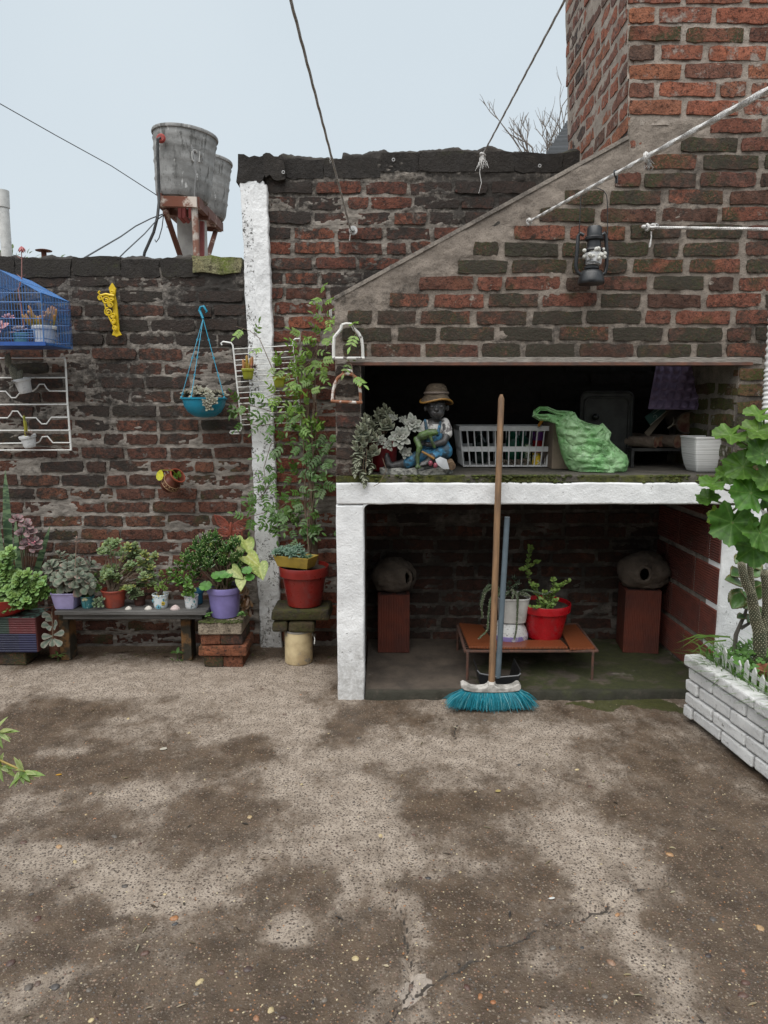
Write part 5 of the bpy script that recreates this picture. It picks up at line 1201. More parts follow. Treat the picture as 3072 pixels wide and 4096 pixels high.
obj('core', MB().box(((bxl+bxr)/2, 3.61, (zlo+zhi)/2), (bxr-bxl, .172, zhi-zlo)), mat('brown_paint', (.09, .022, .02), .6, bump=.3), pbk, False, .003)
ribpanel('painted_panel', bxl, xm_, zmid, zhi, GRN); ribpanel('painted_panel', xm_, bxr-.004, zmid, zhi, REDP); ribpanel('painted_panel', bxl, xm2, zlo, zmid, NAVY); ribpanel('painted_panel', xm2, bxr-.004, zlo, zmid, mat('ultramarine_paint', (.006, .007, .05), .5))
obj('top_coat', MB().box(((bxl+bxr)/2, 3.61, zhi+.0015), (bxr-bxl-.004, .168, .003)), mat('chipped_green', (.13, .25, .21), .6, c2=(.05, .04, .04), sc=25, lo=.45, hi=.55), pbk, False)
rb = rbrick('base_brick', bxl, Z1(235, 1150, 3.54).x, -.004, zlo-.002, 3.54, 3.70, pb, None); tag(rb, 'soot-stained brick under the painted block at the left edge', 'brick')
BOWL = NT('painted_bowl'); v = BOWL.coord('Object'); cc = BOWL.mix(BOWL.ramp(BOWL.noise(v, 9, 1), .5, .52), (.45, .30, .03), (.30, .02, .015)); BOWL = BOWL.done(cc, .4)
c = V(-1.965, 3.60, zhi+.003)
t = thing('potted_sedum', 'wide yellow and red painted bowl overflowing with bright green sedum', 'potted plant', c)
obj('bowl', MB().lathe([(.08, 0), (.115, .02), (.145, .06), (.152, .09), (.155, .095), (.148, .095), (.14, .07)], c, 40), BOWL, t); soil_disc(t, c+V(0, 0, .085), .142)
mb = MB()
for k in range(95):
    x, y = R.uniform(-60, 245), R.uniform(470, 745)
    lim = 545+max(0, (x-20))*.30 if x > 60 else 480
    if y < lim or (x > 190 and y > 715): continue
    q = Z0(x, y, 3.46+.10*abs((x-90)/160)**2+R.uniform(0, .08))
    for j in range(3): rosette(mb, q+V(R.uniform(-.03, .03), R.uniform(-.02, .02), R.uniform(-.02, .02)), (R.uniform(-.5, .5), -.9, .9), 13, R.uniform(.026, .040), .022, 'obov', .0025, vary((.12, .23, .055), .2), (.24, .36, .09), e0=0, ce=None)
obj('foliage', mb, SUCC, t)
sp_ = thing('potted_snake_plant', 'banded snake plant with pink-tinged kalanchoe at the left edge behind the sedum', 'potted plant', (-1.93, 3.74, .0))
obj('pot', potmesh(.075, .055, .30, V(-1.93, 3.745, 0)), mat('old_clay_pot', (.2, .08, .05), .8), sp_); soil_disc(sp_, V(-1.93, 3.745, .28), .065)
SNK = NT('snake_leaf'); v = SNK.coord('Object'); mp = SNK.node('ShaderNodeMapping'); mp.inputs['Scale'].default_value = (12, 12, 60); SNK.l(v, mp.inputs[0])
SNK = SNK.done(SNK.mix(SNK.ramp(SNK.noise(mp.outputs[0], 1., 4, .6, .6), .45, .56), (.11, .17, .085), (.03, .06, .03)), .4)
for (x0, y0, x1, y1, W, d) in ((45,540,25,95,.055,3.74), (95,540,75,320,.052,3.70), (20,520,-15,300,.05,3.71), (120,520,238,360,.035,3.72), (60,545,115,330,.04,3.68), (-20,520,-40,180,.05,3.75)):
    mb = MB(); b_ = Z0(x0, y0, d); b_.z = .29; leaf(mb, b_, Z0(x1, y1, d)-b_, (R.uniform(-.3, .3), -1, 0), (Z0(x1, y1, d)-b_).length, W, 'blade', .004, .0, .25); obj('blade', mb, SNK, sp_)
mb = MB(); sm = MB()
for (x, y) in ((80,335),(130,360),(100,400),(145,395),(160,440),(120,455),(170,470)):
    e = Z0(x, y, 3.62); rosette(mb, e, (R.uniform(-.3, .5), -.6, .8), 9, .045, .034, 'obov', .002, vary((.17, .15, .15)), (.24, .22, .22), ce=(.36, .2, .22)); sm.tube(curve(V(-1.9, 3.72, .29), e, .01, 5), .003, 5)
for k in range(14): leaf(mb, Z0(150, 430, 3.58)+V(R.uniform(-.02, .02), R.uniform(-.01, .01), R.uniform(-.015, .015)), (R.uniform(-1, 1), -1, R.uniform(-1, .5)), (0, 0, 1), .014, .008, 'round', 0, 0, .2, (.55, .2, .26))
obj('kalanchoe_stem', sm, STEM, sp_); obj('kalanchoe_leaves', mb, MATT, sp_)
kg = thing('potted_kalanchoe', 'grey kalanchoe drooping from a small pot between block and bench', 'potted plant', V(Z1(450, 700, 3.60).x, 3.68, 0))
obj('pot', potmesh(.05, .04, .26, V(Z1(450, 700, 3.60).x, 3.68, 0)), mat('old_clay_pot', (.2, .08, .05)), kg)
mb = MB(); sm = MB(); pts = [V(Z1(450, 700, 3.6).x, 3.66, .27), Z1(490, 720, 3.55), Z1(500, 850, 3.54), Z1(500, 960, 3.54)]; sm.tube(pts, .003, 6); obj('stem', sm, STEM, kg)
for (x, y, tx, ty) in ((500,935,400,940),(505,925,605,900),(490,955,395,1035),(500,955,495,1030),(510,960,580,1020),(480,850,400,820),(490,840,450,870),(510,830,540,800),(500,790,440,760),(480,740,400,730),(505,850,530,850)):
    a_, b_ = Z1(x, y, 3.545), Z1(tx, ty, 3.53); k = vary((.11, .15, .125)); leaf(mb, a_, b_-a_, (0, -1, .5), (b_-a_).length*1.05, .034, 'obov', .002, 0, .1, k, k, (.28, .26, .22))
obj('foliage', mb, MATT, kg)
mb = MB(); c_ = Z1(545, 1075, 3.60); c_.z = .03
for k in range(7): a = k*.9; leaf(mb, c_, (cos(a), sin(a)*.5-.2, .25), (0, 0, 1), .045, .011, 'lance', 0, -.3, .2, vary((.12, .21, .06)))
mb.tube([c_-V(0, 0, .035), c_], .002, 5, col=(.1, .16, .05)); tag(obj('weed', mb, LEAF, None), 'small star-shaped weed on the ground under the bench left end', 'weed')
mb = MB(); c_ = Z2(330, 1790, 3.62); c_.z = .035
for k in range(8): a = k*.8; leaf(mb, c_, (cos(a), sin(a)*.5-.2, .35), (0, 0, 1), .04, .017, 'lance', 0, -.2, .2, vary((.1, .19, .05)))
for k in range(9): leaf(mb, c_+V(R.uniform(-.04, .04), R.uniform(-.04, .02), -.03), (R.uniform(-1, 1), -.5, .6), (0, -.5, 1), .016, .011, 'round', 0, 0, .2, vary((.1, .17, .05)))
mb.tube([c_-V(0, 0, .04), c_], .002, 5, col=(.1, .16, .05)); tag(obj('weed', mb, LEAF, None), 'leafy weed on the ground beside the bench right leg', 'weed')
# ================================================================== ON THE GRILL SLAB
SZ = 1.0195
def ZS(x, y, d=0.): return D(*fx(1400, 1450, 2.765, x, y), 3.22+d)
U = .000402
STON = mat('figurine_dark_paint', (.026, .025, .026), .36, c2=(.055, .052, .052), sc=60, bump=.35, bs=180)
st = thing('garden_figurine', 'painted garden figurine of a seated child in straw hat and blue overalls holding a frog', 'figurine', V(ZS(800, 1215).x, 3.22, SZ))
def blobs(name, L, m_, vox=.0028, it=3, parent=None):
    mb = MB()
    for q in L:
        if len(q) == 5 and isinstance(q[4], (int, float)):       # x, y, depth, r along x/z, r in depth: ellipsoid
            mb.ell(ZS(q[0], q[1], q[2]), (q[3]*U, q[4]*U, q[3]*U), 14, 10)
        elif len(q) == 6: mb.ell(ZS(q[0], q[1], q[2]), (q[3]*U, q[5]*U, q[4]*U), 16, 12)
        else: mb.tube([ZS(*p_) for p_ in q[0]], [r_*U for r_ in q[1]], 10); [mb.ell(ZS(*p_), r_*U*.98, 10, 8) for p_, r_ in zip(q[0], q[1])]
    return remesh(obj(name, mb, m_, parent or st), vox, it)
hz = -.02
# one continuous body: head with features, neck, trunk, arms with hands, legs with feet
fing = []
for k in range(4): fing.append(([(800+0*k, 870+k*16, -.066), (775, 872+k*17, -.078), (765, 880+k*17, -.062)], [11, 10, 8]))
toes = [(395+14*k, 1020-7*(k == 0)+9*k, -.03, 12-k, 12) for k in range(4)]
blobs('body', [(955, 490, hz, 104, 122, 106), (960, 560, hz-.012, 84, 62, 84), (958, 615, hz, 50, 40, 50),
    (905, 500, hz-.026, 30, 22, 20), (1010, 500, hz-.026, 30, 22, 20),      # cheeks/eye sockets
    (958, 520, hz-.046, 26, 20, 22), (958, 490, hz-.040, 12, 34, 14),       # nose
    (900, 452, hz-.036, 40, 9, 12), (1015, 452, hz-.036, 40, 9, 12),        # brows
    (905, 482, hz-.037, 23, 12, 12), (1010, 482, hz-.037, 23, 12, 12),      # eyes
    (955, 555, hz-.040, 38, 9, 16), (955, 575, hz-.038, 34, 10, 18), (957, 602, hz-.028, 34, 20, 22),   # lips, chin
    (836, 505, hz+.006, 20, 38, 14), (1078, 500, hz+.006, 20, 38, 14),      # ears
    (940, 740, .0, 135, 130, 90), ([(1050, 690, -.01), (1070, 800, -.025), (1035, 880, -.045), (930, 910, -.064), (850, 905, -.07)], [52, 48, 42, 34, 30]),
    ([(835, 700, -.0), (790, 800, -.02), (780, 880, -.05), (800, 900, -.066)], [46, 42, 36, 30]),
    ([(900, 985, -.02), (700, 1075, -.055), (560, 1125, -.05), (470, 1145, -.045), (425, 1120, -.045), (410, 1050, -.045), (410, 1020, -.043)], [80, 66, 48, 44, 42, 34, 24]),
    ([(1000, 985, -.02), (900, 1060, -.09), (850, 1110, -.10), (800, 1125, -.105)], [80, 52, 36, 30])]+fing+toes+[(770+22*k, 1140-4*k, -.115, 13, 13) for k in range(4)], STON, .0026, 3)
mb = MB()
for ex in (905, 1010):
    mb.ell(ZS(ex, 484, hz-.0415), (13*U, 5*U, 7*U), 10, 8)
obj('eyes', mb, mat('figurine_eye', (.16, .16, .17), .3), st)
blobs('shirt', [(940, 740, .0, 140, 118, 93), ([(1045, 665, -.005), (1070, 730, -.012), (1075, 790, -.022)], [56, 60, 58]), ([(845, 680, .0), (815, 740, -.008), (800, 790, -.018)], [50, 54, 50]), (945, 640, 0, 70, 30, 60)], mat('figurine_white_shirt', (.50, .49, .47), .7, c2=(.11, .10, .10), sc=45, lo=.5, hi=.62, bump=.6, bs=80), .003, 2)
OVB = mat('figurine_blue', (.03, .15, .27), .55, c2=(.02, .05, .075), sc=35, lo=.40, hi=.56, bump=.6, bs=90)
blobs('overalls', [(935, 830, -.004, 138, 95, 95), (950, 930, -.005, 165, 110, 105), (1060, 980, -.03, 75, 90, 70), ([(900, 985, -.02), (780, 1040, -.045), (680, 1085, -.056), (640, 1110, -.056)], [92, 80, 72, 66]), ([(1010, 985, -.02), (930, 1040, -.075)], [88, 66]),
    ([(830, 640, -.03), (845, 720, -.040), (850, 780, -.044)], [16, 18, 20]), ([(1000, 660, -.03), (985, 730, -.040), (970, 790, -.044)], [16, 18, 20])], OVB, .003, 2)
mb = MB(); hc_ = ZS(955, 395, hz)
prf = [(0.9,0),(138*U,.0),(172*U,-.014),(176*U,-.011),(138*U,.008),(128*U,.012),(120*U,.035),(105*U,.052),(70*U,.063),(20*U,.066)][1:]
nb = 40
vs = []
for r_, z in prf:
    for k in range(nb):
        a = 2*pi*k/nb; dr = .010*sin(a*2+.6) if r_ > 130*U else 0; vs.append(hc_+V(cos(a)*r_, sin(a)*r_*.92, z-dr-(.012*cos(a) if r_ > 130*U else 0)*.3))
fs = [(i*nb+k, i*nb+(k+1) % nb, (i+1)*nb+(k+1) % nb, (i+1)*nb+k) for i in range(len(prf)-1) for k in range(nb)]+[tuple((len(prf)-1)*nb+k for k in range(nb))]
mb.add(vs, fs); STRAW = mat('figurine_straw', (.05, .034, .02), .7, c2=(.10, .072, .045), sc=50, bump=.7, bs=150, stretch=(1, 1, 4))
hat = obj('hat', mb, STRAW, st)
obj('hat_trim', MB().tube([Vector(vs[2*nb+k])+V(0, 0, -.002) for k in range(nb)], .0045, 6, closed=True), mat('figurine_gold', (.26, .13, .02), .5, bump=.5), hat)
obj('hat_band', MB().tube([hc_+V(cos(2*pi*k/nb)*124*U, sin(2*pi*k/nb)*116*U, .022) for k in range(nb)], .007, 6, closed=True), mat('figurine_band', (.13, .10, .08), .7, bump=.6), hat)
FROG = mat('figurine_frog', (.055, .105, .02), .45, c2=(.03, .045, .02), sc=40, bump=.4, bs=120)
fr_ = blobs('frog', [([(745, 850, -.078), (800, 815, -.085), (870, 785, -.092), (915, 775, -.095)], [34, 52, 48, 42]), (935, 780, -.1, 42, 26, 36), (905, 752, -.098, 14, 15, 14), (950, 755, -.1, 14, 15, 14),
    ([(890, 820, -.1), (905, 870, -.105), (935, 935, -.10)], [20, 16, 18]), ([(735, 850, -.08), (770, 940, -.10), (745, 1040, -.105), (750, 1130, -.112), (745, 1160, -.118)], [36, 34, 26, 18, 26]), (775, 1160, -.12, 12, 12), (730, 1160, -.12, 12, 12)], FROG, .0026, 2)
mb = MB(); mb.tube([ZS(795, 985, -.112), ZS(860, 1020, -.118), ZS(930, 1065, -.12)], [11*U, 13*U, 12*U], 8); tr = obj('trowel', mb, mat('figurine_gold', (.34, .19, .035)), st)
mb = MB(); pts = [ZS(x, y, d) for x, y, d in ((945, 1075, -.12), (1000, 1045, -.122), (1070, 1075, -.12), (1100, 1180, -.115), (1030, 1175, -.122), (965, 1130, -.124))]; mb.add(pts+[p_+V(0, .006, .001) for p_ in pts]+[sum(pts, V(0,0,0))/6+V(0, -.006, 0)], [(0,1,12),(1,2,12),(2,3,12),(3,4,12),(4,5,12),(5,0,12)]+[(k, 6+k, 6+(k+1) % 6, (k+1) % 6) for k in range(6)]+[(6,7,8,9,10,11)]); obj('blade', mb, mat('figurine_silver', (.50, .52, .54), .45, bump=.2), tr)
for x, y in ((890, 1115), (945, 1138)):
    mb = MB(); c = ZS(x, y, -.128); mb.ell(c, (24*U, 24*U, 30*U), 12, 9, col=(.30, .06, .09))
    for k in range(26): a = k*2.4; z_ = 1-2*(k+.5)/26; q = sqrt(1-z_*z_); mb.ell(c+V(cos(a)*q*24*U, sin(a)*q*24*U, z_*30*U), 3*U*1.4, 5, 4, col=(.04, .012, .015))
    obj('berry', mb, mat('figurine_berry', (1, 1, 1), .45, tint=True), st)
mb = MB(); c0 = ZS(1110, 1135, -.06); mb.tube([c0+V(0, -.05, 0), c0+V(0, .04, .01)], [46*U, 44*U], 14)
for k in range(3): torus(mb, c0+V(0, -.051, 0), (14+11*k)*U, 2.2*U, (0, 1, 0), 14, 5)
obj('log', mb, mat('figurine_log', (.17, .11, .06), .8, c2=(.08, .05, .03), sc=60, bump=.5), st)
BASE = mat('figurine_base', (.30, .30, .27), .8, c2=(.09, .09, .085), sc=50, lo=.42, hi=.6, bump=.9, bs=60)
x0, x1 = ZS(330, 1215, -.10).x, ZS(1158, 1215, -.10).x
mb = MB(); n = 30
rim_ = [((x0+x1)/2+cos(2*pi*k/n)*(x1-x0)/2*(1+.03*sin(k*1.7)), 3.20+sin(2*pi*k/n)*.085) for k in range(n)]
vs = [(x, y, SZ) for x, y in rim_]+[(x, y, SZ+.022+.006*sin(k*2.1)) for k, (x, y) in enumerate(rim_)]+[((x0+x1)/2, 3.20, SZ+.032)]
mb.add(vs, [(k, (k+1) % n, n+(k+1) % n, n+k) for k in range(n)]+[(n+k, n+(k+1) % n, 2*n) for k in range(n)]); obj('base', mb, BASE, st)
# --- ghost plant and string-of-buttons cascade
c = V(ZS(360, 1100, .09).x, 3.31, SZ)
t = potted('trailing_succulent', 'red pot spilling grey rosettes and stacked-leaf succulent over the slab edge', 'potted plant', c, .075, .06, .14, plastic('bright_red_plastic', (.16, .01, .014), rough=.4), n=34)
for x, y, r_, d, n in ((550, 830, 132, -.075, 26), (690, 690, 118, -.045, 24), (420, 915, 72, -.07, 18), (340, 860, 70, -.05, 18), (610, 1000, 82, -.065, 18), (470, 620, 60, .0, 16), (590, 640, 60, .02, 14)):
    mb = MB(); rosette(mb, ZS(x, y, d), (R.uniform(-.15, .15), -1, .35), n, r_*U*1.15, r_*U*.56, 'point', .004, (.18, .195, .17), (.27, .275, .25), ce=(.34, .34, .31), e0=4, e1=60, var=.10); obj('ghost_rosette', mb, MATT, t)  # leaf edges lighter than centres: highlights and inner shading painted in
mb = MB(); sm = MB(); b0 = c+V(-.03, -.04, .145)
for x, y, d in ((85,825,-.03),(150,890,-.04),(75,945,-.04),(105,1060,-.06),(50,1205,-.115),(165,1310,-.125),(240,1165,-.10),(285,975,-.07),(265,720,.0),(150,690,.0),(395,520,.03),(340,590,.02),(230,650,.02),(370,700,-.03),(430,660,.0),(480,600,.03),(170,630,.03),(330,810,-.03),(250,770,-.01),(310,640,.0),(440,690,-.02),(365,590,.03),(110,760,-.1),(200,840,-.1),(120,990,-.1),(60,1080,-.1),(90,1140,-.1),(200,1090,-.1),(220,1000,-.1),(180,760,-.1),(300,560,.0),(420,560,.02),(200,700,.0),(280,830,-.1),(140,1240,-.1)):
    d = -.135 if x < 200 else (-.10 if y > 900 else d)
    e = ZS(x, y, d); dn = y > 780; pts = [b0, b0+V((e.x-b0.x)*.6, -.03, .03), e] if not dn else [b0, V(e.x+.01, e.y+.02, max(b0.z, e.z)+.01), e]
    sm.tube(pts, .0016, 5); ax = V(R.uniform(-.3, .2), -.35, -.75 if dn and y > 1000 else .6); nn_, a, b2 = frame(ax); s_ = R.uniform(1.15, 1.6)
    for k in range(5):
        an = k*pi/2+(k % 2)*.2; p_ = e+nn_*(.0075*(k-2)*s_)
        for q in range(4 if k > 2 else 2):
            aa = an+q*pi*(1 if k <= 2 else .5); rd = a*cos(aa)+b2*sin(aa); el = radians(20+14*k); leaf(mb, p_, rd*cos(el)+nn_*sin(el), nn_*cos(el)-rd*sin(el), .023*s_*(1.1-.14*k), .017*s_*(1.1-.13*k), 'arrow', .002, .05, .2, vary((.28, .33, .24), .14), (.38, .42, .30), (.32, .31, .24))
sm.tube([ZS(360, 1060, -.09), ZS(405, 1190, -.115), ZS(330, 1330, -.135), ZS(260, 1370, -.135)], .0014, 5)
obj('strings', sm, STEM, t); obj('stacked_leaves', mb, SUCC, t)
# --- plastic basket with bottles
def ZR(x, y, d): return D(*fx(1750, 1550, 1.952, x, y), d)
WPL = plastic('white_basket_plastic', (.74, .74, .74), rough=.45, dirt=(.2, .19, .18), dlo=.6, dhi=.8)
yb0, yb1 = 3.50, 3.76; a0, a1 = ZR(205, 620, yb0).x, ZR(852, 620, yb0).x; t0, t1 = ZR(172, 315, yb0).x, ZR(888, 315, yb0).x; zt = ZR(500, 300, yb0).z; zb0 = SZ+.004
bk = thing('plastic_basket', 'white slatted plastic basket full of bottles and cans on the slab', 'basket', ((a0+a1)/2, yb0, SZ))
def ring(mb, x0, x1, y0, y1, z0, z1, th=.006):
    mb.box(((x0+x1)/2, y0, (z0+z1)/2), (x1-x0+th, th, z1-z0)); mb.box(((x0+x1)/2, y1, (z0+z1)/2), (x1-x0+th, th, z1-z0)); mb.box((x0, (y0+y1)/2, (z0+z1)/2), (th, y1-y0-th, z1-z0)); mb.box((x1, (y0+y1)/2, (z0+z1)/2), (th, y1-y0-th, z1-z0))
mb = MB(); ring(mb, t0, t1, yb0-.012, yb1+.012, zt-.024, zt); obj('rim', mb, WPL, bk, False, .002)
tm = lambda z: (z-zb0)/(zt-zb0)
zm0, zm1 = ZR(500, 500, yb0).z, ZR(500, 460, yb0).z; q = tm((zm0+zm1)/2)
mb = MB(); ring(mb, a0+(t0-a0)*q, a1+(t1-a1)*q, yb0-.012*q, yb1+.012*q, zm0, zm1, .004); obj('band', mb, WPL, bk, False)
obj('floor', MB().box(((a0+a1)/2, (yb0+yb1)/2, zb0+.003), (a1-a0, yb1-yb0, .006)), WPL, bk, False)
for k in range(14):
    s_ = k/13; obj('slat', MB().tube([(a0+(a1-a0)*s_, yb0-.001, zb0), (t0+(t1-t0)*s_, yb0-.0125, zt-.02)], .0034, 6), WPL, bk); obj('slat', MB().tube([(a0+(a1-a0)*s_, yb1, zb0), (t0+(t1-t0)*s_, yb1+.012, zt-.02)], .0034, 6), WPL, bk)
for k in range(7):
    s_ = (k+.5)/7
    for (b_, t_) in ((a0, t0), (a1, t1)): obj('slat', MB().tube([(b_, yb0+(yb1-yb0)*s_, zb0), (t_, yb0+(yb1-yb0)*s_, zt-.02)], .0034, 6), WPL, bk)
zf = zb0+.0075
def bottle(name, lab, cat, x, y, r_, H, m_, capm=None, neck=True, col_band=None):
    c = V(ZR(x, 500, y).x, y, zf); t = thing(name, lab, cat, c)
    pr = [(r_*.9, 0), (r_, .006), (r_, H*.62), (r_*.85, H*.72), (r_*.4, H*.84), (r_*.38, H*.94)] if neck else [(r_*.95, 0), (r_, .004), (r_, H*.97), (r_*.96, H)]
    obj('body', MB().lathe(pr, c, 24), m_, t)
    if capm: obj('cap', MB().lathe([(r_*.44, H*.93), (r_*.44, H), (r_*.3, H*1.005)], c, 16) if neck else MB().lathe([(r_*1.02, H*.97), (r_*1.02, H*1.02), (r_*.8, H*1.03)], c, 20), capm, t)
    if col_band: obj('label_band', MB().lathe([(r_*1.005, H*.25), (r_*1.012, H*.26), (r_*1.012, H*.72), (r_*1.005, H*.73)], c, 24), col_band, t)
    return t
GG = mat('dark_green_glass', (.012, .10, .06), .12); 
bottle('glass_bottle', 'dark green glass bottle in the middle of the basket', 'bottle', 590, 3.60, .037, .185, GG, mat('white_cap', (.55, .55, .55), .5))
bottle('glass_bottle', 'blackish green bottle at the left inside the basket', 'bottle', 330, 3.64, .038, .16, mat('black_green_glass', (.006, .02, .015), .12), mat('dark_cap', (.03, .05, .05), .5))
bottle('glass_bottle', 'squat green bottle between the dark bottle and the cans', 'bottle', 660, 3.68, .035, .165, mat('bottle_green', (.02, .12, .07), .15))
bottle('tin_can', 'yellow and white labelled tin at the basket right end', 'can', 775, 3.545, .022, .058, mat('yellow_label', (.75, .52, .02), .4, c2=(.75, .72, .66), sc=45, lo=.52, hi=.56), TIN, False)
bottle('spray_can', 'pale printed can left of the yellow tin in the basket', 'can', 706, 3.56, .015, .10, mat('pale_label', (.70, .72, .62), .45, c2=(.16, .30, .1), sc=70, lo=.5, hi=.56), mat('dark_cap', (.03, .05, .05)), False)
bottle('plastic_tub', 'purple tub with red band behind the yellow tin', 'tub', 785, 3.64, .028, .155, mat('purple_tub', (.20, .05, .28), .4), None, False, mat('red_band', (.65, .02, .03), .4))
mb = MB()
for k in range(60): p_ = V(ZR(R.uniform(480, 720), 600, 3.535).x, R.uniform(3.515, 3.56), zf+R.uniform(.002, .024)); mb.ell(p_, (R.uniform(.004, .011), .005, R.uniform(.003, .007)), 6, 4, Euler((R.uniform(0, 3), R.uniform(0, 3), 0)).to_matrix(), jit=.2)
tag(obj('dry_rubble', mb, mat('rubble', (.16, .13, .10), .9, bump=.5), None), 'crumbled dry lumps on the basket floor', 'rubble', kind='stuff')
# cardboard, stick, bag
CARD = mat('cardboard', (.20, .155, .115), .85, bump=.2)
xa_, xb_ = ZR(900, 450, 3.40).x, ZR(1060, 450, 3.40).x; zt_ = ZR(930, 280, 3.40).z
cb = thing('cardboard_box', 'plain brown cardboard box behind the green bag', 'box', ((xa_+xb_)/2, 3.5, SZ))
obj('side', MB().box(((xa_+xb_)/2, 3.52, (SZ+zt_)/2), (xb_-xa_, .23, zt_-SZ)), CARD, cb, False, .003); obj('flap', MB().box(((xa_+xb_)/2, 3.405, zt_-.02), (xb_-xa_-.004, .004, .05)), CARD, cb, False)
sk_ = obj('orange_stick', MB().tube([ZR(790, 300, 3.47), ZR(822, 248, 3.45)], .0075, 8), mat('orange_handle', (.40, .17, .02), .5), None); tag(sk_, 'short orange handle poking up beside the green bag', 'handle')
obj('tool_shaft', MB().tube([ZR(790, 300, 3.47), ZR(760, 380, 3.62)], .004, 6), TIN, sk_)
def bagmat():
    m = NT('green_bag_film'); p = m.pos(); c = m.mix(m.ramp(m.noise(p, 9, 3), .35, .65), (.27, .60, .23), (.42, .66, .36))
    w_ = m.node('ShaderNodeMix'); w_.data_type = 'VECTOR'; w_.inputs[0].default_value = .06; nz = m.node('ShaderNodeTexNoise'); nz.inputs['Scale'].default_value = 16; m.l(p, nz.inputs['Vector']); m.l(p, w_.inputs[4]); m.l(nz.outputs['Color'], w_.inputs[5])
    cre = m.vor(w_.outputs[1], 21, 'DISTANCE_TO_EDGE'); cre2 = m.vor(w_.outputs[1], 60, 'DISTANCE_TO_EDGE')
    nrm = m.bump(m.math('MINIMUM', cre, .28), .6, .03, m.bump(m.math('MINIMUM', cre2, .3), .35, .010)); m.done(c, .16, nrm)
    c = m.mix(m.ramp(cre, .0, .05, 1, 0), c, (.50, .78, .42))
    t = m.node('ShaderNodeBsdfTranslucent'); m.l(c, t.inputs[0]); m.l(nrm, t.inputs['Normal']); tr_ = m.node('ShaderNodeBsdfTransparent'); tr_.inputs[0].default_value = (.80, .97, .76, 1)
    x = m.node('ShaderNodeMixShader'); x.inputs[0].default_value = .3; m.l(m.b.outputs[0], x.inputs[1]); m.l(t.outputs[0], x.inputs[2])
    y = m.node('ShaderNodeMixShader'); m.l(m.math('MULTIPLY', m.ramp(m.noise(p, 11, 2), .42, .66, .08, .6), m.ramp(cre, .0, .12, .3, 1)), y.inputs[0]); m.l(x.outputs[0], y.inputs[1]); m.l(tr_.outputs[0], y.inputs[2]); m.l(y.outputs[0], m.n['Material Output'].inputs[0]); return m.m
BAG = bagmat()
gb = thing('plastic_bag', 'crumpled translucent green carrier bag slumped on the slab', 'plastic bag', V(ZR(1250, 650, 3.33).x, 3.34, SZ))
LE = [(1040,655),(1000,600),(970,520),(945,420),(928,340),(922,290),(935,255),(955,230),(985,205),(1005,190)]; RE = [(1470,655),(1490,580),(1475,530),(1400,465),(1335,410),(1325,350),(1290,300),(1200,285),(1110,255),(1045,185)]
nu = 44; rows = 64; P = np.zeros((rows+1, nu+1, 3)); rs = np.random.RandomState(4)
li = np.linspace(0, len(LE)-1, rows+1)
for j in range(rows+1):
    lx_ = np.interp(li[j], range(len(LE)), [q[0] for q in LE]); ly = np.interp(li[j], range(len(LE)), [q[1] for q in LE]); rx_ = np.interp(li[j], range(len(RE)), [q[0] for q in RE]); ry = np.interp(li[j], range(len(RE)), [q[1] for q in RE])
    t_ = j/rows; thick = .085*(1-t_)**.7+.012
    a_, b_ = ZR(lx_, ly, 3.33), ZR(rx_, ry, 3.33); ctr = (a_+b_)/2; hw = (b_-a_)/2
    for i in range(nu+1):
        an = 2*pi*i/nu; p_ = ctr+hw*cos(an)+V(0, -sin(an)*thick, 0); P[j, i] = p_
x_, z_ = P[..., 0], P[..., 2]; an_ = np.linspace(0, 2*pi, nu+1)[None, :]
w1 = np.abs(vnoise((x_+z_*.9)*30+5, (z_-x_*.5)*11, 7)-.5)*2; w2 = np.abs(vnoise(x_*26-z_*30, z_*34, 9)-.5)*2; w3 = np.abs(vnoise(x_*70+z_*60, z_*75-x_*30, 19)-.5)*2
dsp = (.030*(w1-.5)+.018*(w2-.5)+.012*(w3-.5)); fade = np.minimum(1, np.sin(an_)**2*2+.15)
P[..., 1] += np.where(np.sin(an_) > 0, 1, -1)*dsp*fade; P[..., 2] = np.maximum(P[..., 2], SZ+.002); P[:, -1] = P[:, 0]
gridmesh('body', P, None, BAG, gb)
mb = MB()
def ribbon(mb, pts, w_, n=(0,-1,.2)):
    vs = []; m_ = len(pts)
    for i, p_ in enumerate(pts):
        t_ = (pts[min(i+1, m_-1)]-pts[max(i-1, 0)]).normalized(); s_ = t_.cross(Vector(n)).normalized(); ww = w_[i] if isinstance(w_, list) else w_
        for j in range(5): u = (j/4-.5); vs.append(p_+s_*u*ww+V(0, .008*sin(j*3.1+i*1.1)+.012*abs(u), 0))
    mb.add(vs, [(i*5+j, i*5+j+1, i*5+j+6, i*5+j+5) for i in range(m_-1) for j in range(4)])
pts = [ZR(x, y, 3.32+d) for x, y, d in ((1040,200,.01),(1000,205,0),(930,195,-.01),(860,165,-.02),(800,163,-.03),(765,190,-.035),(760,215,-.04),(800,235,-.04),(870,235,-.03),(930,250,-.01),(1000,250,0),(1060,280,.01))]
ribbon(mb, pts, [.02, .028, .022, .02, .02, .022, .026, .03, .034, .04, .05, .05]); obj('handle', mb, BAG, gb)
mb = MB(); pts = [ZR(x, y, 3.27+d) for x, y, d in ((1050,200,.03),(1075,260,.02),(1110,330,.01),(1180,380,0),(1240,360,0),(1290,310,.01),(1320,360,.01),(1310,430,.0),(1400,520,.0),(1470,560,.02))]
ribbon(mb, pts, [.03, .04, .045, .05, .05, .04, .05, .055, .05, .04]); obj('fold', mb, BAG, gb)
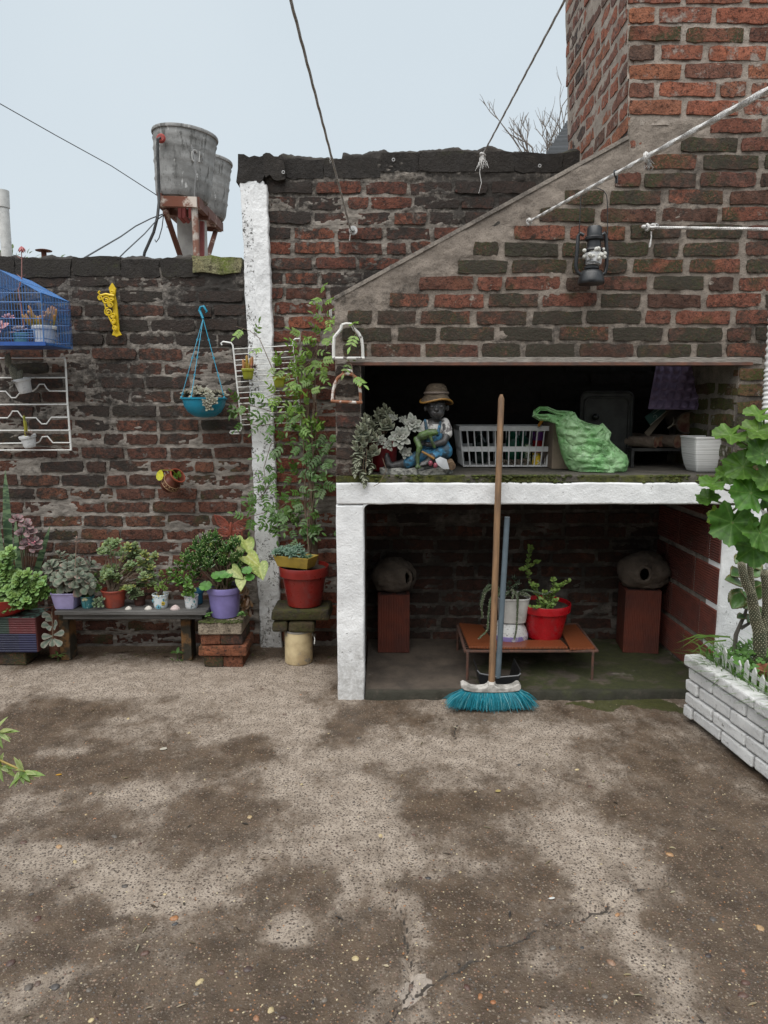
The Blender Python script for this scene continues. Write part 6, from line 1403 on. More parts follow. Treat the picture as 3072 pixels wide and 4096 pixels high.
# --- soot-black tray leaning at the back, grate with firewood, egg carton
def Z5(x, y, d): return D(*fx(2450, 1400, 2.667, x, y), d)
BLK = mat('black_sheet_metal', (.012, .012, .013), .45, c2=(.035, .034, .034), sc=12)
x0, x1 = Z5(-330, 800, 3.56).x, Z5(218, 800, 3.56).x; zt = Z5(100, 450, 3.56).z
dt = thing('roasting_tray', 'large black metal tray standing upright behind the green bag', 'tray', ((x0+x1)/2, 3.58, SZ))
ol = []
for cx_, cz_, a_ in ((x1-.03, zt-.03, 0), (x0+.03, zt-.03, 90), (x0+.03, SZ+.04, 180), (x1-.03, SZ+.04, 270)):
    ol += [(cx_+.03*cos(radians(a_+k*18)), cz_+.03*sin(radians(a_+k*18))) for k in range(6)]
mt_ = Matrix(((1,0,0,0),(0,0,1,3.585),(0,1,0,0),(0,0,0,1)))
obj('panel', MB().prism(ol, .008, mt_), BLK, dt, False); obj('rolled_edge', MB().tube([V(x, 3.58, z) for x, z in ol], .007, 7, closed=True), BLK, dt); obj('pressed_rim', MB().tube([V((x-(x0+x1)/2)*.86+(x0+x1)/2, 3.578, (z-(SZ+zt)/2)*.86+(SZ+zt)/2) for x, z in ol], .005, 6, closed=True), BLK, dt)
obj('knob', MB().ell(ZR(1235, 230, 3.565), (.017, .014, .017), 14, 9), mat('black_knob', (.01, .01, .011), .25), dt)
gx0, gx1, gz_ = Z5(215, 1040, 3.50).x, Z5(1000, 1040, 3.5).x, Z5(500, 1048, 3.50).z
gt = thing('iron_grate', 'black iron grate on legs carrying the firewood at the slab back', 'grate', ((gx0+gx1)/2, 3.62, SZ))
mb = MB(); ring(mb, gx0, gx1, 3.50, 3.78, gz_-.014, gz_, .012); obj('frame', mb, BLK, gt, False)
for k in range(12): obj('bar', MB().tube([(gx0+(gx1-gx0)*(k+.5)/12, 3.50, gz_-.007), (gx0+(gx1-gx0)*(k+.5)/12, 3.78, gz_-.007)], .004, 6), BLK, gt)
for x in (gx0, gx1):
    for y in (3.50, 3.78): obj('leg', MB().box((x, y, (SZ+gz_-.014)/2), (.014, .014, gz_-.014-SZ)), BLK, gt, False)
BARK = mat('bark', (.10, .072, .055), .9, c2=(.18, .135, .105), sc=30, bump=1., bs=60, stretch=(1, .25, 1)); CUT = mat('cut_wood', (.24, .16, .10), .85, c2=(.13, .042, .03), sc=25)
def log(lab, x, y, d, r_, L, dirv, z=None):
    c = Z5(x, y, d); 
    if z is not None: c.z = z
    dv = Vector(dirv).normalized(); t = thing('firewood_log', lab, 'log', c, 'firewood on the grate'); mb = MB(); pts = [c+dv*L*k/5 for k in range(6)]
    mb.tube(pts, [r_*(1+.06*sin(k*2.2+x)) for k in range(6)], 14); obj('bark', mb, BARK, t); mb = MB(); nn_, a, b2 = frame(-dv)
    vs = [c-dv*.0015]+[c-dv*.001+(a*cos(2*pi*k/16)+b2*sin(2*pi*k/16))*r_*.9 for k in range(16)]; mb.add(vs, [(0, 1+k, 1+(k+1) % 16) for k in range(16)])
    for q in (.35, .6): torus(mb, c-dv*.0015, r_*q, .0012, -dv, 14, 4)
    obj('cut_end', mb, CUT, t)
log('short log on the grate left, cut end toward the viewer', 465, 985, 3.49, .028, .26, (-.75, .8, .0), gz_+.029)
log('split log resting behind the left log', 520, 950, 3.54, .030, .22, (-.5, 1, .02), gz_+.031)
log('thick log in the middle of the grate near the white pot', 700, 965, 3.49, .032, .28, (-.5, 1, .0), gz_+.033)
log('big sooty log under the egg carton', 800, 740, 3.58, .052, .2, (.1, 1, .12), gz_+.12)
log('log at the grate back carrying the upper log', 780, 880, 3.60, .036, .17, (.3, 1, 0), gz_+.037)
tw_ = obj('twig', MB().tube([Z5(590, 835, 3.52), Z5(640, 800, 3.51), Z5(655, 765, 3.53), Z5(650, 720, 3.56)], [.004, .0045, .0035, .002], 7).tube([Z5(640, 800, 3.51), Z5(680, 790, 3.52)], [.003, .0015], 6), mat('pale_twig', (.26, .22, .17), .8), None); tag(tw_, 'pale forked twig sticking out between the logs', 'twig')
bo = thing('booklet', 'green booklet leaning on the firewood', 'booklet', Z5(400, 800, 3.54))
def slabq(mb, pts, th): n = len(pts); mb.add(pts+[p_+V(0, th, 0) for p_ in pts], [tuple(range(n)), tuple(range(2*n-1, n-1, -1))]+[((k+1) % n, k, n+k, n+(k+1) % n) for k in range(n)])
mb = MB(); slabq(mb, [Z5(x, y, d) for x, y, d in ((345,715,3.52),(400,795,3.50),(570,650,3.56),(520,585,3.58))], .01); obj('cover', mb, mat('booklet_green', (.035, .085, .07), .6), bo, False)
mb = MB(); slabq(mb, [Z5(x, y, d) for x, y, d in ((402,800,3.502),(408,804,3.502),(578,656,3.562),(572,651,3.562))], .009); obj('pages', mb, mat('paper', (.4, .38, .32), .8), bo, False)
mb = MB()      # faded cover lettering, strokes only
for k in range(7): p_ = Z5(440+13*k, 675-9*k, 3.535+.004*k); mb.box(p_+V(0, -.004, 0), (.0055, .001, .003), Matrix.Rotation(-.6, 3, 'Y'))
torus(mb, Z5(455, 712, 3.527), .008, .0014, (0, 1, 0), 14, 5); obj('cover_print', mb, mat('pale_ink', (.22, .27, .24), .6), bo)
cd = obj('card_sheet', MB(), CARD, None); bpy.data.objects.remove(cd)
mb = MB(); slabq(mb, [Z5(x, y, d) for x, y, d in ((340,880,3.56),(380,930,3.53),(620,640,3.58),(560,640,3.60))], .003); cd = obj('card_sheet', mb, CARD, None, False); tag(cd, 'bent brown card sheet under the booklet', 'card')
# egg carton
nx_, nz_ = 110, 96; U_, Vv = np.meshgrid(np.linspace(0, 1, nx_), np.linspace(0, 1, nz_)); q = [Z5(x, y, d) for x, y, d in ((385,625,3.47),(905,632,3.47),(1035,170,3.60),(470,160,3.60))]
Pq = np.zeros((nz_, nx_, 3))
for i in range(3): Pq[..., i] = (q[0][i]*(1-U_)+q[1][i]*U_)*(1-Vv)+(q[3][i]*(1-U_)+q[2][i]*U_)*Vv
bmp = (.5-.5*np.cos(U_*pi*12))*(.5-.5*np.cos(Vv*pi*10)); pk = np.clip(np.cos(U_*pi*10)*np.cos(Vv*pi*10), 0, 1)
edge_ = np.minimum(1, np.minimum(np.minimum(U_, 1-U_), np.minimum(Vv, 1-Vv))*25)
Pq[..., 1] -= (.022*bmp**.8)*edge_-.010*edge_; Pq[..., 2] -= .006*bmp*edge_
eg = thing('egg_carton', 'purple cardboard egg tray propped on the firewood', 'egg carton', V(1.37, 3.55, 1.3))
EGC = mat('purple_pulp', (.27, .20, .32), .9, c2=(.20, .15, .25), sc=30, bump=.5, bs=200)
og = gridmesh('tray', Pq, None, EGC, eg); sd_ = og.modifiers.new('solid', 'SOLIDIFY'); sd_.thickness = .003
# white ribbed pot
RIBP = NT('ribbed_white_pot'); v = RIBP.coord('Object'); mp = RIBP.node('ShaderNodeMapping'); mp.inputs['Scale'].default_value = (3, 3, 420); RIBP.l(v, mp.inputs[0]); g = RIBP.noise(mp.outputs[0], 1., 3, .6, .3)
RIBP = RIBP.done(RIBP.mix(RIBP.ramp(g, .4, .6), (.52, .52, .51), (.76, .76, .75)), .5, RIBP.bump(g, .6, .003))
c = V(Z5(970, 1300, 3.30).x, 3.31, SZ); wp = thing('square_planter', 'empty white ribbed square planter at the slab right end', 'planter', c); Hp = .160
prf = [(.066, 0), (.071, .004), (.082, .03), (.092, .065), (.099, .11), (.102, .15), (.106, .152), (.1065, Hp), (.100, Hp), (.096, .14), (.085, .06)]
rotp = Matrix.Rotation(radians(3), 3, 'Z'); obj('pot', MB().lathe([(r_*.78, z) for r_, z in prf], c, 96, rotp, None, 14), RIBP, wp, True, angle=28); soil_disc(wp, c+V(0, 0, .125), .068, 9, rotp)
# ================================================================== STIRRUPS ON THE PILLAR
def stirrup(lab, pts, tread, m_, loop, y):
    t = thing('iron_stirrup', lab, 'stirrup', ZC(*pts[0], y), 'stirrups hung on the pillar'); P = [ZC(x, q, y) for x, q in pts]
    obj('arch', MB().tube(P, .0068, 8), m_, t); obj('tread', MB().tube([ZC(x, q, y-.004) for x, q in tread], .0062, 8), m_, t); obj('strap_loop', MB().tube([ZC(x, q, y) for x, q in loop], .0052, 7), m_, t); return t
SW = mat('chipped_white_iron', (.66, .65, .62), .6, c2=(.12, .10, .09), sc=30, lo=.58, hi=.64); SRU = mat('rust_chipped_white', (.62, .58, .54), .65, c2=(.24, .09, .04), sc=26, lo=.44, hi=.54)
stirrup('white-painted stirrup hung high with vine threaded through it', [(1068,815),(1068,700),(1075,610),(1110,570),(1140,530),(1148,490)], [(1060,818),(1372,818)], SW, [(1148,490),(1190,478),(1240,480),(1262,525)], 3.085)
o_ = bpy.data.objects['iron_stirrup']; obj('arch', MB().tube([ZC(x, q, 3.085) for x, q in ((1262,525),(1310,570),(1340,620),(1352,700),(1356,815))], .0068, 8), SW, o_)
t = stirrup('rusty white stirrup hung below the first one on the pillar', [(1055,1240),(1062,1150),(1080,1070),(1110,1010),(1155,980),(1200,972),(1250,980),(1295,1015),(1320,1070),(1330,1150),(1332,1245)], [(1040,1240),(1195,1248),(1350,1255)], SRU, [(1158,975),(1165,938),(1205,934),(1245,940),(1252,975)], 3.085)
# nail / hook for upper one
hk_ = obj('wall_hook', MB().tube([ZC(1045, 420, 3.10), ZC(1032, 400, 3.07), ZC(1030, 350, 3.06), ZC(1042, 340, 3.06), ZC(1046, 400, 3.07)], .003, 6), WIRE, None); tag(hk_, 'small white wire hook on the hood corner above the stirrups', 'hook')
# ================================================================== UNDER THE SLAB
PZ = .042
def ZT(x, y, d): return D(*fx(1700, 2050, 2.074, x, y), d)
def ZTG(x, y, z): return DG(*fx(1700, 2050, 2.074, x, y), z)
IRON = mat('rusty_rebar', (.075, .045, .035), .85, c2=(.13, .06, .04), sc=40, bump=.6, bs=150)
TZ = ZT(880, 1150, 3.26).z
cs_ = [ZTG(335, 1152, TZ), ZTG(1430, 1150, TZ), ZTG(1262, 928, TZ), ZTG(272, 940, TZ)]
tb = thing('iron_table', 'low rusty rebar table with mesh top under the slab', 'table', V(.68, 3.4, PZ))
for a_, b_ in ((0,1),(1,2),(2,3),(3,0)): obj('rail', MB().tube([cs_[a_], cs_[b_]], .0075, 8), IRON, tb)
for (x, y) in ((350, 1385), (1385, 1380)):
    b_ = ZTG(x, y, PZ); tp = cs_[0] if x < 800 else cs_[1]; obj('leg', MB().tube([V(b_.x, b_.y, PZ-.01), V(b_.x, b_.y, TZ)], .0065, 8), IRON, tb)
for q in (2, 3): obj('leg', MB().tube([V(cs_[q].x, cs_[q].y, PZ-.01), cs_[q]], .0065, 8), IRON, tb)
mb = MB()
for k in range(1, 26): s_ = k/26; mb.tube([cs_[0].lerp(cs_[1], s_), cs_[3].lerp(cs_[2], s_)], .0018, 5)
for k in range(1, 14): s_ = k/14; mb.tube([cs_[0].lerp(cs_[3], s_), cs_[1].lerp(cs_[2], s_)], .0018, 5)
tag(obj('mesh_top', mb, IRON, tb), kind='stuff')
TILE = NT('wood_look_tile'); v = TILE.pos(); mp = TILE.node('ShaderNodeMapping'); mp.inputs['Scale'].default_value = (12, 12, 12); mp.inputs['Rotation'].default_value = (0, 0, .7); TILE.l(v, mp.inputs[0])
wv = TILE.node('ShaderNodeTexWave'); wv.inputs['Scale'].default_value = 2.2; wv.inputs['Distortion'].default_value = 7; wv.inputs['Detail'].default_value = 3; TILE.l(mp.outputs[0], wv.inputs[0])
TILE = TILE.done(TILE.mix(wv.outputs[1], (.12, .034, .014), (.24, .075, .03)), .3)
for pts, lab in (([(365,1112),(600,1118),(470,930),(280,915)], 'wood-look tile lying at the left end of the low table'), ([(605,1120),(1185,1115),(1125,1055),(575,1058)], 'long wood-look tile strip along the table front'), ([(1205,1128),(1410,1120),(1250,925),(1105,940)], 'wood-look tile lying askew at the right end of the low table')):
    P = [ZTG(x, y, TZ+.017) for x, y in pts]; mb = MB(); mb.hexa([p_-V(0, 0, .009) for p_ in P], P); o = obj('floor_tile', mb, TILE, None, False, .001); tag(o, lab, 'tile', 'tiles on the low table')
zt_ = TZ+.009
c = ZTG(700, 1010, zt_); c.y = max(c.y, 3.40); c = V(ZT(703, 1000, 3.42).x, 3.43, zt_)
bw = thing('upturned_bowl', 'speckled white bowl with lavender rim turned upside down on the low table', 'bowl', c)
obj('bowl', MB().lathe([(.088, 0), (.09, .006), (.088, .03), (.080, .055), (.066, .078), (.05, .086), (.02, .088)], c, 36), mat('speckled_white', (.50, .50, .49), .7, c2=(.16, .15, .15), sc=120, lo=.58, hi=.64), bw)
obj('rim_band', MB().lathe([(.0905, .004), (.0915, .007), (.0905, .028), (.0885, .030)], c, 36), mat('lavender_glaze', (.22, .17, .38), .5, dirt=(.5, .5, .5), dlo=.56, dhi=.62), bw)
c2_ = c+V(.012, 0, .0885); WP2 = plastic('grimy_white_pot', (.58, .57, .54), dirt=(.3, .28, .25))
t = potted('trailing_cactus', 'white pot of trailing rat-tail stems on the upturned bowl', 'potted plant', c2_, .080, .062, .128, WP2, n=36, sq=4, lip=.002, lh=.012)
mb = MB(); sp2 = MB(); top = c2_+V(0, 0, .118)
def rattail(pts, r_=.0062, c1=(.085, .115, .06)):
    P = [ZT(*p_) for p_ in pts]; Q = []
    for i in range(len(P)-1):
        for k in range(5): Q.append(P[i].lerp(P[i+1], k/5))
    Q.append(P[-1]); Q = [(Q[max(i-1, 0)]+Q[i]+Q[min(i+1, len(Q)-1)])/3 for i in range(len(Q))]
    mb.tube(Q, [r_*(1+.16*(-1)**i)*(1-.35*i/len(Q)) for i in range(len(Q))], 6, col=vary(c1, .2))
    for i in range(1, len(Q), 1):
        for k in range(3): a = R.uniform(0, 6.3); sp2.ell(Q[i]+V(cos(a)*r_, sin(a)*r_*.8, R.uniform(-.003, .003)), .0016, 4, 3)
for pts in ([(640,690,3.44),(560,620,3.40),(500,660,3.37),(470,760,3.36),(475,880,3.36)], [(660,690,3.42),(600,640,3.38),(540,720,3.34),(525,860,3.34),(520,980,3.33),(440,1050,3.31)], [(690,690,3.42),(640,640,3.37),(580,720,3.34),(585,860,3.33),(590,980,3.33)], [(730,690,3.42),(750,650,3.36),(770,720,3.34),(765,860,3.335),(760,960,3.33),(740,1060,3.32)],
     [(760,680,3.44),(830,640,3.40),(920,660,3.38),(1000,680,3.37),(1050,650,3.36)], [(770,690,3.44),(820,660,3.40),(880,700,3.38)], [(700,680,3.46),(740,600,3.44),(790,590,3.42)], [(620,700,3.46),(540,590,3.44),(490,640,3.42),(455,780,3.42)], [(740,690,3.43),(800,680,3.37),(860,690,3.35)], [(650,690,3.43),(590,600,3.42),(520,610,3.40),(480,720,3.39),(470,800,3.39)], [(720,690,3.42),(700,650,3.36),(660,690,3.33),(640,760,3.33),(640,840,3.33)], [(700,680,3.42),(720,640,3.36),(740,660,3.345),(720,720,3.34)]):
    rattail(pts)
obj('rat_tails', mb, SUCC, t); tag(obj('spine_tufts', sp2, mat('pale_spines', (.48, .45, .38)), t), kind='stuff')
mb = MB()
for x, y in ((700,560),(735,520),(770,560),(680,600),(750,600)): rosette(mb, ZT(x, y+40, 3.46), (0, -.2, 1), 9, .035, .007, 'lance', .0025, (.05, .075, .045), e0=30, e1=80)
obj('haworthia', mb, SUCC, t)
BRED = plastic('bright_red_bucket', (.42, .006, .012), rough=.3)
c = V(ZT(990, 1040, 3.44).x, 3.45, zt_); Hb = ZT(990, 790, 3.40).z-zt_
t = potted('potted_elephant_bush', 'bright red bucket pot with small-leaved elephant bush on the low table', 'potted plant', c, .125, .083, Hb+.015, BRED, n=44, lip=.005, lh=.04)
def bushstem(pts, n, c1=(.16, .25, .05)):
    P = [ZT(*p_) for p_ in pts]; sm.tube(P, [.0032-.002*i/len(P) for i in range(len(P))], 5); seg = len(P)-1
    for k in range(n):
        q = (k+.5)/n*seg; i = min(int(q), seg-1); p_ = P[i].lerp(P[i+1], q-i); a = R.uniform(0, 6.3)
        for s_ in (0, pi): leaf(mb, p_, (cos(a+s_), sin(a+s_)*.7-.3, R.uniform(.0, .7)), (R.uniform(-.4, .4), -.8, .8), R.uniform(.013, .021), R.uniform(.012, .018), 'round', .0018, 0, .15, vary(c1, .25))
mb = MB(); sm = MB()
for pts, n in (([(960,820,3.43),(930,680,3.45),(860,540,3.48),(840,430,3.50),(870,340,3.50),(875,275,3.50)], 34), ([(870,520,3.48),(830,470,3.46),(800,480,3.45)], 8), ([(850,460,3.50),(910,420,3.48),(945,405,3.47)], 9), ([(1000,820,3.42),(1040,720,3.40),(1080,630,3.38),(1130,600,3.36),(1200,565,3.35)], 26), ([(1060,680,3.4),(1070,600,3.40),(1060,545,3.40)], 10),
      ([(980,820,3.40),(940,790,3.35),(880,780,3.33)], 10), ([(1010,820,3.40),(1000,760,3.36),(960,720,3.35)], 14), ([(1020,820,3.40),(1060,770,3.36),(1090,720,3.35)], 14), ([(1030,830,3.40),(1040,790,3.35),(1050,760,3.34)], 10), ([(990,820,3.42),(1000,700,3.40),(990,650,3.40)], 14), ([(930,680,3.45),(900,600,3.44),(930,610,3.42)], 10), ([(1000,810,3.4),(1030,680,3.38),(1100,640,3.36)], 14)):
    bushstem(pts, n)
obj('stem', sm, STEM, t); obj('foliage', mb, SUCC, t)
# --- hornero nests on hollow bricks
MUD = mat('dried_mud', (.115, .09, .07), .95, c2=(.07, .053, .041), sc=14, bump=.9, bs=55)
def nest(lab, c, r_, hole, seed):
    t = thing('mud_nest', lab, 'bird nest', c, 'oven-bird mud nests on hollow bricks'); c = Vector(c)+V(0, 0, r_[2]*.80); nu_, nv_ = 72, 48; hd = Vector(hole).normalized()
    uu, vv = np.meshgrid(np.linspace(0, 2*pi, nu_+1), np.linspace(-pi/2, pi/2, nv_+1)); ux, uy, uz = np.cos(vv)*np.cos(uu), np.cos(vv)*np.sin(uu), np.sin(vv)
    rad = 1+(fbm(uu*2.2+seed, vv*4+3, seed, 4)-.5)*.22; rad[:, -1] = rad[:, 0]; rad *= np.where(uz < -.75, .95, 1)
    sx, sz = V(0, 0, 1).cross(hd).normalized(), None; sz = hd.cross(sx); a_ = ux*sx.x+uy*sx.y+uz*sx.z; b_ = ux*sz.x+uy*sz.y+uz*sz.z; f_ = ux*hd.x+uy*hd.y+uz*hd.z
    e_ = (a_/.24)**2+(b_/.40)**2; front = f_ > .2; lipm = np.exp(-((np.sqrt(e_)-1.15)/.22)**2)*front; rad = rad+.06*lipm
    P = np.stack([c.x+ux*r_[0]*rad, c.y+uy*r_[1]*rad, np.maximum(c.z+uz*r_[2]*rad, c.z-r_[2]*.80)], -1)
    mk_ = ~((e_[:-1,:-1] < 1) & front[:-1,:-1]); gridmesh('shell', P, mk_, MUD, t)
    P2 = np.stack([c.x+ux*r_[0]*.82, c.y+uy*r_[1]*.82, np.maximum(c.z+uz*r_[2]*.82, c.z-r_[2]*.7)], -1)[:, ::-1]; e2 = e_[:, ::-1]; fr2 = front[:, ::-1]
    gridmesh('lining', P2, ~((e2[:-1,:-1] < 1.3) & fr2[:-1,:-1]), MUD, t)
    # rim joining shell and lining
    mb = MB(); n = 26; pts = []
    for k in range(n):
        q = 2*pi*k/n; u_ = (sx*cos(q)*.235+sz*sin(q)*.39); u_ = u_+hd*sqrt(max(.05, 1-u_.length_squared)); pts.append(c+V(u_.x*r_[0], u_.y*r_[1], u_.z*r_[2])*.95)
    mb.tube(pts, .009, 7, closed=True); obj('entrance', mb, MUD, t)
def ZL(x, y, d): return D(*fx(1300, 2000, .936, x, y), d)
HB = mat('hollow_brick_red', (.14, .034, .019), .7, c2=(.085, .026, .018), sc=7, bump=.2)
def hollow(lab, x0, x1, y0, y1, z1, rz=0.):
    c = V((x0+x1)/2, (y0+y1)/2, PZ); t = thing('hollow_brick', lab, 'hollow brick', c, 'hollow bricks carrying the nests'); rot = Matrix.Rotation(rz, 3, 'Z'); hx, hy, H_ = (x1-x0)/2, (y1-y0)/2, z1-PZ
    mb = MB(); n = int(hx*2/.0085)*2; ol = []
    for k in range(n+1): ol.append((-hx+2*hx*k/n, -hy+(.0028 if k % 2 == 0 else 0)))
    ol += [(hx, hy), (-hx, hy)]; m4 = Matrix.Translation(c+V(0, 0, H_/2)) @ rot.to_4x4(); mb.prism(ol, H_, m4); obj('block', mb, HB, t, False)
    mb = MB()
    for ix in (-1, 1):
        for iy in (-1, 0, 1): mb.box(c+rot @ V(ix*hx*.48, iy*hy*.62, H_+.0005), (hx*.7, hy*.45, .002), rot)
    obj('core_holes', mb, mat('dark_void', (.03, .012, .01), .9), t, False); return c+V(0, 0, H_)
tl = hollow('ribbed red hollow brick standing on end in the left of the hearth', ZL(198, 500, 3.62).x, ZL(316, 500, 3.62).x, 3.61, 3.80, ZL(255, 355, 3.62).z)
nest('rounded mud nest with side-facing hole on the left hollow brick', tl, (.118, .10, .098), (.75, -.9, .1), 3)
trr = hollow('ribbed red hollow brick standing on end in the right of the hearth', ZL(1122, 500, 3.63).x, ZL(1250, 500, 3.63).x, 3.60, 3.79, ZL(1190, 335, 3.63).z, -.12)
nest('rounded mud nest with front hole on the right hollow brick', trr+V(.012, -.01, 0), (.138, .11, .104), (-.25, -1, .08), 8)
# ================================================================== BROOM AND DUSTPAN
bm = thing('push_broom', 'turquoise-bristled broom with worn wooden handle leaning on the slab', 'broom', DG(1060, 1532))
WOODH = mat('worn_broom_wood', (.26, .15, .075), .65, c2=(.12, .07, .04), sc=10, bump=.4, bs=30, stretch=(4, 4, .4), dirt=(.3, .24, .18), dlo=.6, dhi=.7)
h0 = ZT(552, 1430, 3.0); h1 = D(1083, 852, 3.095)
obj('handle', MB().tube([h0-V(0, 0, .01), h0.lerp(h1, .3), h0.lerp(h1, .6), h0.lerp(h1, .985), h1], [.0145, .014, .0138, .013, .006], 14), WOODH, bm)
GREYP = mat('worn_grey_plastic', (.46, .44, .41), .6, c2=(.24, .23, .21), sc=22, lo=.45, hi=.6, bump=.2)
mb = MB(); top = [(298,1432),(322,1420),(345,1432),(380,1452),(440,1460),(500,1455),(525,1440),(532,1424),(572,1424),(580,1440),(610,1455),(680,1458),(730,1448),(765,1426),(785,1424),(798,1440)]; bot = [(798,1466),(780,1482),(720,1494),(550,1498),(400,1494),(330,1478),(300,1455)]
ol = [ZT(x, y, 2.975) for x, y in top+bot]; n = len(ol); mb.add(ol+[p_+V(0, .042, .002) for p_ in ol], [tuple(range(n-1, -1, -1)), tuple(range(n, 2*n))]+[(k, (k+1) % n, n+(k+1) % n, n+k) for k in range(n)]); obj('head', mb, GREYP, bm, False, .004)
obj('socket', MB().lathe([(.019, -.012), (.0185, .0), (.0165, .022), (.015, .024)], ZT(552, 1445, 2.997), 18), GREYP, bm)
mb = MB(); rb_ = random.Random(3)
for k in range(3400):
    u = rb_.uniform(-1, 1); v_ = rb_.uniform(-1, 1); b_ = ZT(550+u*235, 1488-8*abs(u), 2.997)+V(0, v_*.019, .003); fl = u*abs(u)*.045+u*.022+rb_.gauss(0, .013); ln = .060
    e = V(b_.x+fl, b_.y+v_*.03+rb_.gauss(0, .007), max(.004, b_.z-ln-rb_.uniform(0, .02)+abs(u)*.010)); md = b_.lerp(e, .5)+V(fl*.12, v_*.004, .002); k_ = rb_.uniform(.65, 1.25); cc = (.012*k_, .235*k_, .31*k_)
    mb.tube([b_, md, e], [.0009, .0009, .0005], 3, False, col=cc if rb_.random() < .9 else (.18, .42, .45))
tag(obj('bristles', mb, mat('turquoise_bristle', (1, 1, 1), .45, tint=True), bm), kind='stuff')
dp = thing('dustpan', 'black dustpan with long grey tube handle behind the broom', 'dustpan', V(.50, 3.18, PZ))
BP = mat('black_plastic', (.012, .012, .013), .45)
a_, b_, d_ = ZT(430, 1300, 3.12), ZT(790, 1325, 3.12), ZT(605, 1345, 3.12); yb_ = 3.26
zl = PZ+.006
mb = MB(); xs0, xs1 = a_.x+.02, b_.x-.02
mb.hexa([(xs0, 3.10, zl), (xs1, 3.10, zl), (xs1, yb_, zl), (xs0, yb_, zl)], [(xs0, 3.10, zl+.004), (xs1, 3.10, zl+.004), (xs1, yb_, zl+.004), (xs0, yb_, zl+.004)]); obj('pan_floor', mb, BP, dp, False)
for (xa1, xa2) in ((xs0, a_.x), (xs1, b_.x)):
    s_ = .005 if xa1 == xs0 else -.005; mb = MB(); mb.hexa([(xa1, 3.10, zl), (xa1+s_, 3.10, zl), (xa1+s_, yb_, zl), (xa1, yb_, zl)], [(xa2, 3.105, a_.z), (xa2+s_, 3.105, a_.z), (xa2+s_, yb_, a_.z), (xa2, yb_, a_.z)]); obj('side', mb, BP, dp, False)
mb = MB(); pts = [V(a_.x, 3.105, a_.z), V(a_.x+.012, 3.104, a_.z-.014), V(d_.x, 3.103, d_.z-.006), V(b_.x-.012, 3.104, b_.z-.010), V(b_.x, 3.105, b_.z)]; lo_ = [V(xs0, 3.102, zl), V(xs0+.01, 3.101, zl), V(d_.x, 3.10, zl), V(xs1-.01, 3.101, zl), V(xs1, 3.102, zl)]
mb.add(lo_+pts+[p_+V(0, .005, 0) for p_ in lo_+pts], [(k, k+1, k+6, k+5) for k in range(4)]+[(k+11, k+10, k+15, k+16) for k in range(4)]+[(5+k, 6+k, 16+k, 15+k) for k in range(4)]); obj('back', mb, BP, dp, False)
obj('rim', MB().tube(pts, .0035, 6), mat('grey_rim', (.16, .16, .165), .5), dp)
mb = MB()
for k in range(40): s_ = k/39; p_ = pts[1].lerp(pts[2], s_*2) if s_ < .5 else pts[2].lerp(pts[3], s_*2-1); mb.tube([p_, p_+V(0, 0, .006)], .001, 4)
tag(obj('comb_teeth', mb, BP, dp), kind='stuff')
GT = mat('blue_grey_tube', (.13, .17, .20), .4); hd0, hd1 = ZT(605, 1335, 3.11), ZT(682, 40, 3.16)
obj('handle', MB().tube([hd0-V(0, 0, .02), hd1], .0125, 14), GT, dp); obj('handle_cap', MB().tube([hd1, hd1+(hd1-hd0).normalized()*.003], [.0132, .010], 14), mat('pale_cap', (.30, .35, .38), .4), dp)
# ================================================================== LINES
ROPE = NT('cotton_rope'); v = ROPE.coord('UV'); pz_ = ROPE.pos(); mp = ROPE.node('ShaderNodeMapping'); ROPE.l(pz_, mp.inputs[0]); g = ROPE.noise(pz_, 260, 3, .7)
ROPE = ROPE.done(ROPE.mix(ROPE.ramp(g, .4, .62), (.78, .77, .75), (.40, .38, .365)), .95, ROPE.bump(g, .8, .004))
ROPEG = mat('weathered_rope', (.52, .50, .48), .95, c2=(.28, .265, .25), sc=120, bump=.8, bs=300)
def rope(name, lab, pts, r_, m_, cat='rope', sag=0., extras=None):
    t = thing(name, lab, cat, pts[-1]); Q = []
    for a_, b_ in zip(pts[:-1], pts[1:]):
        n = max(6, int((b_-a_).length/.02))
        for k in range(n): q = k/n; Q.append(a_.lerp(b_, q)-V(0, 0, 4*q*(1-q)*sag))
    Q.append(pts[-1]); mb = MB()
    # three-strand lay: rotating trefoil section
    vs = []; n = 9
    for i, p_ in enumerate(Q):
        tg = (Q[min(i+1, len(Q)-1)]-Q[max(i-1, 0)]).normalized(); u = tg.cross(V(0, 0, 1)).normalized(); w_ = u.cross(tg)
        for k in range(n): a = 2*pi*k/n; rr_ = r_*(.86+.16*cos(3*(a-i*.35))); vs.append(p_+(u*cos(a)+w_*sin(a))*rr_)
    mb.add(vs, [(i*n+k, i*n+(k+1) % n, (i+1)*n+(k+1) % n, (i+1)*n+k) for i in range(len(Q)-1) for k in range(n)]); obj('strand', mb, m_, t); return t
def back(a_, b_, y=-2.58): return a_+(b_-a_)*((y-a_.y)/(b_.y-a_.y))
def fray(t, p_, n, L, m_, name='frayed_end', d=(0, -.2, -1)):
    mb = MB()
    for k in range(n):
        q = p_+V(R.uniform(-.006, .006), R.uniform(-.006, .006), R.uniform(-.01, .01)); e = q+(Vector(d)+V(R.uniform(-.5, .5), R.uniform(-.4, .1), R.uniform(-.2, .3))).normalized()*L*R.uniform(.4, 1.1); mb.tube([q, q.lerp(e, .5)+V(R.uniform(-.008, .008), 0, 0), e], [.0014, .0012, .0006], 4)
    obj(name, mb, m_, t)
